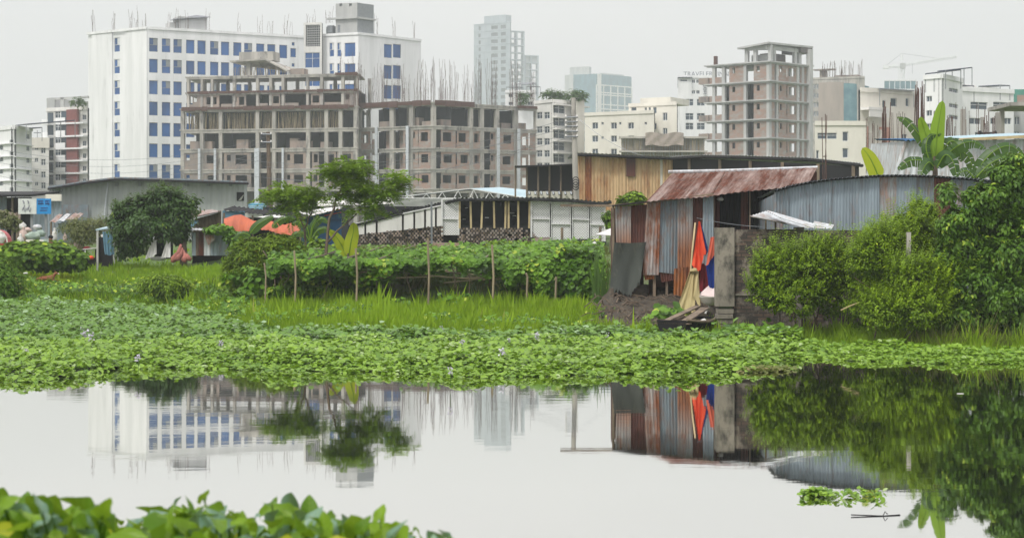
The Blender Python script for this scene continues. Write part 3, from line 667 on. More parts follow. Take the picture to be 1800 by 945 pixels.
# far left
r, fs, zt = block('white apartment block at the left edge with a big tilted solar panel on its roof', [(-40, 232, 24, 222), (24, 222, 56, 228)], 222,
    [(0, [-12, 2], [259, 280, 301, 322], 7, 9, 'two'), (0, [20], [250, 271, 292, 313, 334], 6.5, 9, 'two'), (1, [49.5], [240, 261, 282, 303, 324], 6, 9, 'two')], mat='white_wall', ledge=(254, 276, 297, 318))
roof_sheet(r, fs[0], 9, 33, 220, 208, -1, -7)
roof_sheet(r, fs[0], -20, 2, 228, 222, -1, -5)
r, fs, zt = block('low white block with a beige parapet beside the red striped flats', [(56, 236, 86, 236)], 250,
    [(0, [64], [260, 281, 302, 323], 6, 7, 'two'), (0, [76], [264, 285, 307, 326], 8, 11, 'grid')], mat='white_far')
mb = MB(); fs[0].box(mb, -.1, fs[0].L+.1, .02, .2, zt-.8, fs[0].z(242, 0)); mb.build('parapet', ['cream'], r)
mb = MB(); q = fs[0].p(fs[0].u(62), -1, 0); mb.tube([(q.x, q.y, zt), (q.x, q.y, zt+1.7)], .05, 4); mb.box((q.x-.5, q.y, zt+1.3), (1, 0, 0), (0, .1, 0), (0, 0, .12)); mb.build('antenna', ['steel'], r)
# red striped flats
r, fs, zt = block('tall grey white flats with a maroon stripe and balconies', [(82, 244, 154, 240)], 192,
    [(0, [(101, 10)], [202, 224, 246, 268, 290, 312], 8, 13, 'grid'), (0, [(148, 7)], [206, 230, 252, 274, 296, 318], 6, 9, 'two')], mat='white_far', depth=14)
f = fs[0]
mb = MB(); f.box(mb, f.u(122), f.u(141), .25, .6, G0, f.z(193, 5)); mb.build('cladding_stripe', ['maroon'], r)
for y in (217, 239.5, 261, 282.5, 304, 326):
    mb = MB(); z = f.z(y, 3); f.box(mb, f.u(83), f.u(95), .02, 1.2, z-.2, z); f.box(mb, f.u(106), f.u(154), .02, .9, z-.2, z+.02)
    f.box(mb, f.u(106), f.u(122), .8, .9, z, z+.75); f.box(mb, f.u(84), f.u(94), 1.1, 1.18, z, z+.6); mb.build('balcony', ['white_wall'], r)
mb = MB()
for y in (206, 228, 250, 272, 294, 316): z = f.z(y, 3); f.box(mb, f.u(108), f.u(118), .02, .06, z-.8, z+.8); f.box(mb, f.u(84), f.u(94), .02, .06, z-.7, z+.7)
mb.build('balcony_opening', ['dark_glass'], r)
mb = MB(); z2 = f.z(171, 3)
f.box(mb, 0, f.u(96), -.3, 0, zt, z2); f.box(mb, f.u(96), f.u(107), -.3, 0, zt, f.z(190, 3)); f.box(mb, f.u(106), f.u(112), -.3, 0, zt, z2); f.box(mb, f.u(96), f.u(154), -.3, 0, f.z(175, 3), z2)
f.box(mb, 0, .3, -8, -.35, zt, z2)
mb.build('roof_frame', ['grey_wall'], r)

# apartment with plants on the roof
r, fs, zt = block('grey white flats with roof greenery behind the concrete utility pole', [(940, 266, 972, 262), (972, 262, 1026, 268)], 176,
    [(0, [(948, 10), (961, 10)], [203, 228, 249, 270, 292], 9, 12, 'grid'), (1, [(983, 20)], [192, 214, 236, 257, 278], 18, 15, 'grid'), (1, [1018], [192, 214, 236, 257, 278], 11, 14, 'grid')], mat='white_far', depth=12)
for y in (184, 206, 226.5, 247, 268, 289): mb = MB(); z = fs[1].z(y, 2); fs[1].box(mb, -.3, fs[1].L+.3, .02, 1., z-.2, z); mb.build('balcony', ['white_far'], r)
mb = MB(); f = fs[1]; f.box(mb, f.u(1000), f.u(1014), 1.02, 1.5, G0, f.z(168, 3)); mb.build('pier', ['cream'], r)
# roof with shade canopies to the left of it
r, fs, zt = block('small white rooftop building under two dark shade canopies beyond the bristling bars', [(888, 300, 942, 300)], 160,
    [(0, [898, 915, 932], [168, 182], 8, 6, 'two')], mat='white_wall', depth=8, name='rooftop_building')
roof_sheet(r, fs[0], 908, 934, 147, 142, -1, -4, 'steel', 'shade_canopy'); roof_sheet(r, fs[0], 890, 912, 152, 150, -1, -4, 'steel', 'shade_canopy'); roof_sheet(r, fs[0], 926, 944, 152, 150, .5, -3, 'steel', 'shade_canopy')
# cream block
r, fs, zt = block('cream two part block with small square windows behind the ochre tin shed', [(1028, 250, 1150, 244)], 200,
    [(0, [(1046, 10), (1079, 10), (1109, 10)], [221, 244, 267], 10, 11, 'two'), (0, [(1059, 4), (1090, 4), (1135, 4)], [217, 242], 4, 5, 'plain')], mat='cream', depth=10)
r, fs, zt = block('tall cream block with a stair tower standing behind the low cream block', [(1105, 256, 1190, 252)], 184,
    [(0, [(1114, 9), (1135, 4), (1142, 4), (1151, 6)], [194, 222], 8, 11, 'plain'), (0, [1169], [205, 232, 258], 8, 14, 'two')], mat='cream', depth=10)
mb = MB(); fs[0].box(mb, fs[0].u(1124), fs[0].u(1177), -7, -.3, zt, fs[0].z(172, 3)); mb.build('stair_head', ['cream'], r)
# block under bamboo
r, fs, zt = block('low concrete block wrapped in a fence of bamboo props below the hotel', [(1092, 226, 1238, 226)], 244, [], mat='grey_wall', depth=8, name='unfinished_building', coping=False)
f = fs[0]
props(f, 0, f.L, f.z(268, 0)-2.2, zt, r, 60, 1); mb = MB(); f.box(mb, -.3, f.L+.3, -.2, 1.2, zt, zt+.25); f.box(mb, -.3, f.L+.3, -.2, 1.2, f.z(268, 0), f.z(268, 0)+.2); mb.build('floor_slab', ['concrete'], r)
for c in r.children:
    if c.name.startswith('bamboo_props'):
        for v in c.data.vertices: v.co.y -= 1.4
mb = MB(); g = []
for j in range(8):
    g.append([f.p(f.u(1133)+i*.42, 1.35+.05*math.sin(i*1.7+j), zt+.7-j*.24+.12*math.sin(i*.8)) for i in range(13)])
mb.grid(g); mb.build('sacking_sheet', ['beige_net'], r)
# hotel with letters
r, fs, zt = block('white hotel with tall roof letters seen just left of the brick tower', [(1191, 330, 1262, 330)], 134,
    [(0, [(1202, 12)], [141.5], 12, 3, 'plain'), (0, [1219, 1227], [143, 162], 6, 6, 'two'), (0, [(1212, 14), (1232, 14)], [180, 205, 222], 10, 12, 'grid')], mat='white_wall', depth=14)
roof_sheet(r, fs[0], 1191, 1216, 136, 131, .5, -6)
def text(name, s, mat, loc, rot, size, root=None, ext=.03, align='LEFT'):
    cu = bpy.data.curves.new(name, 'FONT'); cu.body = s; cu.size = size; cu.extrude = ext; cu.align_x = align
    o = bpy.data.objects.new(name, cu); COL.objects.link(o); cu.materials.append(M[mat])
    dg = bpy.context.evaluated_depsgraph_get(); me = bpy.data.meshes.new_from_object(o.evaluated_get(dg)); bpy.data.objects.remove(o)
    o = bpy.data.objects.new(name, me); COL.objects.link(o); me.materials.clear(); me.materials.append(M[mat])
    o.rotation_euler = rot
    if root is not None: o.parent = root; o.location = Vector(loc)-worldloc(root)
    else: o.location = loc
    return o
f = fs[0]; text('sign_letters', "TRAVELERS INN", 'steel', f.p(f.u(1204), -3, f.z(131.5, 0)), (math.radians(90), 0, 0), 1.25, r, .08)
mb = MB(); f.box(mb, f.u(1203), f.u(1262), -3.2, -3.1, f.z(132, 0), f.z(131, 0)); mb.build('sign_frame', ['steel'], r)
text('side_letters', "HOTEL", 'steel', f.p(f.u(1241.5), .3, f.z(166, 0)), (math.radians(90), math.radians(-90), 0), .9, r, .08)
# beige wrapped + teal net
r, fs, zt = block('unfinished block wrapped in beige sheeting and teal safety net', [(1424, 430, 1520, 425)], 138, [(0, [1432, 1437], [152, 168, 184, 200], 4, 9, 'two')], mat='concrete', depth=14, name='unfinished_building')
f = fs[0]
mb = MB(); f.box(mb, f.u(1440), f.u(1484), .4, .9, G0, f.z(146, 3)); mb.build('scaffold_sheet', ['beige_net'], r)
mb = MB(); g = []
for j in range(2):
    z = (G0, f.z(148, 3))[j]; g.append([f.p(f.u(1484+i*5.2-(2 if j else 0)), .8-(i/8)**3*4, z-(.7*(i/8)**2 if j else 0)) for i in range(9)])
mb.grid(g); mb.build('safety_net', ['net_teal'], r)
mb = MB(); f.box(mb, f.u(1428), f.u(1466), -3, -1, f.z(123, 2), f.z(121, 2)); f.box(mb, f.u(1465), f.u(1508), -4, -1, zt, f.z(133, 2)); f.box(mb, f.u(1438), f.u(1450), -3, -2, zt, f.z(122, 2)); mb.build('roof_room', ['brick_old'], r)
rebar_line(f, r, [1446, 1455, 1466, 1476, 1482, 1496, 1512], zt, 2, 4.5, 6, r=.06, spread=.6)
# cream low, right
r, fs, zt = block('low cream house with barred strip window in front of the beige wrapped block', [(1432, 190, 1524, 190)], 215,
    [(0, [(1454, 34)], [239], 34, 11, 'grid'), (0, [1486], [240, 269], 10, 17, 'plain'), (0, [(1437, 5)], [272], 5, 16, 'plain')], mat='cream', depth=10)
# salmon & white house
r, fs, zt = block('white house with a salmon side panel and dark upright windows behind the loose bars', [(1512, 200, 1612, 205)], 156,
    [(0, [(1554, 6)], [184, 205], 6, 16, 'plain'), (0, [(1571, 11), (1595, 6)], [180], 9, 15, 'plain'), (0, [(1590, 9)], [216, 240], 9, 9, 'two')], mat='cream', depth=10)
f = fs[0]; mb = MB(); f.box(mb, f.u(1516), f.u(1523), .05, .3, G0, f.z(222, 0)); f.box(mb, f.u(1545), f.u(1562), .05, .3, G0, f.z(222, 0)); mb.build('salmon_panel', ['pink_wall'], r)
mb = MB(); f.box(mb, f.u(1512), f.u(1548), .02, 1.4, f.z(190, 0)-.25, f.z(189, 0)); f.box(mb, f.u(1514), f.u(1548), 1.25, 1.35, f.z(206, 0), f.z(189, 0)-.26); mb.build('balcony', ['white_far'], r)
roof_sheet(r, f, 1540, 1600, 155.5, 152.5, .6, -4, 'steel', 'tin_canopy')
# far glass topped
r, fs, zt = block('far pale glass roofed block directly below the tower crane', [(1554, 700, 1610, 700)], 141, [], mat='teal_glass', depth=16, coping=False)
mb = MB()
for k in range(7): u = k*fs[0].L/6; fs[0].box(mb, u-.1, u+.1, .02, .2, G0, zt)
fs[0].box(mb, 0, fs[0].L, .02, .2, zt-4, zt-3.6); fs[0].box(mb, 0, fs[0].L, .02, .2, zt-.4, zt); mb.build('mullions', ['white_wall'], r)
# white with solar panels
r, fs, zt = block('white block with a pair of dark tilted solar panels behind the upright banana leaf', [(1624, 190, 1655, 188), (1655, 188, 1692, 194)], 132,
    [(0, [(1633, 10)], [174, 199, 222], 10, 10, 'two'), (1, [(1676, 16)], [159, 186, 206], 14, 7, 'two')], mat='white_wall', depth=9)
roof_sheet(r, fs[0], 1627, 1642, 129, 119, 0, -4); roof_sheet(r, fs[0], 1643, 1657, 124, 114.5, -.5, -4.5)
r, fs, zt = block('broad white villa with wide window bands behind the concrete posts on the right', [(1690, 196, 1782, 200)], 155,
    [(0, [(1721, 30), (1759, 26)], [186], 26, 13, 'grid'), (0, [(1714, 20), (1748, 14), (1772, 12)], [213], 14, 11, 'two'), (0, [(1722, 16)], [236, 250], 14, 7, 'two')], mat='white_wall', depth=9)
mb = MB(); f = fs[0]; f.box(mb, f.u(1700), f.u(1738), -6, -2, zt, f.z(146, 2)); f.box(mb, f.u(1744), f.u(1778), -6, -2, zt, f.z(150, 3)); mb.build('roof_room', ['white_far'], r)
roof_sheet(r, f, 1684, 1712, 149, 145, 0, -5); roof_sheet(r, f, 1758, 1775, 149, 147.5, 0, -4)
r, fs, zt = block('grey house at the far right edge half wrapped in green safety net', [(1776, 205, 1850, 205)], 184, [(0, [(1788, 9), (1806, 9)], [212, 238], 9, 14, 'two')], mat='grey_wall', depth=9)
f = fs[0]; mb = MB(); f.box(mb, f.u(1779), f.u(1840), -5, -1, zt, f.z(156, 2)); mb.build('safety_net', ['net_green'], r); mb = MB(); f.box(mb, f.u(1792), f.u(1815), -1, -.9, f.z(182, 0), f.z(166, 0)); mb.build('brick_wall', ['brick_far'], r)

# far tower (stepped, open frame to the right)
def far_skeleton(fac, ys_, pxs, root, mat, G):
    for y in ys_: mb = MB(); z = fac.z(y, 0); fac.box(mb, 0, fac.L, -7, .2, z-.8, z); mb.build('floor_slab', [mat], root)
    for p in pxs: mb = MB(); u = min(max(fac.u(p), .3), fac.L-.3); fac.box(mb, u-.55, u+.55, -7, .1, G, fac.z(ys_[0], 0)-.85); mb.build('column', [mat], root)
T1 = Fac(833, 1505, 897, 1485)
root = thing('unfinished_tower', 'tall hazy concrete tower stepping down to the right with see through upper floors', 'tower', (T1.A.x, T1.A.y, G0))
ys_ = [44+12.2*k for k in range(14)]
hs = []
for y in ys_[:-1]:
    zc = T1.z(y+7, 0)
    for (a, b_) in ((841, 845), (863, 875), (880, 889)):
        hs.append((T1.u(a), T1.u(b_), zc-1.6, zc+1.6))
mb = MB(); T1.wall(mb, G0, T1.z(43, 0), hs, .5); solid([T1], 18, G0, T1.z(43, 0), mb, inset=1.2); T1.box(mb, T1.u(850), T1.u(888), -10, -1, T1.z(43, 0), T1.z(30, 0))
for y in ys_: T1.box(mb, 0, T1.L, .03, .5, T1.z(y, 0)-.3, T1.z(y, 0))
mb.build('wall', ['concrete_hazed', 'dark_in'], root)
T2 = Fac(897, 1500, 922, 1504); far_skeleton(T2, [54+12.5*k for k in range(12)], [898, 909, 921], root, 'concrete_hazed', G0)
mb = MB()
for k in (1, 4, 5, 6, 7, 8, 9): z = T2.z(54+12.5*(k+1), 0); T2.box(mb, 0, T2.L*(.5 if k < 4 else .8), -4, -3.6, z, z+2.4)
mb.build('infill_wall', ['grey_wall'], root); mb = MB()
for k in range(8): T2.box(mb, 0, T2.L, -4.6, -4.2, T2.z(204-k*12, 0), T2.z(204-k*12, 0)+1)
mb.build('infill_wall', ['grey_wall'], root)
T3 = Fac(922, 1506, 947, 1509); far_skeleton(T3, [97+12.5*k for k in range(9)], [923, 934, 946], root, 'concrete_hazed', G0)
mb = MB(); T3.box(mb, 0, T3.L, -3, -2.6, T3.z(109, 0), T3.z(98, 0)); mb.build('infill_wall', ['grey_wall'], root); mb = MB(); T3.box(mb, 0, T3.L*.35, -3, -2.6, G0, T3.z(109, 0)); mb.build('infill_wall', ['grey_wall'], root)
# far glass building
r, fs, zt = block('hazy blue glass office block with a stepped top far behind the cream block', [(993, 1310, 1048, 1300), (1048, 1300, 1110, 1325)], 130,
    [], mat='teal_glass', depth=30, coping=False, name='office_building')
mb = MB(); f = fs[1]
for k in range(6): u = k*f.L/5; f.box(mb, u-.4, u+.4, .02, .6, G0, f.z(150, 0))
for y in (148, 161, 165, 182, 190): f.box(mb, 0, f.L, .02, .5, f.z(y+2, 0), f.z(y, 0))
f.box(mb, f.u(1050), f.u(1056), .05, .8, G0, f.z(130, 0)); mb.build('mullions', ['white_far'], r)
mb = MB(); f0 = fs[0]; f0.box(mb, f0.u(999), f0.u(1033), -8, -3, zt, f0.z(118, 0)); f.box(mb, f.u(1060), f.u(1100), -12, -2, zt-.01, f.z(127, 0)); mb.build('roof_room', ['grey_wall'], r)
mb = MB(); f0.box(mb, 0, f0.u(1008), .03, .5, G0, zt); mb.build('side_cladding', ['grey_wall'], r)
# wall of distant low blocks that closes the skyline gaps low down
for i, (a, b_, y, Y) in enumerate(((-260, -60, 250, 320), (1188, 1246, 205, 410), (1840, 1990, 190, 300), (742, 836, 262, 420))):
    xs = [a+8+k*14 for k in range(int((b_-a-8)/14))]
    block(['white flats past the left edge of the view', 'grey white flats low between the hotel and the brick tower', 'white flats past the right edge of the view', 'pale distant flats behind the bristling bars'][i], [(a, Y, b_, Y)], y, [(0, xs, [y+12+k*16 for k in range(4)], 6, 8, 'two')], mat='white_far')

# tower crane
Yc = 800.; root = thing('tower_crane', 'slim white tower crane standing in the haze at the upper right', 'crane', (X(1585, Yc), Yc, G0))
mb = MB(); xc = X(1585, Yc)
def lattice(mb, a, b_, w, n, r=.14):
    a, b_ = Vector(a), Vector(b_); d = (b_-a); ax = d.normalized(); s1 = ax.orthogonal().normalized()*w/2; s2 = ax.cross(s1).normalized()*w/2
    cs = [s1+s2, s1-s2, -s1-s2, -s1+s2]
    for c in cs: mb.tube([a+c, b_+c], r, 4)
    for k in range(n):
        p, q = a+d*k/n, a+d*(k+1)/n
        for j in range(4): mb.tube([p+cs[j], q+cs[(j+1) % 4]], r*.6, 3, cap=False)
lattice(mb, (xc, Yc, G0), (xc, Yc, Z(116, Yc)), 1.9, 26); mb.build('mast', ['white_wall'], root)
mb = MB(); lattice(mb, (xc, Yc, Z(116, Yc)), (xc, Yc, Z(94, Yc)), .9, 5); mb.build('mast_head', ['white_wall'], root)
mb = MB(); lattice(mb, (xc, Yc, Z(115, Yc)), (X(1682, Yc-10), Yc-10, Z(103, Yc)), 1., 20, .12); mb.build('jib', ['white_wall'], root)
mb = MB(); lattice(mb, (xc, Yc, Z(115.5, Yc)), (X(1556, Yc+3), Yc+3, Z(117, Yc)), 1., 6, .12); mb.cb(X(1557, Yc), Yc, Z(121, Yc), 2.4, 2, 1.6); mb.build('counter_jib', ['white_wall'], root)
mb = MB(); top = Vector((xc, Yc, Z(94, Yc)))
mb.tube([top, (X(1650, Yc), Yc-7, Z(106.5, Yc))], .08, 3); mb.tube([top, (X(1558, Yc), Yc+3, Z(116, Yc))], .08, 3); mb.tube([(X(1602, Yc), Yc-2, Z(114, Yc)), (X(1602, Yc), Yc-2, Z(130, Yc))], .1, 3); mb.build('cable', ['steel'], root)
mb = MB(); mb.cb(xc+.2, Yc-1.2, Z(121, Yc), 2.2, 2, 2.4); mb.build('cab', ['grey_wall'], root)

# concrete posts and loose bars of a plot in front (right)
Yp = 104.
for i, (px, yt, w, lab) in enumerate(((1646, 195, 8, 'by the upright banana leaf'), (1700, 190, 7, 'tallest one, left of the black drum'), (1711, 206, 5, 'slim one left of the black drum'), (1727, 206, 6, 'directly left of the black drum'), (1762, 196, 7, 'right of the black drum'), (1778, 186, 7, 'under the thin roof slab at right'), (1549, 228, 6, 'among the loose bars left of the banana'), (1536, 232, 6, 'leftmost among the loose bars'))):
    mb = MB(); x = X(px, Yp); w_ = w*Yp/F; mb.cb(x, Yp+(i % 3), gz(x, Yp), w_, w_, Z(yt, Yp)-gz(x, Yp))
    tag(recentre(mb.build('concrete_post', ['concrete'])), 'bare concrete column of an unfinished floor, '+lab, 'column', 'bare concrete columns on the right')
mb = MB(); mb.box((X(1768, Yp), Yp-1, Z(188, Yp)), (5.2, 0, 0), (0, 5, 0), (0, 0, .22)); tag(recentre(mb.build('roof_slab', ['concrete'])), 'thin concrete slab on columns at the right edge', 'slab')
mb = MB(); xd = X(1736, Yp); mb.tube([(xd-.45, Yp, Z(239, Yp)), (xd+.45, Yp, Z(239, Yp))], .24, 14); mb.tube([(xd-.5, Yp, Z(239, Yp)), (xd-.42, Yp, Z(239, Yp))], .32, 14); mb.tube([(xd+.42, Yp, Z(239, Yp)), (xd+.5, Yp, Z(239, Yp))], .32, 14); mb.cb(xd, Yp, gz(xd, Yp), .5, .4, Z(247, Yp)-gz(xd, Yp))
tag(recentre(mb.build('cable_drum', ['black'])), 'black drum lying above the corrugated blue roof among bars', 'drum')
def bars(px, yt, yb, Y, n, wpx, lab, r=.02):
    mb = MB(); x0 = X(px, Y); z0 = gz(x0, Y)
    for k in range(n):
        a = x0+(random.random()-.5)*wpx*Y/F; yy = Y+random.uniform(-.3, .3); zt_ = Z(yt+random.uniform(0, 25), Y)
        mb.tube([(a, yy, z0), (a+random.uniform(-.06, .06), yy, (z0+zt_)/2), (a+random.uniform(-.12, .12), yy, zt_)], r, 4)
    for k in range(4): zz = z0+(Z(yt+40, Y)-z0)*(k+1)/5; mb.cb(x0, Y, zz, wpx*Y/F*.8, .3, .03)
    tag(recentre(mb.build('reinforcing_bars', ['rebar'])), lab, 'rebar', 'clusters of rusty bars standing at the right')
bars(1615, 141, 0, 98, 16, 18, 'tallest dark cluster of upright rusty bars, left of the upright banana leaf', .028)
bars(1555, 178, 0, 96, 9, 14, 'rusty bars standing left of the banana plant above the single green leaf', .03)
bars(1668, 200, 0, 99, 12, 22, 'rusty bars just right of the upright banana leaf', .024)
bars(1737, 192, 0, 100, 12, 20, 'rusty bars standing around the black drum', .028)
bars(1530, 205, 0, 97, 8, 22, 'thin spread rusty bars right of the cream house', .016)
bars(1450, 196, 0, 76, 3, 6, 'pair of thin bars rising above the long dark shed roof', .02)
bars(1576, 195, 0, 101, 10, 26, 'thin spread rusty bars in front of the white house', .016)
bars(1700, 175, 0, 102, 7, 40, 'few tall thin bars in front of the white villa', .014)
# ------------------------------------------------------------------ corrugated sheets, cloth, sacks
def corr(mb, p00, p10, p01, p11, pitch=.076, amp=.011, m=0, bow=0., nv=2, wob=0.):
    """corrugated patch: p00->p10 runs across the grooves, p00->p01 along them"""
    p00, p10, p01, p11 = map(Vector, (p00, p10, p01, p11))
    w = (p10-p00).length; n = max(4, int(w/pitch*4)); nr = (p10-p00).cross(p01-p00).normalized()
    g = []
    for j in range(nv+1):
        t = j/nv; row = []
        for i in range(n+1):
            s_ = i/n; p = (p00*(1-s_)+p10*s_)*(1-t)+(p01*(1-s_)+p11*s_)*t
            row.append(p+nr*(amp*math.cos(2*math.pi*s_*w/pitch)+bow*math.sin(math.pi*s_)*math.sin(math.pi*t)+wob*math.sin(s_*5+t*3)))
        g.append(row)
    mb.grid(g, m)
def sheet(name, q, mat, root, **k):
    """q = four points: top left, top right, bottom left, bottom right"""
    mb = MB(); corr(mb, *q, **k); return mb.build(name, [mat], root)
def pq(pts, Y):
    return [P(a[0], a[1], a[2] if len(a) > 2 else Y) for a in pts]
def cloth(name, top, bot, mat, root=None, n=24, rows=12, folds=5, amp=.05, belly=0., lean=0., seed=0, jag=.02):
    """hanging cloth between a top polyline and a bottom polyline (world points), pleated"""
    rnd = random.Random(seed); g = []
    def at(pl, t):
        k = t*(len(pl)-1); i = min(int(k), len(pl)-2); return pl[i].lerp(pl[i+1], k-i)
    top = [Vector(p) for p in top]; bot = [Vector(p) for p in bot]; ph = rnd.random()*6
    for j in range(rows+1):
        t = j/rows; row = []
        for i in range(n+1):
            s_ = i/n; p = at(top, s_).lerp(at(bot, s_), t)
            p = p+Vector((0, -1, 0))*(amp*(.25+t*.75)*math.sin(s_*folds*6.283+ph+1.1*math.sin(t*3+ph))+amp*.4*math.sin(s_*folds*13+t*4)+belly*math.sin(math.pi*t))
            if j == rows: p = p+Vector((0, 0, rnd.uniform(-jag, jag)))
            row.append(p)
        g.append(row)
    mb = MB(); mb.grid(g); o = mb.build(name, [mat], root, smooth=True); return o
def blob(mb, c, r, seed=0, n=14, k=10, rough=.16, neck=False, m=0):
    c = Vector(c); g = []
    for j in range(k+1):
        th = math.pi*j/k; row = []
        for i in range(n):
            ph = 2*math.pi*i/n; d = Vector((math.sin(th)*math.cos(ph), math.sin(th)*math.sin(ph), math.cos(th)))
            f = 1+rough*2.2*noise.noise(d*1.7+Vector((seed*3.1, seed, 0)))+rough*.9*noise.noise(d*4.5+Vector((seed, 9, 2)))
            q = Vector((d.x*r[0], d.y*r[1], d.z*r[2]))*f
            if neck and j <= 1: q.x *= 1.6; q.y *= 1.6; q.z = r[2]*(1.28 if j == 0 else 1.18)
            elif neck and j == 2: q.x *= .45; q.y *= .45; q.z = r[2]*1.0
            q.z = max(q.z, -r[2]*.82)
            row.append(c+q)
        g.append(row)
    mb.grid(g, m, closed=True)
def sack(px, py, Y, w, h, mat, label, seed, lie=False, group='stuffed sacks heaped by the huts'):
    """py = foot of the sack; sizes in pixels of the photo"""
    x = X(px, Y); z = gz(x, Y) if py is None else Z(py, Y); k = Y/F; mb = MB()
    blob(mb, (x, Y, z+h*k/2*.86), (w*k/2, w*k/2*(.6 if lie else .8), h*k/2), seed, neck=not lie)
    return tag(recentre(mb.build('sack', [mat], smooth=True)), label, 'sack', group)

# ------------------------------------------------------------------ rusty patchwork shack on the bank
YS = 43.4
root = thing('tin_shack', 'patchwork rusty tin shack with a red brown roof above the mud bank', 'shack', (X(1160, YS), YS, .4))
def strip(tl, tr, bl, br, mat, dy=0., name='metal_sheet', **k):
    return sheet(name, pq([tl, tr, bl, br], YS+dy), mat, root, **k)
strip((1081, 362), (1109, 362), (1083, 426), (1109, 427), 'rust_half', -.02)
strip((1107, 361), (1138, 359), (1108, 427), (1136, 426), 'rust_red', .03, bow=.04)
strip((1137, 357), (1161, 355), (1130, 483), (1158, 483), 'galv_rusty', -.03, nv=6, wob=.02)
strip((1159, 354), (1193, 350), (1157, 478), (1192, 482), 'galv_blue2', .01, nv=6, wob=.02)
strip((1191, 350), (1218, 347), (1191, 476), (1216, 480), 'rust_half', -.02, nv=4)
strip((1216, 347), (1238, 344), (1215, 470), (1236, 470), 'rust_red', .04, nv=4)
strip((1236, 344), (1254, 342), (1234, 470), (1254, 470), 'galv_blue', -.01, nv=4)
strip((1185, 472), (1216, 468), (1184, 519), (1213, 523), 'rust_orange', -.05, pitch=.09, amp=.016)
strip((1130, 478), (1150, 478), (1134, 492), (1150, 490), 'rust_orange', .02)
strip((1159, 476), (1190, 478), (1163, 496), (1186, 492), 'rust_red', .03)
# mostly black strips, interior shade put in their colour, between front and grey wall
for i in range(9):
    a = 1253+i*12.4; strip((a, 342-i*1.2), (a+12, 341-i*1.2), (a, 420), (a+12, 420), 'black' if i % 4 else 'rust_red', .5+.02*(i % 2), name='dark_interior_strip')
mb = MB()
for (px, yt, yb, w) in ((1078, 360, 500, 4), (1150, 470, 516, 5), (1172, 474, 512, 4), (1254, 340, 500, 4), (1228, 345, 500, 3), (1318, 335, 405, 2)):
    w_ = w*YS/F; b0 = P(px, yb, YS+.12); b1 = P(px, yt, YS+.12); mb = MB(); mb.beam((b0.x, b0.y, min(b0.z, gz(b0.x, b0.y)-.1)), b1, w_, w_); mb.build('post', ['wood'], root)
mb = MB(); mb.beam(P(985, 361, YS-.05), P(1080, 361.5, YS-.05), .06, .06); mb.build('roof_pole', ['wood'], root)
mb = MB(); mb.beam(P(1078, 361, YS-.06), P(1180, 351, YS-.06), .05, .05); mb.beam(P(1180, 351, YS-.06), P(1254, 341, YS-.06), .05, .05); mb.build('eave_batten', ['wood'], root)
# side and back so that the shack is closed
mb = MB(); g0 = .35; A_, B_, C_, D_ = P(1080, 364, YS+.1), P(1140, 357, YS+.1), P(1184, 309, 48.1), P(1436, 302, 48.1)
mb.poly([(A_.x, A_.y, g0), (A_.x, A_.y, A_.z), (A_.x, A_.y+1.6, A_.z), (A_.x, A_.y+1.6, g0)]); mb.poly([(A_.x, A_.y+1.6, g0), (A_.x, A_.y+1.6, A_.z), (B_.x, B_.y+1.6, A_.z), (B_.x, B_.y+1.6, g0)])
mb.poly([(B_.x, B_.y, g0), tuple(B_), tuple(C_), (C_.x, C_.y, g0)]); mb.poly([(C_.x, C_.y, g0), tuple(C_), tuple(D_), (D_.x, D_.y, g0)]); mb.build('back_wall', ['rust_red'], root)
# roof: two overlapping runs of rusted corrugated tin
rl = [(1134, 355, YS-.35), (1181, 304, 48.2), (1250, 344.5, YS-.3), (1275, 302, 48.2), (1376, 329, YS-.25), (1360, 299.5, 48.2), (1424, 318, 44.), (1437, 297, 48.2)]
def rp(t): return P(*t)
for i, mt in enumerate(('rust_roof', 'rust_roof', 'rust_roof')):
    a, b_, c, d = rp(rl[2*i]), rp(rl[2*i+1]), rp(rl[2*i+2]), rp(rl[2*i+3])
    sheet('roof_sheet', [b_+Vector((0, 0, .015*i)), d+Vector((0, 0, .015*i)), a, c], mt, root, pitch=.13, amp=.012, nv=6, wob=.012)
mb = MB(); mb.tube([rp(rl[1])+Vector((-.1, 0, .03)), rp(rl[3])+Vector((0, 0, .03)), rp(rl[7])+Vector((0, 0, .04))], .05, 6); mb.build('ridge_cap', ['galv_white'], root)
mb = MB(); p = [P(1076, 363, YS-.2), P(1136, 355, YS-.3)]; q = [P(1080, 362.5, YS+1.7), P(1138, 354.5, YS+1.7)]
mb.box(p[0], p[1]-p[0], q[0]-p[0], (0, 0, .03)); mb.build('eave_board', ['black'], root)
for i, (px, py) in enumerate(((1247, 352), (1266, 350))):
    mb = MB(); blob(mb, P(px, py, YS+.3), (.09, .07, .055), i+3, 10, 8, .1); tag(recentre(mb.build('bundle', ['cloth_white'], smooth=True)), ('white bundle tucked under the rusty eave, left one of two', 'white bundle tucked under the rusty eave, right one of two')[i], 'bundle', 'white bundles under the eave')

o = cloth('shade_net', pq([(1080, 426), (1108, 427), (1136, 425)], YS-.12), pq([(1072, 505), (1090, 514), (1104, 521), (1118, 508), (1126, 492)], YS-.35), 'net', None, 40, 20, 1.1, .03, belly=-.12, seed=3, jag=.08)
tag(recentre(o), 'dark green shade net draped over the lower left of the tin shack', 'net')

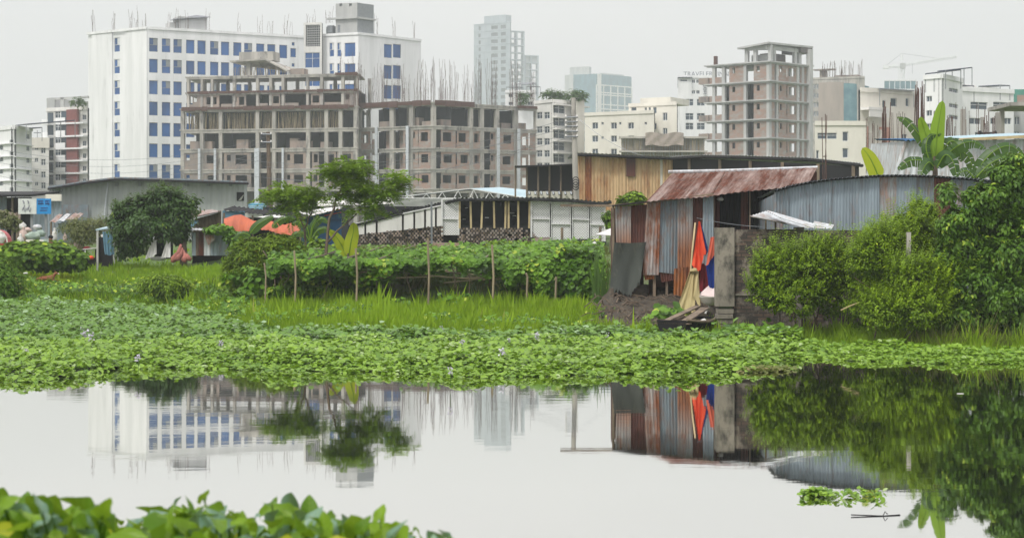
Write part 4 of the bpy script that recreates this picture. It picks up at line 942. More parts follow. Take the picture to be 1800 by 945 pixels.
# mud bank with roots and debris below the shack
mb = MB(); g = []
for j in range(34):
    t = j/33; row = []
    for i in range(76):
        s_ = i/75; px = 1035+s_*228; Y = 39.7+t*4.9
        x = X(px, Y); top = .22+.78*t
        edge = min(1, s_*6)*min(1, (1-s_)*8+.35)
        z = gz(x, Y)-.06+(top-gz(x, Y)+.06)*edge+.12*noise.noise(Vector((x*2.2, Y*2.2, 0)))*edge+.09*noise.noise(Vector((x*7, Y*7, 3)))
        row.append((x, Y, max(z, gz(x, Y)-.15)))
    g.append(row)
mb.grid(g); tag(mb.build('mud_bank', ['dirt'], smooth=True), 'dark mud bank under the shack', kind='structure')
def bank_z(px, Y):
    return .22+.78*(Y-39.7)/4.9
mb = MB()
for k in range(130):
    px = random.uniform(1045, 1240); Y = random.uniform(39.9, 43.2); x = X(px, Y); z = bank_z(px, Y)+.04
    a = random.uniform(0, 6.28); l = random.uniform(.12, .5)
    mb.tube([(x, Y, z), (x+l*.5*math.cos(a), Y+l*.4*math.sin(a), z+random.uniform(-.02, .1)), (x+l*math.cos(a), Y+l*.7*math.sin(a), z-.05)], random.uniform(.006, .02), 4)
tag(mb.build('dead_roots', ['bark']), 'tangle of dead roots and stalks on the mud bank', 'debris', kind='stuff')

# ------------------------------------------------------------------ clothes and cloths on a line, sink, boat
mb = MB(); pts = []
for k in range(21):
    t = k/20; p = P(1225+t*(1360-1225), 383+t*16, 42.6-t*2.); pts.append(p-Vector((0, 0, .05*math.sin(math.pi*t))))
mb.tube(pts, .008, 4); tag(recentre(mb.build('clothes_line', ['steel'])), 'thin wire running from the tin shack to the brick wall', 'wire')
o = cloth('hanging_cloth', pq([(1228, 389), (1229.5, 389), (1231, 390)], 42.2), pq([(1216, 466), (1226, 478), (1231, 474), (1238, 448), (1242, 443)], 42.1), 'cloth_red', None, 22, 14, 2.6, .05, seed=1)
tag(recentre(o), 'vermilion cloth hanging in a point on the tin shack', 'cloth')
o = cloth('hanging_cloth', pq([(1230, 391), (1232, 393), (1234, 398)], 42.35), pq([(1238, 446), (1241, 450), (1245, 438)], 42.3), 'cloth_blue', None, 12, 8, 1.5, .03, seed=2)
tag(recentre(o), 'sliver of violet blue cloth behind the vermilion one', 'cloth')
o = cloth('hanging_cloth', pq([(1228, 470), (1236, 462), (1244, 470)], 42.3), pq([(1228, 512), (1238, 514), (1247, 507)], 42.25), 'cloth_maroon', None, 16, 8, 2, .03, seed=5)
tag(recentre(o), 'maroon cloth hanging below the vermilion one', 'cloth')
o = cloth('hanging_cloth', pq([(1249, 417), (1254, 416), (1259, 415)], 41.4), pq([(1241, 468), (1250, 456), (1259, 445)], 41.4), 'cloth_coral', None, 14, 8, 1.2, .03, seed=6)
tag(recentre(o), 'coral cloth hanging against the concrete pillar', 'cloth')
o = cloth('hanging_cloth', pq([(1241, 466), (1250, 455), (1259, 444)], 41.5), pq([(1246, 510), (1252, 512), (1259, 507)], 41.5), 'cloth_blue', None, 14, 8, 1.2, .03, seed=7)
tag(recentre(o), 'royal blue cloth hanging below the coral one', 'cloth')
o = cloth('hanging_cloth', pq([(1213, 475), (1220, 472), (1228, 476)], 41.2), pq([(1183, 559), (1196, 560), (1212, 551), (1222, 545), (1219, 520), (1231, 543)], 40.9), 'cloth_beige', None, 40, 18, 2.2, .05, seed=8)
tag(recentre(o), 'mustard sackcloth tied at the top and spread like a tent by the boat', 'cloth')
mb = MB(); blob(mb, P(1220, 476, 41.15), (.1, .08, .06), 4, 12, 8, .3); tag(recentre(mb.build('cloth_knot', ['cloth_beige'], smooth=True)), 'knot at the top of the mustard sackcloth', 'cloth')
mb = MB(); mb.tube([P(1212, 500, 41.3), P(1217, 440, 41.6), P(1222, 392, 42.3)], .02, 5); tag(recentre(mb.build('pole', ['wood_pale'])), 'thin pole behind the hanging vermilion cloth', 'pole')
g = [pq([(1223, 527), (1232, 519), (1247, 521), (1258, 522)], 41.0), pq([(1232, 514), (1240, 510), (1250, 512), (1258, 510)], 41.2), pq([(1246, 501), (1248, 505), (1253, 507), (1259, 503)], 41.5)]
mb = MB(); mb.grid(g); tag(recentre(mb.build('white_sheet', ['cloth_pink'], smooth=True)), 'crumpled pale pink sheet beside the concrete pillar', 'sheet')
root = thing('wash_basin', 'old cream wash basin with its outlet under the pale sheet', 'basin', P(1248, 536, 40.9))
mb = MB(); g = []
for j, (r_, z_) in enumerate(((.02, -.2), (.1, -.19), (.2, -.12), (.25, 0.), (.27, .02), (.23, .02), (.17, -.1), (.02, -.14))):
    g.append([P(1248, 522, 40.9)+Vector((r_*math.cos(a*math.pi/10), r_*.8*math.sin(a*math.pi/10), z_)) for a in range(20)])
mb.grid(g, closed=True); mb.build('bowl', ['cream'], root, smooth=True)
mb = MB(); c = P(1247, 535, 40.9); mb.tube([c, c+Vector((0, 0, -.08)), c+Vector((-.07, 0, -.14)), c+Vector((-.1, -.05, -.22))], .025, 8); mb.build('drain_pipe', ['cloth_white'], root)

# boat
Yb = 38.6; root = thing('rowing_boat', 'small dark wooden boat wedged in the hyacinths below the shack', 'boat', (X(1205, Yb), Yb, 0))
mb = MB(); L = 1.25; stations = []
A0, A1 = Vector((X(1178, Yb), Yb-.35, 0)), Vector((X(1252, Yb), Yb+1.3, 0)); ax = (A1-A0).normalized(); sx = Vector((ax.y, -ax.x, 0))
def hull(off, z_off, zb=.10):
    g = []
    for j in range(9):
        t = j/8; w = (.30+.22*math.sin(math.pi*min(1, t*.9+.15)))*(1 if t > .02 else .92)-off; zt_ = .30+.07*(2*t-1)**2; c = A0+(A1-A0)*t+Vector((0, 0, zb))
        g.append([c-sx*w+Vector((0, 0, zt_)), c-sx*w*.8+Vector((0, 0, .08+z_off)), c-sx*w*.3+Vector((0, 0, -.02+z_off)), c+sx*w*.3+Vector((0, 0, -.02+z_off)), c+sx*w*.8+Vector((0, 0, .08+z_off)), c+sx*w+Vector((0, 0, zt_))])
    return g
g = hull(0, 0); mb.grid(g); mb.poly(list(reversed(g[0]))); mb.poly(g[-1]); g2 = hull(.035, .03); mb.grid([list(reversed(r_)) for r_ in g2])
mb.build('hull', ['black'], root)
for sgn in (0, 5): mb = MB(); mb.tube([r_[sgn]+Vector((0, 0, .01)) for r_ in g], .03, 5); mb.build('gunwale', ['wood'], root)
for t in (.0, .33, .66, .95): mb = MB(); c = A0+(A1-A0)*t; mb.box(c-sx*.42+Vector((0, 0, .38)), sx*.84, ax*.16, (0, 0, .03)); mb.build('thwart', ['wood'], root)
for i, (a, b_, w) in enumerate((((1170, 564, 38.4), (1226, 538, 40.6), .16), ((1192, 572, 38.3), (1240, 541, 40.4), .2), ((1150, 563, 39.1), (1190, 562, 39.2), .14), ((1222, 573, 38.6), (1248, 571, 39.4), .18))):
    mb = MB(); mb.beam(P(*a), P(*b_), w, .03); tag(recentre(mb.build('plank', ['wood'])), ('long grey plank leaning from the boat up to the mustard cloth', 'broad grey plank lying across the boat', 'muddy plank left of the boat', 'short plank at the right end of the boat')[i], 'plank', 'loose planks around the boat')
mb = MB(); blob(mb, P(1237, 563, 39.3), (.07, .06, .04), 8); tag(recentre(mb.build('litter_bag', ['cloth_white'], smooth=True)), 'small white plastic bag beside the boat', 'bag')

# ------------------------------------------------------------------ brick wall with concrete pillars
m, n, b = newmat('mossy brick wall')
g_ = n.nodes.new('ShaderNodeNewGeometry'); sp = n.nodes.new('ShaderNodeSeparateXYZ'); cmn = n.nodes.new('ShaderNodeCombineXYZ'); n.links.new(g_.outputs['Position'], sp.inputs[0])
ad = n.nodes.new('ShaderNodeMath'); ad.operation = 'ADD'; n.links.new(sp.outputs[0], ad.inputs[0]); n.links.new(sp.outputs[1], ad.inputs[1])
n.links.new(ad.outputs[0], cmn.inputs[0]); n.links.new(sp.outputs[2], cmn.inputs[1])
bt = n.nodes.new('ShaderNodeTexBrick'); n.links.new(cmn.outputs[0], bt.inputs['Vector']); bt.inputs['Scale'].default_value = 1.; bt.inputs['Brick Width'].default_value = .25; bt.inputs['Row Height'].default_value = .085; bt.inputs['Mortar Size'].default_value = .012
bt.inputs['Color1'].default_value = (.13, .085, .062, 1); bt.inputs['Color2'].default_value = (.045, .038, .034, 1); bt.inputs['Mortar'].default_value = (.035, .033, .03, 1)
a = noise_ramp(n, pos_node(n, (1, 1, 1)), 3.4, .50, .60, 7, .75); c = mix(n, a, bt.outputs[0], (.24, .21, .17)); a = noise_ramp(n, pos_node(n, (1, 1, .4)), 1.3, .45, .65, 6); c = mix(n, a, c, (.028, .027, .026))
n.links.new(c, b.inputs['Base Color']); b.inputs['Roughness'].default_value = .9; bump(n, b, bt.outputs['Fac'], -.5, .02); M['brick_wall'] = m
M['pillar'] = stained('stained concrete pillar', (.27, .245, .20), (.13, .12, .10), (.05, .048, .04), s=1.6, stretch=(1, 1, .5), s3=2.4, lo3=.5, hi3=.68, bmp=.3)
YW = 38.9
root = thing('boundary_wall', 'dark mossy brick boundary wall ending in a stained concrete pillar', 'wall', (X(1380, YW), YW, .1))
mb = MB(); zt = Z(403, YW); mb.box((X(1289, YW), YW, -.1), (X(1400, YW)-X(1289, YW), 0, 0), (0, .25, 0), (0, 0, zt+.1)); mb.box((X(1412, YW), YW, -.1), (X(1690, YW)-X(1412, YW), 0, 0), (0, .25, 0), (0, 0, zt+.08)); mb.build('brick_panel', ['brick_wall'], root)
mb = MB(); x0, x1 = X(1258.5, YW), X(1290, YW); mb.box((x0, YW-.1, Z(538, YW)), (x1-x0, 0, 0), (0, .42, 0), (0, 0, Z(400, YW)-Z(538, YW)))
for k in range(7): mb.box((x0+.03+.02*math.sin(k*2.1), YW-.12+.02*math.cos(k*3), -.1+k*.115), (x1-x0-.05, 0, 0), (0, .42, 0), (0, 0, .1))
mb.build('pillar', ['pillar'], root)
mb = MB(); mb.box((X(1398, YW), YW-.06, -.1), (X(1413, YW)-X(1398, YW), 0, 0), (0, .34, 0), (0, 0, Z(399, YW)+.1)); mb.build('pillar', ['pillar'], root)
mb = MB(); mb.box((X(1292, YW), YW-.03, Z(519, YW)), (X(1360, YW)-X(1292, YW), 0, 0), (0, .02, 0), (0, 0, .05)); mb.build('ledge', ['pillar'], root)
for i, (q, mt) in enumerate((([(1349, 371), (1436, 396), (1320, 379), (1420, 402)], 'galv_white'), ([(1352, 370, 38.6), (1440, 395, 38.4), (1372, 383, 38.2), (1430, 401, 38.2)], 'galv_white'), ([(1436, 389), (1471, 396), (1424, 400), (1462, 402)], 'galv_white'), ([(1322, 379, 38.5), (1380, 390, 38.5), (1326, 382, 38.4), (1384, 394, 38.4)], 'rust_half'))):
    pts = pq(q, 38.9); mb = MB(); corr(mb, pts[0]+Vector((0, .35, 0)), pts[2], pts[1]+Vector((0, .35, 0)), pts[3], pitch=.11, amp=.014, nv=5, wob=.0)
    tag(recentre(mb.build('loose_sheet', [mt])), ('whitish corrugated sheet resting on the brick wall, widest one', 'bent whitish sheet lying on the widest one', 'small whitish sheet at the right end of the pile on the wall', 'rusty edged sheet at the left tip of the pile on the wall')[i], 'metal sheet', 'loose tin sheets on the brick wall')
mb = MB(); mb.beam(P(1346, 404, 38.95), P(1346, 385, 38.95), .04); mb.beam(P(1363, 404, 39.1), P(1363, 388, 39.1), .04); tag(recentre(mb.build('prop_stick', ['wood'])), 'pair of short sticks propping the loose tin sheets', 'stick')

# curved grey tin wall behind it
YG = 41.2
root = thing('tin_wall_shed', 'long blue grey corrugated tin shed wall with a wavy roof edge behind the brick wall', 'shed', (X(1500, YG), YG, .5))
tops = [(1362, 334), (1387, 327), (1425, 319), (1462, 314), (1500, 311), (1545, 308), (1575, 307.5), (1610, 308), (1643, 309), (1670, 311), (1700, 313), (1732, 316), (1790, 322)]
mats = ['galv_rusty', 'galv_blue', 'galv_blue', 'galv_blue', 'galv_white', 'rust_half', 'galv_blue', 'galv_blue2', 'rust_red', 'galv_blue2', 'galv_blue2', 'galv_blue2']
mats[0] = 'galv_blue2'; mats[4] = 'galv_blue'
for i in range(12):
    a, b_ = tops[i], tops[i+1]; dy = .02*(i % 2)
    sheet('metal_sheet', pq([(a[0]-.6, a[1]+1), (b_[0]+.6, b_[1]+1), (a[0]-1, 412), (b_[0]+.5, 412)], YG+dy), mats[i], root, nv=3, wob=.015)
mb = MB(); x0, x1 = X(1362, YG), X(1790, YG)
mb.poly([(x0, YG+.1, .4), (x0, YG+.1, 3.35), (x0, YG+4.5, 3.1), (x0, YG+4.5, .4)]); mb.poly([(x0, YG+4.5, .4), (x0, YG+4.5, 3.1), (x1, YG+4.5, 3.1), (x1, YG+4.5, .4)]); mb.build('back_wall', ['galv_blue2'], root)
mb = MB(); corr_edge = []
for i in range(12):
    a, b_ = P(*tops[i], YG-.22), P(*tops[i+1], YG-.22)
    corr(mb, a, b_, a+Vector((0, 4.9, -.25)), b_+Vector((0, 4.9, -.25)), pitch=.1, amp=.02, nv=1)
mb.build('roof_sheet', ['galv_blue2'], root)
mb = MB(); mb.tube([P(t[0], t[1]+1.2, YG-.1) for t in tops], .03, 5); mb.build('eave_batten', ['black'], root)

# blue white shed further back on the right
YB_ = 62.
root = thing('tin_shed', 'whitish corrugated shed with a blue and ochre roof edge behind the banana plants', 'shed', (X(1680, YB_), YB_, 1.3))
sheet('metal_sheet', pq([(1590, 248), (1640, 247), (1562, 330), (1640, 330)], YB_), 'galv_white', root, pitch=.16, amp=.02)
sheet('metal_sheet', pq([(1640, 249), (1760, 246), (1640, 330), (1760, 330)], YB_+.05), 'galv_white', root, pitch=.16, amp=.02)
sheet('metal_sheet', pq([(1760, 246), (1850, 243), (1760, 330), (1850, 330)], YB_), 'galv_white', root, pitch=.16, amp=.02)
def roof_quad(root, a, b_, back, mat, up=.4, pitch=.18, name='roof_sheet', amp=.03):
    a, b_ = Vector(a), Vector(b_); mb = MB(); corr(mb, a, b_, a+Vector((0, back, up)), b_+Vector((0, back, up)), pitch=pitch, amp=amp, nv=1); return mb.build(name, [mat], root)
roof_quad(root, P(1588, 247, YB_-.3), P(1645, 246, YB_-.3), 5, 'blue_paint', .3)
roof_quad(root, P(1686, 244, YB_-.3), P(1850, 236, YB_-.3), 5, 'roof_blue', .3)
mb = MB(); mb.beam(P(1686, 245.5, YB_-.32), P(1850, 238, YB_-.32), .05, .1); mb.build('fascia', ['wood_pale'], root)
mb = MB(); mb.poly([(X(1562, YB_), YB_+.1, 1.2), (X(1590, YB_), YB_+.1, Z(248, YB_)), (X(1590, YB_), YB_+6, Z(248, YB_)+.2), (X(1562, YB_), YB_+6, 1.2)]); mb.build('side_wall', ['galv_white'], root)

# long dark open shed behind the rusty roof, with ochre tin gable
YO = 104.
root = thing('tin_warehouse', 'large warehouse with ochre rust streaked tin wall and a long dark open side', 'warehouse', (X(1100, YO), YO, 1.9))
xs = [1014, 1028, 1040, 1062, 1084, 1101, 1117, 1137, 1148, 1160, 1165, 1182]
for i in range(len(xs)-1):
    a, b_ = xs[i], xs[i+1]; mt = ['rust_orange', 'warm_tin', 'warm_tin'][0 if i in (1,) else 1 if i % 3 else 2]
    if i == 2: mt = 'warm_tin'
    if i == 9: mt = 'cream'
    sheet('metal_sheet', pq([(a, 271+(a-1014)*.04), (b_+.4, 271+(b_-1014)*.04), (a, 372), (b_+.4, 372)], YO+.04*(i % 2)), mt, root, pitch=.2, amp=.025)
mb = MB(); mb.box(P(1101, 310, YO-.12), (X(1117, YO)-X(1101, YO), 0, 0), (0, .05, 0), (0, 0, 1.1)); mb.build('opening', ['rust_red'], root)
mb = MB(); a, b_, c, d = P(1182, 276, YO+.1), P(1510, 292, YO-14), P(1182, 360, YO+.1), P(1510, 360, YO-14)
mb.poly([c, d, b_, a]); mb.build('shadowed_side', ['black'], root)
for t in (.1, .28, .45, .62, .8, .97):
    mb = MB(); p = a.lerp(b_, t); mb.beam((p.x, p.y-.2, 1.8), (p.x, p.y-.2, p.z), .16); mb.build('post', ['wood'], root)
mb = MB()
e = [P(1008, 268, YO-.6), P(1180, 275, YO-.6), P(1235, 272, YO-3), P(1300, 273, YO-6), P(1420, 277, YO-10), P(1516, 287, YO-14.5)]
for i in range(5): corr(mb, e[i], e[i+1], e[i]+Vector((0, 12, .12)), e[i+1]+Vector((0, 12, .12)), pitch=.25, amp=.03, nv=1)
mb.build('roof_sheet', ['galv_white'], root)
mb = MB(); mb.tube([q-Vector((0, 0, .12)) for q in e], .09, 5); mb.build('roof_edge', ['black'], root)
# black netted shed left of it
YK = 108.
root = thing('black_shed', 'black netted shed on a whitewashed base left of the ochre warehouse', 'shed', (X(960, YK), YK, 1.9))
mb = MB(); a, b_ = P(928, 335, YK), P(1012, 335, YK); mb.box(a, b_-a, (0, 6, 0), (0, 0, Z(291, YK)-a.z)); mb.build('netted_wall', ['black'], root)
mb = MB(); mb.box((a.x, YK-.1, 1.9), (b_.x-a.x, 0, 0), (0, 6, 0), (0, 0, a.z-1.95)); mb.build('base_wall', ['cream'], root)
mb = MB(); mb.box(P(905, 294, YK-.8), (X(1010, YK)-X(905, YK), 0, .12), (0, 7, .2), (0, 0, .1)); mb.build('roof', ['black'], root)
for px in (906, 926, 946, 966, 986, 1008):
    mb = MB(); q = P(px, 336, YK-.15); mb.tube([(q.x, q.y, 2.), (q.x, q.y, Z(292, YK))], .06, 5); mb.build('post', ['wood'], root)
mb = MB()
for k in range(8): q = P(930+k*10.5, 337, YK-.3); mb.tube([q, q+Vector((.05, -.12, -.18))], .08, 6)
mb.build('roof_clips', ['steel'], root)

# pale blue roofed hall with truss
YT = 140.
root = thing('truss_roof_hall', 'hall with a pale blue roof and a white steel truss', 'hall', (X(830, YT), YT, 2))
mb = MB(); a = [P(690, 346, YT), P(826, 331, YT), P(926, 347, YT)]
mb.poly([P(826, 331, YT), P(926, 349, YT), P(990, 340, YT+22), P(880, 329, YT+22)]); mb.poly([P(690, 347, YT), P(826, 331, YT), P(880, 329, YT+22), P(760, 341, YT+22)]); mb.build('roof', ['roof_blue'], root)
mb = MB(); lo = [P(690, 348, YT-.2), P(926, 348.5, YT-.2)]
mb.tube([P(690, 347, YT-.2), P(826, 331.5, YT-.2), P(926, 348, YT-.2)], .045, 4); mb.tube(lo, .04, 4)
N = 16
for k in range(N):
    px = 700+k*14; t = (px-690)/136 if px < 826 else (926-px)/100; t = max(t, .02)
    q0 = P(px, 348.3, YT-.2); q1 = P(px+(7 if k % 2 else -7), 348-16*min(1, t), YT-.2); mb.tube([q0, q1], .03, 3)
mb.build('truss', ['white_wall'], root)
mb = MB(); mb.box((X(690, YT), YT+.2, 2), (X(926, YT)-X(690, YT), 0, 0), (0, 18, 0), (0, 0, Z(349, YT)-2)); mb.build('wall', ['grey_wall'], root)
root = thing('open_shelter', 'white roofed shelter partly hidden behind the feathery tree', 'shelter', (X(625, 125), 125, 2))
mb = MB(); mb.poly([P(560, 352, 125), P(692, 352, 125), P(680, 345, 134), P(590, 345, 134)]); mb.poly([P(555, 362, 120), P(692, 358, 120), P(692, 352.5, 125), P(560, 352.5, 125)]); mb.build('roof', ['white_far'], root)
for px in (566, 588, 609, 640, 664, 688): mb = MB(); mb.beam((X(px, 121), 121, 2), P(px, 358, 121), .2); mb.build('post', ['white_far'], root)

# ------------------------------------------------------------------ white lattice shed
lat, n, b = newmat('diagonal lattice'); g_ = n.nodes.new('ShaderNodeNewGeometry'); sp = n.nodes.new('ShaderNodeSeparateXYZ'); n.links.new(g_.outputs['Position'], sp.inputs[0])
def tri(a, sgn):
    q = n.nodes.new('ShaderNodeMath'); q.operation = 'MULTIPLY_ADD'; q.inputs[1].default_value = sgn; n.links.new(sp.outputs[2], q.inputs[0]); n.links.new(sp.outputs[0], q.inputs[2])
    w = n.nodes.new('ShaderNodeMath'); w.operation = 'PINGPONG'; w.inputs[1].default_value = .06; n.links.new(q.outputs[0], w.inputs[0])
    g2_ = n.nodes.new('ShaderNodeMath'); g2_.operation = 'GREATER_THAN'; g2_.inputs[1].default_value = .034; n.links.new(w.outputs[0], g2_.inputs[0]); return g2_.outputs[0]
t_a, t_b = tri(0, 1.), tri(0, -1.); mm = n.nodes.new('ShaderNodeMath'); mm.operation = 'MAXIMUM'; n.links.new(t_a, mm.inputs[0]); n.links.new(t_b, mm.inputs[1])
n.links.new(mix(n, mm.outputs[0], (.30, .31, .31), (.66, .67, .67)), b.inputs['Base Color']); b.inputs['Roughness'].default_value = .6; M['lattice_panel'] = lat
YL = 80.
root = thing('lattice_shed', 'long white panelled shed with lattice doors over a perforated brick footing', 'shed', (X(850, YL), YL, 1.8))
# left white panels follow the roof line that climbs to the right
ptop = lambda px: 393-(px-625)*(393-355)/(805-625)
pbot = lambda px: 412-(px-625)*(412-396)/(775-625)
xs = [625, 642, 662, 708, 728, 747, 766, 777]
for i in range(len(xs)-1):
    a, b_ = xs[i], xs[i+1]; Ya = lambda px: YL+4-(px-625)*4/150
    q = [P(a, ptop(a), Ya(a)), P(b_, ptop(b_), Ya(b_)), P(a, pbot(a)+1, Ya(a)), P(b_, pbot(b_)+1, Ya(b_))]
    mb = MB(); mb.poly([q[2], q[3], q[1], q[0]]); mb.build('white_panel', ['white_sheet'], root)
    mb = MB()
    for e0, e1 in ((q[0], q[2]), (q[1], q[3]), (q[0], q[1])): mb.beam(e0+Vector((0, -.05, 0)), e1+Vector((0, -.05, 0)), .07, .05)
    mb.build('panel_frame', ['lattice'], root)
def lat_door(a, b_, yt, yb, ymid, m_='lattice_panel'):
    q = pq([(a, yt), (b_, yt), (a, yb), (b_, yb)], YL); mb = MB(); mb.poly([q[2], q[3], q[1], q[0]]); mb.build('lattice_door', [m_], root)
    mb = MB()
    for e0, e1 in ((q[0], q[2]), (q[1], q[3]), (P(a, ymid, YL), P(b_, ymid+1, YL)), (q[0], q[1])): mb.beam(e0+Vector((0, -.06, 0)), e1+Vector((0, -.06, 0)), .08, .05)
    mb.build('door_frame', ['lattice'], root)
lat_door(777, 806, 350, 413, 384); lat_door(934, 967, 351, 417, 384); lat_door(968, 1004, 356, 424, 393); lat_door(1005, 1036, 355, 420, 385); lat_door(1037, 1063, 358, 424, 394)
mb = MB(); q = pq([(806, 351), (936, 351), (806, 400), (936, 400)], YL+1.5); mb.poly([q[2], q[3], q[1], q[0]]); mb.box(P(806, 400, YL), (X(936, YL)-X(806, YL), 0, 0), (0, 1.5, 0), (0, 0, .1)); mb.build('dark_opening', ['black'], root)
for (a, b_) in ((808, 810), (828, 829), (846, 850), (869, 870), (888, 891), (894, 894), (911, 911), (930, 933)):
    mb = MB(); mb.beam(P(a, 401, YL-.05), P(b_-(2 if b_ > a else 0), 351, YL-.05), .09); mb.build('bamboo_post', ['wood_pale'], root)
for (px, py) in ((822, 365), (853, 383), (880, 378), (905, 372), (902, 379)): pass
mb = MB()
for (px, py, w) in ((820, 366, 5), (816, 386, 6), (856, 383, 7), (900, 375, 8), (904, 380, 6)): q = P(px, py, YL+1.3); mb.cb(q.x, q.y, q.z, w*YL/F, .02, .035)
mb.build('shelf_things', ['white_wall'], root)
# perforated footing: each brick gap modelled by staggered bricks
mb = MB()
def pbrick(px0, px1, top, bot, Yf, step=6.):
    k = 0
    nrow = 0; py_ = bot
    while py_ > min(top(px0), top(px1))-1:
        off = (nrow % 2)*step/2; px = px0+off
        while px < px1:
            if py_ > top(px) and random.random() < .96:
                Yp_ = Yf(px); q = P(px, py_, Yp_); mb.cb(q.x, q.y+random.uniform(-.03, .03), q.z, step*.62*Yp_/F, .12, 3.4*Yp_/F, m=random.choice([0, 0, 1, 2]), rot=random.uniform(-.05, .05))
            px += step
        py_ -= 3.6; nrow += 1
pbrick(627, 778, lambda p: pbot(p)+2, 430, lambda p: YL+4-(p-625)*4/150)
pbrick(806, 950, lambda p: 403+max(0, p-925)*.7, 429, lambda p: YL)
mb.box((X(627, YL+4), YL+4.2, 1.2), (X(1066, YL)-X(627, YL+4), -4, 0), (0, .1, 0), (0, 0, Z(403, YL)-1.3), 3)
mb.build('brick_footing', ['brick_old', 'bark', 'dirt', 'dark_in'], root)
mb = MB(); q = P(940, 426, YL-.1); mb.box(q, (.7, 0, 0), (0, .2, 0), (0, 0, .22)); mb.box((X(760, YL), YL-.2, 1.2), (X(812, YL)-X(760, YL), 0, 0), (0, .2, 0), (0, 0, Z(426, YL)-1.2)); mb.build('low_brick_wall', ['brick_far'], root)
mb = MB(); e = [P(575, 408, YL+6), P(625, 394, YL+4), P(700, 375, YL+2), P(805, 350, YL-.4), P(940, 349, YL-.4), P(1000, 351, YL-.4), P(1056, 357, YL-.4), P(1075, 354, YL-.4)]
e = [q+Vector((0, 0, .06)) for q in e]
for i in range(len(e)-1):
    a, b_ = e[i], e[i+1]; corr(mb, a, b_, a+Vector((0, 8, -.3)), b_+Vector((0, 8, -.3)), pitch=.2, amp=.03, nv=1)
mb.build('roof_sheet', ['galv_blue2'], root)
mb = MB(); mb.tube([q-Vector((0, .05, .1)) for q in e], .07, 5); mb.build('roof_edge', ['black'], root)
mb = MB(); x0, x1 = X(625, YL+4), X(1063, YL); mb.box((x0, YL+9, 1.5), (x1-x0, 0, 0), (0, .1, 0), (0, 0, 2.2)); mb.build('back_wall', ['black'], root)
# slatted dark end
for k in range(11):
    px = 578+k*4.3; mb = MB(); mb.cb(X(px, YL+5), YL+5+.03*(k % 2), 1.4, .1, .04, Z(404-(k*.9), YL+5)-1.4); mb.build('dark_slat', ['wood' if k % 3 else 'black'], root)
mb = MB(); mb.box((X(575, YL+5), YL+5.1, 1.3), (X(626, YL+5)-X(575, YL+5), 0, 0), (0, .05, 0), (0, 0, Z(408, YL+5)-1.3)); mb.build('dark_back', ['black'], root)
mb = MB(); mb.tube([P(759, 430, YL-2), P(758.5, 355, YL-2)], .05, 5); tag(recentre(mb.build('iron_pole', ['steel'])), 'thin iron pole in front of the white panels', 'pole')
for i, (px, yt, lab) in enumerate(((988, 400, 'short grey stake in front of the lattice doors, left one'), (1016, 424, 'short pale stake right of the brick patch'), (1055, 398, 'short grey stake at the right end of the lattice shed'), (805, 412, 'leaning pale stake in front of the brick footing'))):
    mb = MB(); Y = 72.; x = X(px, Y); mb.tube([(x, Y, gz(x, Y)), (x+(.25 if i == 3 else 0), Y, Z(yt, Y))], .06, 6); tag(recentre(mb.build('stake', ['wood'])), lab, 'stake', 'stakes by the lattice shed')
mb = MB(); a = [P(1048, 412, 60), P(1078, 400, 60), P(1078, 409, 60)]; mb.poly([P(1046, 412, 60), P(1085, 414, 60), P(1085, 402, 62), P(1078, 399, 62)]); mb.poly([P(1046, 412.8, 60), P(1078, 399.8, 62), P(1085, 402.8, 62), P(1085, 414.8, 60)])
tag(recentre(mb.build('white_awning', ['cloth_white'])), 'white awning corner poking out left of the tin shack', 'awning')
mb = MB(); blob(mb, P(1043, 440, 56), (.17, .15, .26), 5); tag(recentre(mb.build('sack', ['cloth_white'], smooth=True)), 'white rounded bundle behind the vines beside the reeds', 'sack')
o = cloth('red_cloth', pq([(992, 440), (1014, 434)], 58), pq([(993, 448), (1012, 446)], 57.8), 'sack_pink', None, 10, 4, 2, .04); tag(recentre(o), 'faded red cloth on a rail above the vines', 'cloth')
mb = MB()
for k in range(40): q = P(random.uniform(1014, 1050), random.uniform(424, 440), 66+random.random()); mb.tube([q, q+Vector((random.uniform(-.25, .25), .1, random.uniform(-.15, .15)))], random.uniform(.02, .05), 5)
tag(mb.build('firewood', ['black']), 'dark heap of firewood under the lattice doors', 'firewood', kind='stuff')

# ------------------------------------------------------------------ grey warehouse and shops on the left
YQ = 98.
root = thing('grey_warehouse', 'large pale grey tin warehouse with a low pitched dark roof edge', 'warehouse', (X(260, YQ), YQ, 1.9))
tp = [(105, 329), (150, 322), (205, 316), (300, 318.5), (370, 320.5), (434, 323)]
for i in range(5):
    a, b_ = tp[i], tp[i+1]; xa, xb = X(a[0], YQ), X(b_[0], YQ)
    sheet('metal_sheet', [P(a[0], a[1], YQ), P(b_[0]+.4, b_[1], YQ), Vector((xa, YQ, 1.7)), Vector((X(b_[0]+.4, YQ), YQ, 1.7))], 'galv_pale', root, pitch=.3, amp=.022)
mb = MB(); e = [P(84, 331, YQ-.8), P(150, 320.5, YQ-.8), P(205, 314, YQ-.8), P(300, 316.5, YQ-.8), P(437, 321.5, YQ-.8)]
for i in range(4): a, b_ = e[i], e[i+1]; mb.box(a, b_-a, (-2.4, 14, -.3), (0, 0, .1))
mb.build('roof', ['galv_blue2'], root)
mb = MB(); mb.tube([q-Vector((0, 0, .04)) for q in e], .08, 4); mb.build('roof_edge', ['black'], root)
mb = MB()
for k in range(5): px = 88+k*4; mb.tube([P(px, 334, YQ-.5), P(px+4, 338, YQ-.5), P(px+6, 333, YQ-.5)], .04, 3)
mb.build('eave_truss', ['steel'], root)
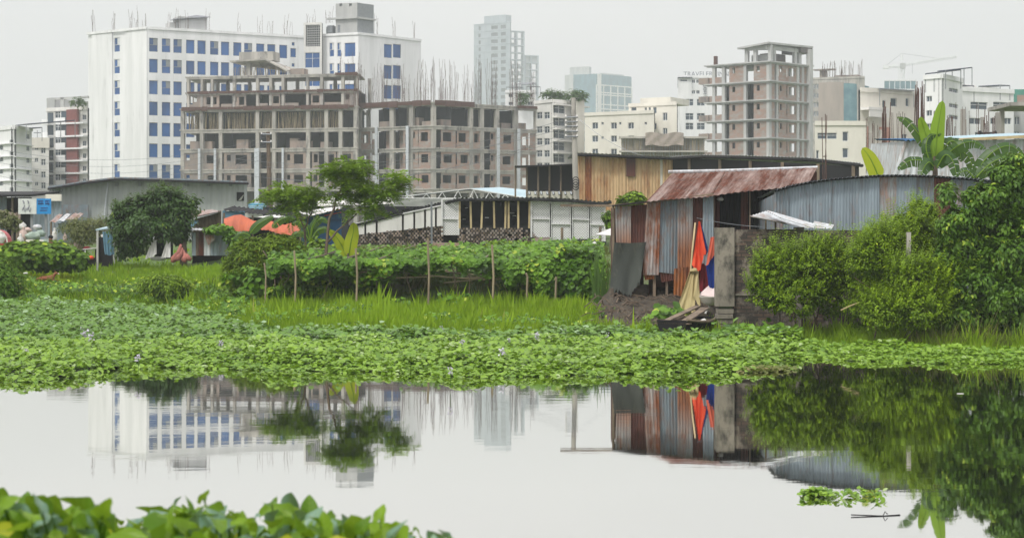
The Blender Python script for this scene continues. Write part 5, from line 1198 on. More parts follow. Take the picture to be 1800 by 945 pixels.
for px in (202, 243, 284, 325, 363, 402): mb = MB(); q = P(px, 327, YQ-.2); mb.box(q, (.18, 0, 0), (0, .15, 0), (0, 0, .2)); mb.build('bracket', ['grey_frame'], root)
mb = MB(); mb.tube([P(190, 318, YQ-.15), P(186, 350, YQ-.15), P(183, 388, YQ-.15)], .045, 5); mb.build('drain_pipe', ['pipe'], root)
mb = MB(); q = P(416, 353, YQ-.05); mb.box(q, (.42, 0, 0), (0, .04, 0), (0, 0, .5)); o = mb.build('window', ['black'], root)
mb = MB(); mb.poly([P(419, 352, YQ-.1), P(427, 343, YQ-.7), P(429, 342, YQ-.7), P(424, 352, YQ-.1)]); mb.build('shutter', ['cloth_white'], o)
mb = MB(); x1 = X(434, YQ); x0 = x1-2.3; mb.poly([(x1, YQ, 1.7), (x0, YQ+13, 1.7), (x0, YQ+13, Z(323, YQ)-.3), (x1, YQ, Z(323, YQ))]); x1 = X(105, YQ); x2 = x1-2.3; mb.poly([(x1, YQ, 1.7), (x1, YQ, Z(329, YQ)), (x2, YQ+13, Z(329, YQ)-.3), (x2, YQ+13, 1.7)]); mb.poly([(x2, YQ+13, 1.7), (x2, YQ+13, Z(329, YQ)-.3), (x0, YQ+13, Z(323, YQ)-.3), (x0, YQ+13, 1.7)]); mb.build('side_wall', ['galv_pale'], root)
mb = MB(); mb.box((X(107, YQ), YQ-.15, 1.8), (X(184, YQ)-X(107, YQ), 0, 0), (0, .1, 0), (0, 0, .28)); mb.build('plinth', ['cloth_white'], root)

def figures(root, x0, x1, z0, z1, y, n=3):
    """small worn dark figures and strokes of a faded advertisement"""
    mb = MB(); rr = random.Random(4)
    h = z1-z0
    for k in range(2):
        cx = x0+(x1-x0)*(.30+.26*k); w = .045*h
        mb.tube([(cx-.05*h, y, z1-h*.12), (cx, y, z1-h*.2), (cx+.02*h, y, z1-h*.34)], w, 4); mb.tube([(cx+.06*h, y, z1-h*.42), (cx+.01*h, y, z0+h*.36), (cx+.10*h, y, z0+h*.14)], w*.8, 4)
        mb.tube([(cx-.02*h, y, z0+h*.44), (cx-.09*h, y, z0+h*.24)], w*.6, 4); mb.tube([(cx+.16*h, y, z0+h*.4), (cx+.13*h, y, z0+h*.2)], w*.6, 4)
    return mb.build('figures', ['ink'], root)
def strokes(root, x0, x1, z0, z1, y):
    """rows of block shaped worn letters hanging from head lines"""
    mb = MB(); rr = random.Random(5); h = z1-z0; w = x1-x0
    for (fa, fb, za, zb) in ((.08, .48, .55, .86), (.6, .93, .55, .86)):
        mb.box((x0+w*fa, y, z0+h*zb-.03), (w*(fb-fa), 0, 0), (0, .01, 0), (0, 0, .05))
        k = fa+.03
        while k < fb-.05: mb.box((x0+w*k, y, z0+h*(za+rr.uniform(0, .08))), (w*.045, 0, 0), (0, .01, 0), (0, 0, h*(zb-za)*.75)); mb.box((x0+w*k, y, z0+h*(za+.08)), (w*.09, 0, 0), (0, .01, 0), (0, 0, .05)); k += .105
    for (fa, fb, zc) in ((.3, .8, .36), (.25, .75, .2)): mb.box((x0+w*fa, y, z0+h*zc), (w*(fb-fa), 0, 0), (0, .01, 0), (0, 0, .05))
    return mb.build('lettering', ['sign_ink'], root)
def signboard(label, Y, a, b_, c, yt, yb):
    x0, x1, x2 = X(a, Y), X(b_, Y), X(c, Y); z0, z1 = Z(yb, Y), Z(yt, Y)
    root = thing('signboard', label, 'sign', ((x0+x2)/2, Y, z0), 'white and blue signboards')
    mb = MB(); mb.box((x0, Y, z0), (x1-x0, 0, 0), (0, .08, 0), (0, 0, z1-z0)); mb.build('picture_panel', ['sign_white'], root)
    mb = MB(); mb.box((x1+.01, Y, z0), (x2-x1, 0, 0), (0, .08, 0), (0, 0, z1-z0)); mb.build('blue_panel', ['sign_blue'], root)
    figures(root, x0, x1, z0, z1, Y-.012); strokes(root, x1, x2, z0, z1, Y-.012); return root
root_s = signboard('worn white and blue signboard standing on posts above the shop door', 86., 32, 64, 89, 349, 376)
for px in (56, 81): mb = MB(); x = X(px, 86.2); mb.beam((x, 86.2, 1.4), (x, 86.2, Z(376, 86)), .12); mb.build('post', ['grey_frame'], root_s)
signboard('smaller white and blue signboard fixed to the grey warehouse wall', YQ-.25, 107, 135, 153, 360, 379)

YV = 91.
root = thing('tin_shop', 'small grey tin shop with a dark doorway at the left edge', 'shop', (X(50, YV), YV, 1.8))
sheet('metal_sheet', pq([(56, 352), (108, 352), (56, 432), (108, 432)], YV), 'galv_blue', root, pitch=.2, amp=.02)
sheet('metal_sheet', pq([(-60, 346), (12, 346), (-60, 432), (12, 432)], YV), 'galv_blue2', root, pitch=.2, amp=.02)
mb = MB(); q = P(5, 432, YV+1.2); mb.box(q, (X(56, YV)-X(5, YV), 0, 0), (0, .1, 0), (0, 0, Z(346, YV)-q.z)); mb.build('dark_doorway', ['black'], root)
mb = MB(); mb.box(P(-70, 346, YV-1), (X(50, YV)-X(-70, YV), 0, 0), (0, 6, .3), (0, 0, .12)); mb.build('roof', ['black'], root)
mb = MB(); mb.box(P(80, 353, YV-.3), (X(107, YV)-X(80, YV), 0, 0), (0, .2, 0), (0, 0, .35)); mb.build('fascia', ['cream'], root)
mb = MB(); mb.box((X(-60, YV), YV+6, 1.7), (X(106, YV)-X(-60, YV), 0, 0), (0, .1, 0), (0, 0, 2.2)); mb.build('back_wall', ['galv_blue2'], root)
for px in (22, 34): mb = MB(); q = P(px, 432, YV-.3); mb.beam(q, P(px, 347, YV-.3), .1); mb.build('post', ['wood'], root)
# lean-to roof of loose sheets
root = thing('lean_to', 'low lean-to of loose rusty roof sheets under the blue signboard', 'shelter', (X(115, 83), 83, 1.5))
for i, (a, b_) in enumerate(((88, 104), (102, 118), (116, 140))):
    q = [P(a+12, 377-i, 85), P(b_+8, 376-i, 85), P(a-2, 390-i*2, 82), P(b_-4, 390-i*2, 82)]
    mb = MB(); corr(mb, *q, pitch=.25, amp=.03, nv=1); mb.build('roof_sheet', [('galv_rusty', 'galv_white', 'galv_rusty')[i]], root)
for px in (90, 132): mb = MB(); x = X(px, 82.5); mb.beam((x, 82.5, 1.4), P(px, 388, 82.5), .08); mb.build('post', ['wood'], root)
sheet('metal_sheet', pq([(92, 392), (128, 392), (92, 425), (128, 425)], 84), 'galv_blue', root, pitch=.2)
# brown awning at the left edge
root = thing('brown_awning', 'sagging brown awning over the left edge of the shop yard', 'awning', (X(0, 82), 82, 1.5))
mb = MB(); g = []
for j in range(5): g.append([P(-60+i*12, 362+i*1.6+j*2.6+1.5*math.sin(i), 84-j*.5) for i in range(9)])
mb.grid(g); mb.build('canvas', ['cloth_maroon' if 0 else 'bark'], root)
for px in (-10, 30): mb = MB(); x = X(px, 82.5); mb.beam((x, 82.5, 1.4), P(px, 373, 82.5), .09); mb.build('post', ['wood'], root)

# red three-wheeler hood
Yr = 74.; x = X(2, Yr); z0 = gz(x, Yr)
root = thing('rickshaw', 'red rickshaw with a curved hood cut off by the left edge', 'rickshaw', (x, Yr, z0))
mb = MB(); g = []
for k in range(9):
    a = math.pi*k/8; g.append([Vector((x-.15+.52*math.cos(a), Yr+d, z0+.75+.55*math.sin(a))) for d in (-.35, 0, .35)])
mb.grid(g); mb.poly([r_[2] for r_ in g]); o = mb.build('hood', ['red_paint'], root, smooth=False)
mb = MB()
for k in (0, 2, 4, 6, 8): a = math.pi*k/8
mb.tube([r_[0] for r_ in g], .035, 5); mb.build('hood_rim', ['cream'], root)
mb = MB(); mb.cb(x-.15, Yr, z0+.35, .95, .6, .35); mb.build('seat_body', ['red_paint'], root)
for d in (-.36, .36):
    mb = MB(); c = Vector((x-.1, Yr+d, z0+.32)); mb.tube([c+Vector((.32*math.cos(t*.3927), 0, .32*math.sin(t*.3927))) for t in range(17)], .03, 5)
    for t in range(6): mb.tube([c, c+Vector((.31*math.cos(t*1.047), 0, .31*math.sin(t*1.047)))], .008, 3)
    mb.build('wheel', ['black'], root)

# sacks, boards, benches of the yard
Yk = 72.
for a in ((41, 424, Yk, 14, 24, 'sack_pink', 'upright pinkish sack at the left end of the heap', 1), (40, 404, Yk+.6, 12, 14, 'cloth_white', 'small white sack balanced above the pinkish one', 2, True),
          (57, 422, Yk, 28, 15, 'sack_green', 'big pale green sack lying in the middle of the heap', 3, True), (47, 409, Yk+1, 18, 10, 'sack_pink', 'flat pinkish sack behind the big pale green one', 4, True),
          (70, 416, Yk+1, 22, 12, 'sack_green', 'pale green sack right behind the biggest green one', 5, True), (66, 404, Yk+1.4, 16, 10, 'galv_white', 'grey sack on top of the heap by the sign post', 6, True),
          (36, 438, Yk-1, 12, 26, 'cloth_white', 'tall whitish sack left of the light boards', 7), (96, 424, Yk, 10, 22, 'cloth_white', 'curved white sack behind the person in black', 8),
          (138, 438, Yk-2, 18, 18, 'sack_pink', 'rounded pale sack behind the thin tree stem', 9, True), (133, 452, Yk-3, 14, 16, 'cloth_white', 'pale sack at the foot of the thin tree stem', 10), (2, 428, Yk-1, 14, 20, 'cloth_white', 'white sack by the red rickshaw', 11),
          (150, 455, Yk-3, 12, 14, 'cloth_white', 'small white sack under the dark table', 12), (128, 446, Yk-2, 16, 6, 'sack_pink', 'flat pink sack beside the table', 13, True),
          (209, 459, Yk-5, 9, 22, 'cloth_white', 'narrow white bag standing left of the broad tree', 14), (180, 444, Yk-3.4, 12, 30, 'cloth_white', 'ribbed whitish sack standing left of the blue tarpaulin', 15),
          (114, 424, Yk+1, 7, 14, 'sack_pink', 'small pale sack under the lean-to', 16), (277, 458, 66, 24, 8, 'cloth_white', 'long white sack lying between the two hanging sheets', 17, True), (88, 447, Yk-1, 16, 14, 'cloth_white', 'white bag right below the person in black', 18, True)):
    sack(*a)
for i, (a, b_, yt, yb, mt, lab) in enumerate(((45, 76, 421, 434, 'cream', 'long pale board propped behind the leafy shrub'), (76, 88, 420, 434, 'sack_green', 'greenish board next to the long pale one'))):
    mb = MB(); q = P(a, yb, Yk-.5); mb.box(q, (X(b_, Yk)-X(a, Yk), 0, 0), (0, .12, .0), (0, .05, Z(yt, Yk)-Z(yb, Yk))); tag(recentre(mb.build('board', [mt])), lab, 'board', 'boards propped by the sacks')
root = thing('bench', 'brown wooden bench behind the thin tree', 'bench', (X(120, 71), 71, gz(X(120, 71), 71)))
mb = MB(); q = P(108, 430, 71); mb.box(q, (X(134, 71)-X(108, 71), 0, 0), (0, .4, 0), (0, 0, .06)); mb.build('seat', ['bark'], root)
for px in (110, 132):
    for d in (.05, .33): mb = MB(); mb.beam((X(px, 71), 71+d, gz(X(px, 71), 71)), (X(px, 71), 71+d, q.z), .05); mb.build('leg', ['bark'], root)
root = thing('work_table', 'dark cluttered table with a purple cloth by the tarpaulin shelter', 'table', (X(155, 68), 68, gz(X(155, 68), 68)))
mb = MB(); q = P(145, 439, 68); mb.box(q, (X(170, 68)-X(145, 68), 0, .06), (0, .5, 0), (0, 0, .04)); mb.build('top', ['cloth_white'], root)
for px in (147, 168):
    for d in (.04, .44): mb = MB(); mb.beam((X(px, 68), 68+d, gz(X(px, 68), 68)), (X(px, 68), 68+d, q.z+.02), .05); mb.build('leg', ['black'], root)
mb = MB(); mb.cb(X(157, 68.3), 68.4, gz(X(157, 68), 68), .5, .2, .4); mb.build('dark_box', ['black'], root)
mb = MB(); blob(mb, P(153, 436, 68.2), (.16, .12, .07), 4); tag(recentre(mb.build('purple_cloth', ['cloth_maroon'], smooth=True)), 'crumpled purple cloth lying on the cluttered table', 'cloth')
mb = MB(); blob(mb, P(160, 453, 66.5), (.12, .1, .08), 4); tag(recentre(mb.build('red_bag', ['cloth_red'], smooth=True)), 'red plastic bag on the ground by the table', 'bag')
# tarpaulin shelter
root = thing('tarpaulin_shelter', 'small shelter with a pale sheet roof held up on poles', 'shelter', (X(185, 67), 67, gz(X(185, 67), 67)))
mb = MB(); mb.box(P(168, 405, 66.5), (X(203, 66)-X(168, 66), 0, .08), (0, 1.6, .1), (0, 0, .05)); mb.build('roof_sheet', ['roof_blue'], root)
for px, Y in ((171, 66.7), (201, 66.7), (172, 68), (200, 68)): mb = MB(); x = X(px, Y); mb.beam((x, Y, gz(x, Y)), P(px, 404, Y), .05); mb.build('pole', ['cloth_white'], root)
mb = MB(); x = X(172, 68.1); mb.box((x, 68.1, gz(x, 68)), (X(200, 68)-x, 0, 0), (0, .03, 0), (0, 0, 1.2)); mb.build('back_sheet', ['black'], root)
tag(recentre(cloth('tarpaulin', pq([(180, 407), (188, 408), (197, 407)], 66.4), pq([(184, 446), (192, 449), (201, 447)], 66.2), 'tarp_blue', None, 18, 10, 3, .04, seed=2)), 'faded blue tarpaulin hanging from the small shelter', 'tarpaulin')
tag(recentre(cloth('white_sheet', pq([(268, 421), (271, 422), (275, 423)], 65.5), pq([(255, 455), (264, 453), (275, 447)], 65.3), 'cloth_white', None, 16, 8, 2.5, .04, seed=4)), 'white sheet hanging in folds left of the dark gap under the tree', 'sheet')
tag(recentre(cloth('white_sheet', pq([(293, 421), (296, 421), (300, 424)], 65.5), pq([(283, 453), (290, 453), (300, 452)], 65.3), 'cloth_white', None, 16, 8, 2.5, .04, seed=6)), 'white sheet hanging in folds right of the dark gap under the tree', 'sheet')
mb = MB(); mb.beam(P(268, 421, 65.6), P(300, 422, 65.6), .03); mb.build('rail', ['wood'])
bpy.data.objects['rail'].name = 'hanging_rail'; tag(recentre(bpy.data.objects['hanging_rail']), 'thin rail carrying the two white sheets', 'rail')
mb = MB(); q = P(272, 455, 67); mb.box(q, (.6, 0, 0), (0, .6, 0), (0, 0, .7)); tag(recentre(mb.build('gap_box', ['black'])), 'black box filling the gap between the two white sheets', 'crate')  # plain black box filling the space between the sheets
# salmon cloth heap round the trunk
mb = MB()
for k, (a, b_) in enumerate((((318, 430), (303, 461)), ((320, 436), (312, 458)), ((322, 440), (326, 460)), ((323, 444), (336, 456)), ((318, 446), (306, 458)))):
    p0, p1 = P(*a, 64.6), P(*b_, 64.2); mb.tube([p0, p0.lerp(p1, .4)+Vector((.04, -.05, -.03)), p0.lerp(p1, .75)+Vector((-.03, -.08, -.02)), p1], [.05, .08, .11, .07], 7)
tag(recentre(mb.build('cloth_heap', ['cloth_salmon'], smooth=True)), 'salmon red cloth wrapped and heaped at the foot of the broad tree', 'cloth')

# huts with the orange tarpaulin
YH = 72.
root = thing('brown_hut', 'brown patched hut with a grey slanting roof right of the broad tree', 'hut', (X(365, YH), YH, gz(X(365, YH), YH)))
mb = MB(); mb.poly([P(338, 420, YH), P(386, 420, YH), P(386, 373, YH), P(342, 385, YH)]); mb.build('wall', ['bark'], root)
mb = MB(); mb.poly([P(326, 384, YH-.5), P(388, 371, YH-.5), P(372, 368, YH+3), P(330, 372, YH+3)]); mb.poly([P(326, 385.5, YH-.5), P(330, 373, YH+3), P(372, 369, YH+3), P(388, 372.5, YH-.5)]); mb.build('roof', ['galv_rusty'], root)
mb = MB(); mb.poly([P(328, 397, YH-.6), P(338, 399, YH-.6), P(350, 388, YH-.3), P(328, 386, YH-.3)]); mb.build('blue_flap', ['tarp_blue'], root)
for px, mt in ((386, 'wood'), (394, 'tarp_blue')): mb = MB(); x = X(px, YH); mb.beam((x, YH-.1, 1.1), P(px, 370, YH-.1), .12); mb.build('post', [mt], root)
root = thing('tin_hut', 'small low tin hut patched with grey and brown sheets, vine creeping over its roof', 'hut', (X(372, 66), 66, gz(X(372, 66), 66)))
for (a, b_, mt) in ((337, 344, 'galv_blue'), (344, 349, 'bark'), (349, 358, 'rust_red'), (358, 370, 'galv_white'), (370, 405, 'galv_blue')):
    sheet('metal_sheet', pq([(a, 408+(a-337)*.05), (b_, 408+(b_-337)*.05), (a, 449), (b_, 449)], 66), mt, root, pitch=.15, amp=.015)
mb = MB(); corr(mb, P(334, 404, 65.6), P(408, 407, 65.6), P(338, 401, 68), P(408, 402, 68), pitch=.15, nv=1); mb.build('roof_sheet', ['galv_white'], root)
mb = MB(); mb.poly([P(359, 413, 65.8), P(375, 409, 65.7), P(378, 421, 65.8), P(366, 431, 65.8)]); mb.build('patch', ['galv_rusty'], root)
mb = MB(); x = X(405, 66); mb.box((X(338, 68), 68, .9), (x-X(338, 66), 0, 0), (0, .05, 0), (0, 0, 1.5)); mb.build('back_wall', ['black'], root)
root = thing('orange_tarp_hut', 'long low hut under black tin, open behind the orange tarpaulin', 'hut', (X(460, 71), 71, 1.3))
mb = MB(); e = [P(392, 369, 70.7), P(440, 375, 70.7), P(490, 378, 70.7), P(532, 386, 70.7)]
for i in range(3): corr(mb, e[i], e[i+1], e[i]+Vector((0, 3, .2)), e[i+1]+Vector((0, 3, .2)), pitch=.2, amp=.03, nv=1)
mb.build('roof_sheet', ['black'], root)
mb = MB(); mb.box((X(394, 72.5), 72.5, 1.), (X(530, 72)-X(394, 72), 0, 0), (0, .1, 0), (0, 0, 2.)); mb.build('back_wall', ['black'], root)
for px in (394, 444, 484, 528): mb = MB(); x = X(px, 70.9); mb.beam((x, 70.9, 1.1), P(px, 374+(px-394)*.09, 70.9), .07); mb.build('post', ['wood'], root)
mb = MB(); mb.box(P(396, 383, 70.8), (X(430, 71)-X(396, 71), 0, 0), (0, .03, 0), (0, 0, .28)); mb.build('blue_strip', ['tarp_blue'], root)
o = cloth('tarpaulin', pq([(394, 384), (412, 378), (424, 377), (440, 385), (446, 388), (470, 388), (481, 389), (500, 395), (515, 391), (525, 398)], 70.4), pq([(396, 398), (412, 406), (430, 409), (446, 403), (470, 404), (490, 410), (510, 413), (531, 409)], 69.8), 'tarp_orange', None, 70, 16, 9, .035, belly=.12, seed=9)
tag(recentre(o), 'long sagging orange tarpaulin stretched over the front of the black roofed hut', 'tarpaulin')
YU = 79.
root = thing('blue_hut', 'blue painted hut with a whitish sheet roof behind the feathery tree', 'hut', (X(560, YU), YU, 1.4))
mb = MB(); q = P(505, 432, YU); mb.box(q, (X(600, YU)-X(505, YU), 0, 0), (0, .1, 0), (0, 0, Z(386, YU)-q.z)); mb.poly([P(505, 388, YU), P(600, 388, YU), P(600, 367, YU), P(552, 378, YU)]); mb.build('wall', ['blue_paint'], root)
mb = MB(); mb.poly([P(452, 381, YU-.5), P(505, 389, YU-1), P(602, 366, YU-1), P(600, 362, YU+1), P(500, 375, YU+1)]); mb.build('roof', ['cloth_white'], root)
mb = MB(); mb.box((X(440, YU+1), YU+1, 1.3), (X(505, YU)-X(440, YU), 0, 0), (0, .1, 0), (0, 0, Z(388, YU)-1.4)); mb.build('front_wall', ['dark_in'], root); mb = MB(); mb.box((X(440, YU+1), YU+5, 1.3), (X(600, YU)-X(440, YU), 0, 0), (0, .1, 0), (0, 0, 2.3)); mb.build('back_wall', ['dark_in'], root)
for (a, b_, y) in ((560, 598, 372), (570, 600, 377)): mb = MB(); mb.beam(P(a, y+2, YU-.05), P(b_, y-4, YU-.05), .05); mb.build('red_trim', ['red_paint'], root)
Yw = 96.
root = thing('water_tank', 'blue plastic water tank on a small flat roof left of the feathery tree', 'water tank', (X(452, Yw), Yw, Z(368, Yw)))
mb = MB(); c = P(452, 368, Yw); mb.tube([c, c+Vector((0, 0, .28))], .5, 16); mb.tube([c+Vector((0, 0, .281)), c+Vector((0, 0, .36))], [.5, .3], 16); mb.build('drum', ['tank'], root)
for k in (1, 2): mb = MB(); mb.tube([c+Vector((0, 0, .09*k)), c+Vector((0, 0, .09*k+.03))], .52, 16); mb.build('band', ['roof_blue'], root)
root = thing('flat_roof_hut', 'small hut with a white flat roof that carries the blue water tank', 'hut', (X(455, Yw), Yw, 1.9))
mb = MB(); mb.box((X(430, Yw-1), Yw-1, Z(369.5, Yw)), (X(490, Yw)-X(430, Yw), 0, 0), (0, 3, 0), (0, 0, Z(368, Yw)-Z(369.5, Yw)-.002)); mb.build('roof', ['white_far'], root)
mb = MB(); mb.box((X(434, Yw), Yw-.6, 1.8), (X(486, Yw)-X(434, Yw), 0, 0), (0, 2.4, 0), (0, 0, Z(369.5, Yw)-1.81)); mb.build('wall', ['grey_wall'], root)

# ------------------------------------------------------------------ poles and wires
def pole(px, Y, ytop, w, label, arms, mat='concrete'):
    x = X(px, Y); z0 = gz(x, Y); root = thing('utility_pole', label, 'pole', (x, Y, z0)); w_ = w*Y/F
    mb = MB(); mb.tube([(x+.25, Y, z0), (x+.1, Y, (z0+Z(ytop, Y))/2), (x, Y, Z(ytop, Y))], [w_*.6, w_*.5, w_*.4], 8); mb.build('shaft', [mat], root)
    for py in arms:
        mb = MB(); q = P(px, py, Y-.2); mb.tube([q-Vector((.45, 0, 0)), q+Vector((.25, 0, 0))], .04, 5)
        mb.build('cross_arm', ['steel'], root)
        for d in (-.42, .2): mb = MB(); mb.tube([q+Vector((d, 0, .02)), q+Vector((d, 0, .14))], [.06, .035], 6); mb.build('insulator', ['white_far'], root)
    return root
r1 = pole(1008, 95., 172, 10, 'tall concrete utility pole in front of the ochre warehouse', (206, 214, 222, 231, 240))
mb = MB(); c = P(1012, 318, 94.6)
for k in range(3): mb.tube([c+Vector((.18*math.cos(t*.5), -.03*k, -.14*k+.22*math.sin(t*.5))) for t in range(13)], .03, 4)
mb.build('cable_coil', ['black'], r1)
r2 = pole(471, 112., 232, 8, 'weathered utility pole in front of the stepped unfinished block', (236, 250), 'bark')
def wire(p, q, sag, label, r=.012):
    mb = MB(); p, q = Vector(p), Vector(q); mb.tube([p.lerp(q, k/16)-Vector((0, 0, sag*4*(k/16)*(1-k/16))) for k in range(17)], r, 4, cap=False)
    tag(recentre(mb.build('overhead_wire', ['steel'])), label, 'wire', 'overhead wires')
for k, (y0, x1, y1) in enumerate(((206, 760, 262), (214, 700, 285), (222, 640, 268), (231, 700, 300), (240, 640, 290))):
    wire(P(1004, y0, 95), P(x1-235, y1+6+k*2, 112), .9+.1*k, 'overhead wire from the concrete pole towards the weathered pole, %s one' % ('uppermost', 'second', 'third', 'fourth', 'lowest')[k])
wire(P(1008, 200, 95), P(1132, 274, 92), .35, 'single wire running down right from the concrete pole')
for k in range(6):
    wire(P(471, 240+k*7, 112), P(-60, 250+k*11, 104), 1.3+.1*k, 'thin wire crossing the left flats, %s from the top' % ('first', 'second', 'third', 'fourth', 'fifth', 'sixth')[k], .011)
# ------------------------------------------------------------------ plants
def rvec(n): return nrm(rng.normal(size=(n, 3)))
def foliage(name, mat, root, ells, leaf, count, tpl=LEAF_T, clump=.28, up=.5, droop=.3, deep=.8, Y=40., sizevar=.35, out=.6, tip=None):
    """leaf clumps spread over a set of ellipsoids given as (px, py, rx px, ry px[, dY])"""
    C, Rr, Wt = [], [], []
    for e in ells:
        y = Y+(e[4] if len(e) > 4 else 0); k = y/F; c = P(e[0], e[1], y); C.append((c.x, c.y, c.z)); r = (e[2]*k, e[2]*k*deep, e[3]*k); Rr.append(r); Wt.append(r[0]*r[2])
    C, Rr, Wt = np.array(C), np.array(Rr), np.array(Wt); Wt = Wt/Wt.sum()
    per = 22; nc = max(4, count//per); ei = rng.choice(len(C), nc, p=Wt)
    d = rvec(nc); d[:, 2] = np.abs(d[:, 2])*np.where(rng.random(nc) < .72, 1, -1); fr = .5+.62*rng.random(nc)**.7
    cc = C[ei]+d*Rr[ei]*fr[:, None]; tone = rng.random(nc); cs = clump*(.45+1.*rng.random(nc))
    idx = np.repeat(np.arange(nc), per); n = len(idx)
    q = rvec(n)*(rng.random(n)[:, None]**.4); pos = cc[idx]+q*cs[idx][:, None]*np.array([1, 1, .75])
    outd = nrm(d[idx]*np.array([1, 1, .8])); upv = np.array([0, 0, 1.])
    nor = nrm(outd*out+nrm(q)*.45+upv*up+rvec(n)*.45)
    yd = nrm(q*.6+outd*.6-upv*droop+rvec(n)*.7)
    s = leaf*(1-sizevar/2+sizevar*rng.random(n))
    rn = np.clip(tone[idx]*.55+rng.random(n)*.45, 0, 1)
    return scatter(name, tpl[0], tpl[1], pos, basis(nor, yd), s, LM[mat], root, rn)
def stems(root, pairs, r, mat='bark', name='stem', jitter=.06):
    for pts in pairs:
        mb = MB(); pp = [P(*p) for p in pts]; full = []
        for i in range(len(pp)-1):
            for k in range(3): full.append(pp[i].lerp(pp[i+1], k/3)+Vector((random.uniform(-jitter, jitter), random.uniform(-jitter, jitter), 0))*(0 if k == 0 else 1))
        full.append(pp[-1]); n = len(full); mb.tube(full, [r*(1-.65*k/(n-1)) for k in range(n)], 7); mb.build(name, [mat], root, smooth=True)
def plant(name, label, cat, px, Y, group=None, z=None):
    x = X(px, Y); return thing(name, label, cat, (x, Y, gz(x, Y) if z is None else z), group)
def base(px, Y): x = X(px, Y); return (px, HY-(gz(x, Y)-H)*F/Y+2, Y)

def shoots(root, ells, Y, n, L, leaf, mat, name='shoots', tpl=LEAF_T, up=.8, K=9):
    """leafy sprigs standing out of a crown so that its outline is ragged"""
    C, Rr, Wt = [], [], []
    for e in ells: k = (Y+(e[4] if len(e) > 4 else 0))/F; c = P(e[0], e[1], Y+(e[4] if len(e) > 4 else 0)); C.append(tuple(c)); Rr.append((e[2]*k, e[2]*k*.8, e[3]*k)); Wt.append(e[2]*e[3])
    C, Rr, Wt = np.array(C), np.array(Rr), np.array(Wt)/sum(Wt); ei = rng.choice(len(C), n, p=Wt); d = rvec(n); d[:, 2] = np.where(rng.random(n) < .85, np.abs(d[:, 2]), d[:, 2])
    p0 = C[ei]+d*Rr[ei]*.93; dr = nrm(d*.55+np.array([0, -.1, up])+.35*rvec(n)); l = L*(.4+.9*rng.random(n)); tone = rng.random(n)*.4+.2
    pos, nor, yd, s_, rn = [], [], [], [], []
    for k in range(K):
        t = (k+.6)/K; a = k*2.4+rng.random(n)*.6; s1 = nrm(np.cross(dr, np.array([0.3, .1, 1.]))); s2 = np.cross(dr, s1); sd_ = s1*np.cos(a)[:, None]+s2*np.sin(a)[:, None]
        for w_ in (1, -1): pos.append(p0+dr*(l*t)[:, None]); y_ = nrm(sd_*w_+dr*.7); yd.append(y_); nor.append(nrm(dr-sd_*w_*.5+.3*rvec(n)+np.array([0, 0, .4]))); s_.append(leaf*(1.15-.5*t)*(.7+.6*rng.random(n))); rn.append(np.clip(tone+.25*t+.15*rng.random(n), 0, 1))
    return scatter(name, *tpl, np.concatenate(pos), basis(np.concatenate(nor), np.concatenate(yd)), np.concatenate(s_), LM[mat], root, np.concatenate(rn))

# broad dark tree on the left
r = plant('broad_tree', 'broad dark leafed tree with drooping clumps in front of the grey warehouse', 'tree', 322, 66.)
stems(r, [[base(322, 66), (323, 430, 66), (318, 400, 66.3)]], .17, name='trunk')
stems(r, [[(322, 425, 66), (300, 395, 66), (285, 365, 66)], [(322, 425, 66), (270, 410, 65.5), (235, 390, 65.5)], [(318, 405, 66), (330, 385, 66), (333, 365, 66)], [(240, 450, 66.5), (250, 420, 66.2), (262, 400, 66)]], .07, name='limb')
foliage('crown', 'tree', r, [(288, 356, 30, 20), (262, 368, 24, 20), (228, 378, 24, 17), (210, 396, 16, 18), (255, 402, 46, 26, -.4), (308, 388, 24, 30), (328, 364, 12, 12), (341, 362, 7, 14), (222, 432, 20, 20), (246, 430, 16, 14, .6), (298, 408, 26, 18), (318, 410, 12, 22)], .16, 13000, LEAF_T, .27, .45, .8, .8, 66); shoots(r, [(262, 372, 28, 22), (228, 378, 26, 19), (288, 356, 32, 22), (308, 388, 26, 30), (212, 396, 18, 18)], 66, 260, .4, .16, 'tree')

# feathery trees
def fronds(root, ells, Y, n, L=.55, name='crown', mat='feather'):
    C, Rr, Wt = [], [], []
    for e in ells: k = Y/F; c = P(e[0], e[1], Y); C.append(tuple(c)); Rr.append((e[2]*k, e[2]*k*.8, e[3]*k)); Wt.append(e[2]*e[3])
    C, Rr, Wt = np.array(C), np.array(Rr), np.array(Wt)/sum(Wt); ei = rng.choice(len(C), n, p=Wt)
    d = rvec(n); fr = rng.random(n)**.45; p0 = C[ei]+d*Rr[ei]*fr[:, None]
    dr = nrm(np.stack([d[:, 0]+.5*rng.normal(size=n), d[:, 1]+.5*rng.normal(size=n), .28*rng.normal(size=n)+.05], -1)); l = L*(.6+.6*rng.random(n)); tone = rng.random(n)
    K = 13; pos, nor, yd, s, rn = [], [], [], [], []
    side = nrm(np.cross(dr, np.array([0, 0, 1.]))); upn = np.cross(side, dr)
    for k in range(K):
        t = (k+.5)/K; pc = p0+dr*(l*t)[:, None]+np.array([0, 0, -1.])*(l*.38*t*t)[:, None]
        for sg in (-1, 1):
            pos.append(pc); nor.append(nrm(upn+.25*rng.normal(size=(n, 3)))); yd.append(nrm(side*sg+dr*.35+np.array([0, 0, -.15]))); s.append(l*.26*(1-.5*abs(2*t-.9))); rn.append(np.clip(tone*.6+.4*rng.random(n), 0, 1))
    return scatter(name, *LEAF_N, np.concatenate(pos), basis(np.concatenate(nor), np.concatenate(yd)), np.concatenate(s)*1.5, LM[mat], root, np.concatenate(rn))
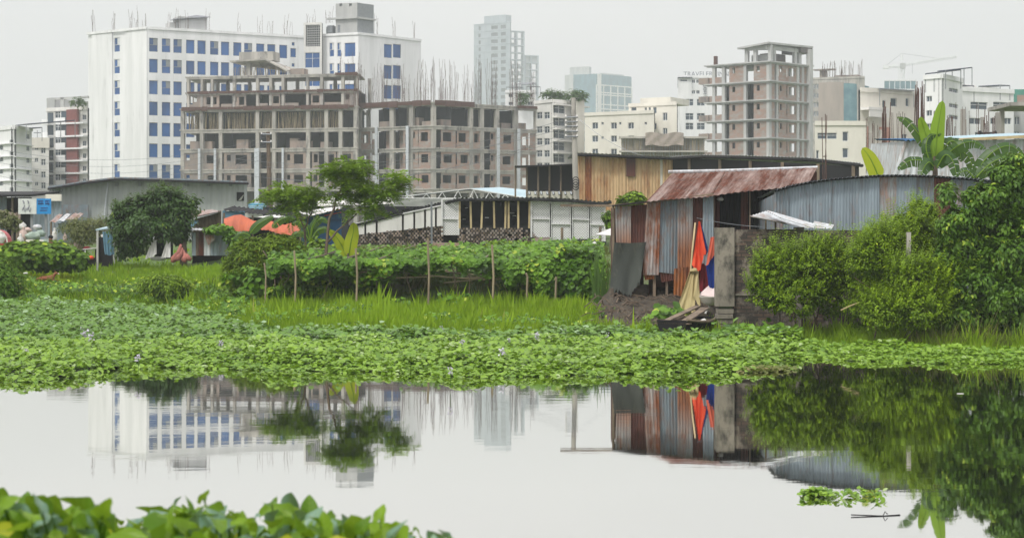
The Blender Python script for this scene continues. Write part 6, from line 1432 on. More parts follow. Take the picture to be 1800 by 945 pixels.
r = plant('feathery_tree', 'slender feathery tree with a single spread crown, left of its taller neighbour', 'tree', 538, 51.6)
stems(r, [[base(538, 51.6), (536, 410, 51.6), (520, 372, 51.6)]], .05, name='trunk'); stems(r, [[(536, 400, 51.6), (548, 375, 51.6), (556, 350, 51.6)], [(522, 375, 51.6), (495, 355, 51.6), (475, 345, 51.6)]], .03, name='limb')
fronds(r, [(512, 345, 46, 20), (480, 345, 24, 14), (548, 338, 18, 20), (520, 362, 34, 12), (502, 330, 16, 10)], 51.6, 290, .5)
r = plant('feathery_tree', 'tallest feathery tree with two crowns on forked stems behind the vine trellis', 'tree', 576, 51.)
stems(r, [[base(576, 51), (577, 400, 51), (590, 350, 51), (606, 310, 51)]], .055, name='trunk')
stems(r, [[(577, 425, 51), (606, 395, 51), (650, 355, 51)], [(650, 357, 51), (680, 340, 51), (700, 320, 51)], [(590, 350, 51), (620, 330, 51)]], .035, name='limb')
fronds(r, [(612, 300, 34, 22), (588, 300, 20, 12), (620, 322, 24, 16), (630, 285, 14, 8)], 51, 300, .5)
fronds(r, [(665, 338, 34, 20), (698, 318, 16, 20), (645, 348, 22, 12), (650, 372, 30, 8), (600, 350, 12, 16)], 51, 290, .5, name='lower_crown')

# bush with fine needles left of the trellis
r = plant('needle_bush', 'tall rounded bush of fine yellowish green foliage at the left end of the trellis', 'bush', 450, 50.5)
foliage('crown', 'casu', r, [(485, 440, 36, 22), (445, 462, 40, 36), (422, 486, 26, 30), (508, 452, 26, 28), (465, 480, 46, 34, .6)], .17, 24000, LEAF_N, .22, .7, -.4, .8, 50.5)
stems(r, [[base(470, 50.2), (474, 470, 50.2), (485, 430, 50.3)], [base(486, 49.9), (482, 480, 49.9), (470, 440, 50)], [(500, 505, 49.6), (485, 470, 49.7), (462, 440, 49.8)], [base(455, 50.3), (450, 470, 50.2), (448, 440, 50.2)]], .035)
r = plant('creeper', 'low creeper with big yellow green leaves at the foot of the needle bush', 'plant', 425, 48.6)
foliage('leaf_cluster', 'vine', r, [(405, 495, 14, 14), (432, 500, 22, 18), (452, 490, 20, 14), (470, 505, 26, 14)], .17, 420, LEAF_R, .2, .3, .5, .8, 48.6)
for i, (ells, lab) in enumerate((([(12, 505, 26, 34), (-10, 490, 30, 40)], 'dark leafy bush cut off by the left edge above the hyacinths'),)):
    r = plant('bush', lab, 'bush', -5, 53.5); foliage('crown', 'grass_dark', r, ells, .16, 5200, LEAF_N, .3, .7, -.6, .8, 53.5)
r = plant('bush', 'low round bush alone in the grass on the left', 'bush', 290, 52.6); foliage('crown', 'bush', r, [(290, 502, 42, 15), (275, 498, 26, 13), (312, 505, 22, 10)], .16, 4200, LEAF_N, .2, .8, -.2, .8, 52.6)
r = plant('leafy_shrub', 'wide leafy shrub in front of the heaped sacks', 'shrub', 60, 62.5); foliage('crown', 'bush2', r, [(35, 450, 36, 18), (80, 448, 42, 18), (118, 456, 26, 13), (0, 455, 30, 18)], .2, 9000, LEAF_R, .26, .6, .1, .8, 62.5)
r = plant('olive_shrub', 'thin stemmed shrub with airy olive foliage in front of the warehouse', 'shrub', 142, 69.5)
stems(r, [[base(140, 69.5), (146, 435, 69.5), (158, 410, 69.5)], [(146, 432, 69.5), (135, 410, 69.5)], [(158, 412, 69.5), (178, 400, 69.5)]], .035, 'black'); foliage('crown', 'olive', r, [(135, 405, 26, 19), (165, 400, 26, 18), (186, 396, 16, 12), (150, 415, 26, 12)], .13, 5200, LEAF_N, .26, .6, .2, .8, 69.5)
r = plant('hanging_vine', 'dull green vine hanging under the brown awning at the left edge', 'vine', 10, 80.5); foliage('leaves', 'olive', r, [(8, 384, 18, 14), (22, 395, 12, 12), (-10, 388, 20, 16)], .17, 1500, LEAF_T, .25, .5, .6, .7, 80.5)
r = plant('creeper', 'creeper spilling over the roof of the small tin hut', 'vine', 395, 65.4); foliage('leaves', 'vine', r, [(385, 403, 20, 5), (404, 412, 10, 9), (412, 425, 8, 14)], .14, 1700, LEAF_R, .12, .7, .5, .9, 65.4)
r = plant('shrub', 'bright shrub behind the left end of the rusty eave, upper one', 'shrub', 1112, 72., 'shrubs behind the eave'); foliage('crown', 'bush', r, [(1112, 350, 16, 9), (1100, 354, 10, 6)], .17, 900, LEAF_R, .2, .6, .1, .8, 72)
stems(r, [[base(1112, 72), (1112, 355, 72)]], .04)
r = plant('shrub', 'bright shrub sprig squeezed between the lattice shed and the tin shack', 'shrub', 1072, 70., 'shrubs behind the eave'); foliage('crown', 'bush2', r, [(1072, 386, 8, 14)], .17, 400, LEAF_R, .15, .6, .1, .8, 70); stems(r, [[base(1072, 70), (1072, 390, 70)]], .03)
zr = Z(176, 265)
for i, (px, w, lab) in enumerate(((968, 12, 'rounded roof garden bush left of the pier'), (985, 8, 'small roof garden bush left of the pier'), (1008, 10, 'leafy plant on the roof edge just behind the pier'), (1020, 9, 'rightmost plant on the roof terrace'))):
    r = thing('roof_plant', lab, 'plant', (X(px, 265), 265, zr), 'plants on the roof terrace'); foliage('leaves', 'tree', r, [(px, 168+i % 2*3, w, 7)], .8, 260, LEAF_N, .8, .6, .0, .8, 265)
r = thing('roof_plant', 'thin plants between the parasols on the small rooftop building', 'plant', (X(920, 299), 299, Z(184, 299))); foliage('leaves', 'tree', r, [(920, 172, 8, 12)], .8, 200, LEAF_N, .8, .6, .0, .8, 299)
r = thing('roof_plant', 'small planting on the roof frame of the maroon striped flats', 'plant', (X(137, 241), 241, Z(190, 241))); foliage('leaves', 'tree', r, [(137, 180, 12, 5)], .6, 240, LEAF_N, .6, .6, .0, .8, 239)

# ---- trellis with vines
YT0 = 47.4
r = thing('bean_trellis', 'long low bamboo trellis on thin posts in the grass', 'trellis', (X(750, YT0), YT0, .4))
for (px, yt, yb, w) in ((470, 462, 528, 3), (522, 440, 530, 3.5), (629, 436, 524, 4), (754, 418, 528, 4), (866, 430, 524, 4), (925, 480, 524, 4), (975, 492, 536, 4)):
    mb = MB(); x = X(px, YT0); mb.tube([(x, YT0-.5, gz(x, YT0-.5)-.1), (x+.03, YT0-.5, 1.2), (x-.01, YT0-.52, Z(yt, YT0-.5))], w*YT0/F/2, 6); mb.build('post', ['bamboo'], r)
for k in range(22):
    px = 505+random.uniform(0, 530); Y = random.uniform(50, 59); x = X(px, Y); mb = MB(); mb.tube([(x, Y, gz(x, Y)-.1), (x+.05, Y, 1.75)], .035, 5); mb.build('post', ['wood'], r)
for (a, b_, y0, y1, d) in ((523, 660, 474, 478, -.1), (640, 760, 486, 486, -.15), (755, 880, 484, 490, -.12), (600, 700, 477, 483, .2), (780, 870, 497, 484, .3), (660, 690, 489, 484, -.2), (870, 985, 486, 496, 0), (960, 1000, 494, 493, -.1), (500, 640, 470, 470, .6), (700, 860, 478, 492, .9), (740, 850, 470, 484, 1.4), (560, 900, 472, 474, 2.), (820, 1000, 486, 488, 1.)):
    mb = MB(); p0, p1 = P(a, y0, YT0+d), P(b_, y1, YT0+d); mb.tube([p0, p0.lerp(p1, .5)+Vector((0, 0, -.03)), p1], random.uniform(.014, .026), 5); mb.build('rail', ['bamboo'], r)
for k in range(9): x = X(520+k*56, 52); mb = MB(); mb.tube([(x, 47.2, 1.68), (x+.3, 60, 1.95)], .025, 5); mb.build('rail', ['wood'], r)
v = thing('bean_vines', 'dense mat of bright green climbing vines covering the trellis', 'vine', (X(750, YT0), YT0, .4))
N = 30000; px = rng.uniform(474, 1058, N); Y = 47.2+13.3*rng.random(N)**1.15; xx = (px-CX)*Y/F
zt_ = 1.52+.24*(Y-47.2)/13+(1-.07*(Y-47.2))*(.17*np.sin(xx*1.7+Y*.9)+.12*np.sin(xx*3.9-Y*1.7)+.08*np.sin(xx*7.1+Y*3))-.10*np.clip((800-px)/100, 0, 1)+.12*np.clip((px-850)/100, 0, 1)
thin = (rng.random(N) < np.where((px > 770) & (px < 850) & (Y < 50), .25, 1.)); pos = np.stack([xx, Y, zt_+rng.uniform(-.2, .14, N)+.25*rng.random(N)**8], -1)[thin]
n_ = len(pos); hum = .5+.5*np.sin(pos[:, 0]*2.3+1.7*np.sin(pos[:, 1]*1.3)); rn = np.clip(.45*hum+.55*rng.random(n_), 0, 1)
scatter('top_foliage', *LEAF_R, pos, basis(nrm(np.array([0, -.35, 1.])+.55*rvec(n_)), nrm(np.array([0, -1, -.35])+.9*rvec(n_))), .115+.07*rng.random(n_), LM['vine'], v, rn)
N = 15000; px = rng.uniform(474, 1062, N); low = np.interp(px, [470, 520, 560, 640, 700, 760, 800, 860, 900, 940, 1000, 1060], [1.35, 1.35, 1.3, 1.5, 1.42, 1.55, 1.62, 1.5, 1.1, .95, .6, .5])+.13*np.sin(px*.09)+.08*np.sin(px*.23)
h_ = rng.random(N)**1.3; z_ = 1.68-(1.68-low)*h_; Y = YT0-.25+.5*rng.random(N)+.1*np.sin(px*.11)-.15*np.sin(math.pi*h_); pos = np.stack([(px-CX)*Y/F, Y, z_], -1); keep = rng.random(N) < np.where((px > 650) & (px < 890), .45, 1)
pos = pos[keep]; n_ = len(pos); rn = np.clip(.5*(.5+.5*np.sin(pos[:, 0]*3))+.5*rng.random(n_), 0, 1)
scatter('front_foliage', *LEAF_R, pos, basis(nrm(np.array([0, -1, .75])+.6*rvec(n_)), nrm(np.array([0, -.35, -1])+.8*rvec(n_))), .10+.07*rng.random(n_), LM['vine'], v, rn)
for k in range(26):
    px_ = random.choice([random.uniform(500, 640), random.uniform(880, 1060), random.uniform(640, 880)]); x = X(px_, YT0-.2); mb = MB(); z1 = 1.6; z0_ = random.uniform(.55, 1.1)
    mb.tube([(x, YT0-.1, z1), (x+random.uniform(-.15, .15), YT0-.2, (z1+z0_)/2), (x+random.uniform(-.3, .3), YT0-.15, z0_)], .01, 4); mb.build('tendril', ['bark'], v)
N = 2600; px = np.concatenate([rng.uniform(495, 660, N//2), rng.uniform(880, 1050, N//2)]); Y = rng.uniform(47.6, 50.5, N); pos = np.stack([(px-CX)*Y/F, Y, rng.uniform(.6, 1.6, N)], -1)
scatter('hanging_leaves', *LEAF_R, pos, basis(nrm(np.array([0, -1, .4])+.9*rvec(N)), nrm(np.array([0, 0, -1])+.9*rvec(N))), .09+.07*rng.random(N), LM['bush2'], v)
foliage('mixed_shoots', 'bush', v, [(870, 436, 20, 10, 8), (905, 438, 18, 8, 8), (1000, 438, 30, 8, 5), (590, 440, 30, 6, 7), (560, 432, 12, 8, 7)], .13, 2200, LEAF_R, .2, .6, 0, .8, 50)

# ---- bushes on the right bank
def rbush(label, ells, Y, leaf, n, mat, tpl=LEAF_T, px=None, **k):
    r = plant('bush', label, 'bush', px or ells[0][0], Y, 'bushes along the right bank'); foliage('crown', mat, r, ells, leaf, n, tpl, Y=Y, **k)
    shoots(r, ells, Y, 900 if tpl is not LEAF_B else 520, .42 if tpl is not LEAF_B else .30, leaf*1.05, mat, tpl=tpl)
    for t in range(5):
        a = (px or ells[0][0])+random.uniform(-40, 40); stems(r, [[base(a, Y+.2), (a+random.uniform(-15, 15), ells[0][1]+30, Y+.2), (a+random.uniform(-40, 40), ells[0][1], Y+.2)]], .022)
    return r
rbush('bright green bush in front of the brick wall, just right of the concrete pillar', [(1372, 478, 46, 44), (1425, 470, 48, 40), (1468, 460, 34, 34), (1350, 510, 34, 36), (1400, 520, 60, 38), (1460, 510, 44, 44, .4), (1448, 445, 26, 22)], 37.3, .06, 34000, 'bush', px=1410, clump=.10, up=.6)
rbush('tall sprawling bush between the bright green bush and the big broad leafed shrub', [(1560, 440, 52, 46), (1600, 410, 36, 34), (1530, 470, 40, 50), (1580, 500, 66, 50), (1620, 380, 26, 26, .6), (1550, 545, 60, 36), (1630, 440, 30, 50, .5)], 36.4, .06, 43000, 'bush', px=1575, clump=.10, up=.6)
rbush('bright tufts overhanging the front of the sprawling bush', [(1597, 488, 38, 32, -.6), (1615, 540, 52, 34, -.7), (1560, 548, 44, 28, -.6), (1560, 430, 26, 24), (1525, 455, 26, 26), (1650, 500, 30, 40, -.5)], 35.6, .06, 20000, 'bush', px=1570, clump=.15, up=.7)
r = rbush('big dark broad leafed shrub filling the right edge', [(1748, 392, 42, 38), (1695, 425, 34, 34), (1785, 345, 36, 34), (1770, 450, 50, 40), (1705, 500, 44, 36), (1812, 440, 44, 70), (1668, 470, 24, 40), (1775, 530, 60, 44), (1725, 362, 14, 20), (1768, 318, 18, 14), (1690, 560, 40, 28), (1810, 590, 50, 30), (1735, 460, 26, 30)], 35.2, .10, 30000, 'broad', LEAF_B, px=1750, clump=.15, up=.45, droop=.7)
foliage('shoots', 'broad', r, [(1735, 345, 34, 22), (1765, 305, 26, 18), (1790, 285, 24, 14), (1668, 345, 14, 18), (1690, 385, 26, 22), (1660, 335, 8, 10), (1780, 310, 30, 26), (1710, 350, 16, 18), (1665, 400, 14, 24)], .10, 7500, LEAF_B, .11, .6, .3, .8, 34.8)
mb = MB(); x = X(1597, 35.35); mb.cb(x, 35.35, gz(x, 35.35), 7*35.35/F, .09, Z(408, 35.35)-gz(x, 35.35)); tag(recentre(mb.build('fence_post', ['concrete'])), 'square concrete fence post rising out of the right hand bushes', 'post')
mb = MB(); mb.tube([P(1478, 545, 36), P(1495, 537, 36), P(1511, 531, 36)], .018, 5); tag(recentre(mb.build('yellow_branch', ['wood_pale'])), 'short yellowed branch lying under the right hand bushes', 'branch')
for i, (px, Y, n, hh, lab) in enumerate(((1310, 37.2, 9, .4, 'taro clump at the foot of the concrete pillar'), (1175, 40.2, 9, .38, 'broad leafed weed on the mud bank below the tin shack'), (800, 46.8, 8, .35, 'broad low weed in the shade under the trellis'), (690, 46.6, 5, .3, 'single pale arrow shaped weed under the trellis'), (1345, 36.4, 7, .3, 'low broad weed right of the pillar taro'))):
    r = plant('broad_weed', lab, 'plant', px, Y, 'broad leafed weeds on the bank', z=bank_z(px, Y) if i == 1 else None); k_ = n*7; x = X(px, Y); z0 = worldloc(r).z
    pos = np.stack([x+rng.normal(size=k_)*.22, Y+rng.normal(size=k_)*.15, z0+hh*rng.random(k_)], -1); scatter('leaves', *LEAF_R, pos, basis(nrm(np.array([0, -.6, 1])+.5*rvec(k_)), nrm(np.array([0, -.5, -.5])+rvec(k_))), .13+.12*rng.random(k_), LM['vine'], r)
r = plant('reeds', 'tall blade leafed reeds standing left of the tin shack', 'reeds', 1056, 45.)
K = 44; BL = []
for k in range(K):
    px = random.uniform(1040, 1074); Y = random.uniform(44.6, 45.6); x = X(px, Y); z0 = gz(x, Y); h_ = random.uniform(.8, 1.9); ln = random.uniform(-.35, .35); w = .022; g = []
    for j in range(7): t = j/6; c = Vector((x+ln*t*t, Y+.15*t*math.sin(k), z0+h_*(t-.25*t**3*abs(ln)*2))); ww = w*(1-t**2)+.002; g.append([c-Vector((ww, .01, 0)), c+Vector((ww, -.01, 0))])
    BL.append(g)
mb = MB()
for g in BL: mb.grid(g)
o = mb.build('blades', [LM['reed']], r)

# ---- bananas
def bleaf(root, pts, w, mat, tears=0, fold=.25, name='leaf', n=18):
    """blade along a midrib through world points, w metres wide, folded along the rib; torn ones are split across"""
    pts = [Vector(p) for p in pts]; mb = MB()
    def at(t):
        k = t*(len(pts)-1); i = min(int(k), len(pts)-2); f = k-i
        p0, p1, p2, p3 = pts[max(i-1, 0)], pts[i], pts[i+1], pts[min(i+2, len(pts)-1)]
        return .5*((2*p1)+(p2-p0)*f+(2*p0-5*p1+4*p2-p3)*f*f+(3*p1-p0-3*p2+p3)*f**3)
    rr = random.Random(int(w*1000)+len(pts)+int(pts[0].x*100)); jl = [1.]*(n+1); jr = [1.]*(n+1)
    C = [at(i/n) for i in range(n+1)]; S = []
    for i in range(n+1):
        d = (C[min(i+1, n)]-C[max(i-1, 0)]).normalized(); s_ = d.cross(Vector((0, -1, .25))).normalized(); S.append((d, s_, s_.cross(d).normalized()))
    for sg in (-1, 1):
        i = 0
        while i < n:
            j = min(n, i+(rr.randint(1, 3) if tears else n)); dp = rr.uniform(-.3, .25) if tears else 0
            g = []
            for k in range(i, j+1):
                t = k/n; ww = w/2*min(1, (t*5)**.5)*max(0, 1-t**3.2)**.6+.004; d, s_, nn = S[k]; row = []
                kk = t if not tears else t-(.012 if k == j and j < n else 0)
                c = at(max(kk, 0))
                for q in range(4):
                    f = q/3; row.append(c+s_*sg*ww*f-nn*(fold*ww*f)+nn*dp*ww*f*f+Vector((0, 0, -1))*(ww*.25*f*f*(1 if tears else .3)))
                g.append(row)
            mb.grid(g); i = j
    mb.build(name, [LM[mat]], root, smooth=True)
    mb = MB(); mb.tube(C, [.022*(1-.8*i/n) for i in range(n+1)], 5); mb.build('midrib', [LM['banana_new']], root, smooth=True)
YN = 45.7
r = thing('banana_plant', 'tall banana plant with one upright bright leaf and torn dark leaves', 'banana plant', (X(1643, YN), YN, gz(X(1643, YN), YN)))
mb = MB(); x = X(1645, YN); mb.tube([(x, YN, gz(x, YN)), (x, YN, 2.6), (x-.02, YN, Z(275, YN))], [.14, .11, .06], 9); mb.build('trunk', ['bark'], r)
def bp(l, Y=YN): return [P(a, b_, Y+(c[0] if c else 0)) for a, b_, *c in l]
bleaf(r, bp([(1642, 285), (1646, 250), (1650, 215), (1657, 177)]), .42, 'banana_new', 0)
bleaf(r, bp([(1641, 280), (1632, 250), (1624, 225), (1617, 206, -.2)]), .34, 'banana_new', 0)
bleaf(r, bp([(1643, 290, .1), (1632, 262, .1), (1612, 232, .1), (1594, 212, .2), (1577, 206, .3)]), .30, 'banana', 1)
bleaf(r, bp([(1645, 285, -.1), (1668, 268, -.1), (1690, 253, -.2), (1712, 250, -.2), (1733, 262, -.3)]), .34, 'banana', 1)
bleaf(r, bp([(1646, 285, .2), (1668, 250, .2), (1684, 255, .2), (1690, 285, .2)]), .34, 'banana', 1)
bleaf(r, bp([(1640, 290, -.2), (1625, 283, -.3), (1600, 282, -.4), (1578, 298, -.5)]), .32, 'banana', 1)
bleaf(r, bp([(1641, 292, -.3), (1633, 285, -.4), (1624, 295, -.5), (1618, 312, -.6)]), .36, 'banana', 1)
bleaf(r, bp([(1647, 295, -.3), (1662, 272, -.4), (1676, 285, -.5), (1682, 312, -.6)]), .38, 'banana', 1)
bleaf(r, bp([(1648, 290, .3), (1676, 262, .4), (1702, 275, .5), (1712, 305, .5)]), .38, 'banana', 1)
bleaf(r, bp([(1640, 300, -.1), (1628, 262, -.1), (1634, 240, 0), (1655, 235, 0)]), .24, 'banana', 1)
r = thing('banana_plant', 'banana plant whose dark arching leaf reaches the right edge', 'banana plant', (X(1722, 44.6), 44.6, gz(X(1722, 44.6), 44.6)))
mb = MB(); x = X(1716, 44.6); mb.tube([(x, 44.6, gz(x, 44.6)), (x, 44.6, Z(312, 44.6))], [.12, .06], 9); mb.build('trunk', ['bark'], r)
bleaf(r, bp([(1716, 312), (1728, 285), (1752, 263), (1778, 257), (1800, 275)], 44.6), .40, 'banana', 1)
bleaf(r, bp([(1716, 312), (1738, 290), (1766, 276), (1795, 276)], 44.3), .34, 'banana', 1)
bleaf(r, bp([(1714, 315), (1700, 300), (1685, 305)], 44.4), .3, 'banana', 1)
r = thing('banana_plant', 'lone yellow green banana leaf standing above the grey tin wall', 'banana plant', (X(1543, 44.), 44., gz(X(1543, 44), 44.)))
mb = MB(); x = X(1545, 44.); mb.tube([(x, 44., gz(x, 44.)), (x, 44., Z(310, 44.))], [.09, .04], 8); mb.build('trunk', ['bark'], r)
bleaf(r, bp([(1545, 312), (1538, 295), (1528, 275), (1516, 260)], 44.), .42, 'banana_yellow', 0, fold=.1)
r = thing('banana_plant', 'young banana plant with one upright yellow green leaf behind the trellis', 'banana plant', (X(612, 51), 51, gz(X(612, 51), 51)))
bleaf(r, bp([(613, 450), (617, 425), (621, 408), (622, 391)], 51), .40, 'banana_yellow', 0, fold=.08); bleaf(r, bp([(610, 452), (600, 430), (590, 415), (578, 405)], 51.2), .32, 'banana_yellow', 0)
mb = MB(); x = X(612, 51); mb.tube([(x, 51, gz(x, 51)), (x, 51, Z(445, 51))], [.07, .03], 8); mb.build('trunk', ['bark'], r)
r = thing('banana_plant', 'small banana plant with thin arching leaves in front of the blue hut', 'banana plant', (X(545, 60), 60, gz(X(545, 60), 60)))
for l in ([(545, 425), (540, 400), (525, 390), (512, 395)], [(545, 425), (552, 395), (566, 384), (578, 392)], [(545, 425), (558, 405), (575, 402), (585, 412)], [(545, 425), (535, 410), (520, 410), (510, 420)], [(546, 425), (548, 400), (556, 385), (560, 378)]): bleaf(r, bp(l, 60), .26, 'banana', 1, n=12)
r = thing('banana_plant', 'banana plant with a dark blade across the orange tarpaulin', 'banana plant', (X(450, 62), 62, gz(X(450, 62), 62)))
bleaf(r, bp([(440, 410), (452, 396), (466, 387), (481, 380)], 62), .34, 'banana', 0); bleaf(r, bp([(440, 415), (430, 410), (420, 412), (410, 420)], 62), .3, 'banana', 1, n=12); bleaf(r, bp([(478, 400), (490, 388), (505, 382), (520, 385)], 63), .28, 'banana', 1, n=12)

# ------------------------------------------------------------------ water hyacinth
def hyapatch(name, label, px, Y, hfac, mat, size, per=9):
    """rosettes: every plant is a fan of round blades on short stalks round a centre; dark gaps stay between plants"""
    k = max(1, len(px)//per); px, Y = px[:k], Y[:k]; x0 = (px-CX)*Y/F
    hum = np.array([noise.noise(Vector((float(a)*1.1, float(b_)*.9, 0)))+.5*noise.noise(Vector((float(a)*3.1, float(b_)*2.7, 4.))) for a, b_ in zip(x0, Y)])
    edge = np.clip((Y-np.interp(px, *FRONT))/.9, .15, 1); tone = rng.random(k); ps = (.75+.5*rng.random(k))
    idx = np.repeat(np.arange(k), per); n = len(idx); a = rng.random(n)*6.283; rad = .13*ps[idx]*rng.random(n)**.6
    xx = x0[idx]+np.cos(a)*rad; yy = Y[idx]+np.sin(a)*rad
    h = np.maximum(.015, (.10+.16*hum[idx]+.13*rng.random(n)-.5*rad)*hfac*edge[idx]*ps[idx]); z = h+np.maximum(ground(xx, yy), 0)
    outd = np.stack([np.cos(a), np.sin(a), 0*a], -1); el = rng.random(n)
    nor = nrm(np.array([0, -.15, 1.])+outd*(-.1+1.1*(el-.35))[:, None]+.4*rvec(n)); yd = nrm(outd+np.array([0, 0, .5])+.35*rvec(n))
    rn = np.clip(.1+.25*hum[idx]+.45*tone[idx]+.4*rng.random(n), 0, 1)
    return tag(scatter(name, *LEAF_R, np.stack([xx, yy, z], -1), basis(nor, yd), size*ps[idx]*(.7+.6*rng.random(n)), LM[mat], None, rn), label, kind='stuff')
def inshape(N, lo, hi, ylo, yhi, ynear_pow=1.):
    px = rng.uniform(lo, hi, N); Y0 = np.interp(px, *FRONT)+.12*np.sin(px*.11)+.1*np.sin(px*.037); Y1 = ylo(px) if callable(ylo) else ylo
    return px, Y0, Y1
N = 190000; px = rng.uniform(-220, 1400, N); Y0 = np.interp(px, *FRONT)+.22*np.sin(px*.07)+.15*np.sin(px*.19+1)+.1*np.sin(px*.41)+.25*rng.random(N)**3
Y1 = np.interp(px, *SHORE)+np.interp(px, [-200, 200, 330, 450, 900, 1130, 1400], [.8, .8, -.6, -2.2, -2.2, .6, .3])+.5*np.sin(px*.021)+.3*np.sin(px*.06)+np.interp(px, np.arange(-240, 1420, 10), [2.2*noise.noise(Vector((a*.012, 3., 0)))+1.2*noise.noise(Vector((a*.04, 7., 0))) for a in range(-240, 1420, 10)])+.8*rng.normal(size=N)*(rng.random(N) < .3)
Y = Y0+(Y1-Y0)*rng.random(N)**1.05; free = ~((px > 1158) & (px < 1262) & (Y > 37.2)); px, Y = px[free], Y[free]; k = Y < 36; hyapatch('hyacinth_carpet', 'bright green carpet of water hyacinth along the pond edge', px[k], Y[k], 1., 'hya', .085)
k = ~k; hyapatch('hyacinth_carpet', 'darker carpet of water hyacinth reaching back to the grass', px[k], Y[k], 1.15, 'hya_dark', .10)
N = 34000; px = rng.uniform(1380, 2000, N); Y0 = np.interp(px, *FRONT)+.15*np.sin(px*.09)+.1*np.sin(px*.3); Y1 = np.interp(px, *SHORE)+.1; hyapatch('hyacinth_carpet', 'thin strip of water hyacinth below the right hand bushes', px, Y0+(Y1-Y0)*rng.random(N), .7, 'hya', .085)
N = 900; px = np.concatenate([rng.normal(1345, 16, N//2), rng.uniform(1290, 1360, N//2)]); Y = 29.9+.5*rng.random(N)+.004*(px-1340); hyapatch('hyacinth_carpet', 'pale yellowed tip of the hyacinth mat pointing right', px, Y, .35, 'grass_dry', .09)
# dark sheet added as shade in the gaps; no bright water shows through
mb = MB(); g = [[], []]
for px_ in range(-300, 1361, 20): y0 = float(np.interp(px_, *FRONT))+.75+.2*math.sin(px_*.3); y1 = float(np.interp(px_, *SHORE))+.5; g[0].append((X(px_, y0), y0, .012)); g[1].append((X(px_, y1), y1, .014))
mb.grid(g); g = [[], []]
for px_ in range(1375, 2100, 20): y0 = float(np.interp(px_, *FRONT))+.7; y1 = float(np.interp(px_, *SHORE))+.5; g[0].append((X(px_, y0), y0, .012)); g[1].append((X(px_, y1), y1, .014))
mb.grid(g); M['mat'] = stained('dark under leaves', (.03, .045, .015), (.015, .022, .01), s=3., stretch=(1, 1, 1)); tag(mb.build('leaf_gap_shade', ['mat']), 'dark sheet added as shade under the hyacinth leaves', kind='stuff')
# floating clump out on the water, twig, flowers
N = 300; px = np.concatenate([rng.normal(1432, 13, 110), rng.uniform(1412, 1552, 190)]); Y = 15.85+.2*rng.random(N)+.1*np.sin(px*.08)
r = thing('floating_clump', 'small floating clump of pale water hyacinth alone on the open water', 'water plant', (X(1480, 16), 16, 0))
xx = (px-CX)*Y/F; pos = np.stack([xx, Y, .005+.055*rng.random(N)], -1)
scatter('leaves', *LEAF_R, pos, basis(nrm(np.array([0, -.3, 1.])+.7*rvec(N)), rvec(N)), .03+.035*rng.random(N), LM['hya'], r)
mb = MB(); mb.tube([P(1496, 906, 14.9), P(1525, 907, 14.9), P(1552, 908, 14.9), P(1582, 906, 14.95)], .006, 5); mb.tube([P(1552, 908, 14.9), P(1556, 900, 14.9), P(1560, 905, 14.9)], .005, 4)
o = recentre(mb.build('floating_twig', ['black'])); o.location.z = -.004; tag(o, 'thin dead twig floating on the open water at lower right', 'twig')
mb = MB(); c = P(1688, 692, 26); mb.cb(c.x, 26, .003, .10, .02, .006); o = tag(recentre(mb.build('floating_scrap', ['cloth_white'])), 'tiny white scrap floating on the dark reflection', 'litter')
fl = [(150, 588, 'large lilac flower spike on the far hyacinths at left', 1.5), (160, 593, 'lilac flower spike directly right of the largest one', 1.2), (388, 603, 'lilac flower in the middle of the left carpet', .9), (46, 618, 'pale flower near the left water edge', 1.), (243, 628, 'pale flower above the white reflection', .9), (163, 541, 'small flower at the back of the left carpet', .8), (944, 590, 'white flower on the central carpet below the grass', 1.1), (882, 619, 'lilac flower left of centre near the water edge', 1.1), (895, 598, 'small pale flower above the lilac one', .8), (812, 602, 'small flower on the central carpet, left one', .9), (777, 577, 'flower where the grass meets the hyacinths', .9), (792, 650, 'pale flower close to the water', .8), (1067, 588, 'tiny flower below the mud bank', .7)]
for (px_, py_, lab, sc_) in fl:
    z = .32; Y_ = (H-z)*F/(py_-HY); x = X(px_, Y_); K = 26; rt = thing('hyacinth_flower', lab, 'flower', (x, Y_, .05), 'water hyacinth flowers')
    pos = np.stack([x+rng.normal(size=K)*.022*sc_, Y_+rng.normal(size=K)*.022*sc_, z-.06+.13*sc_*rng.random(K)], -1); scatter('petals', *LEAF_R, pos, basis(rvec(K), rvec(K)), np.full(K, .036*sc_), LM['petal'], rt)
    mb = MB(); mb.tube([(x, Y_, .05), (x, Y_, z)], .006, 4); mb.build('stalk', [LM['vine']], rt)

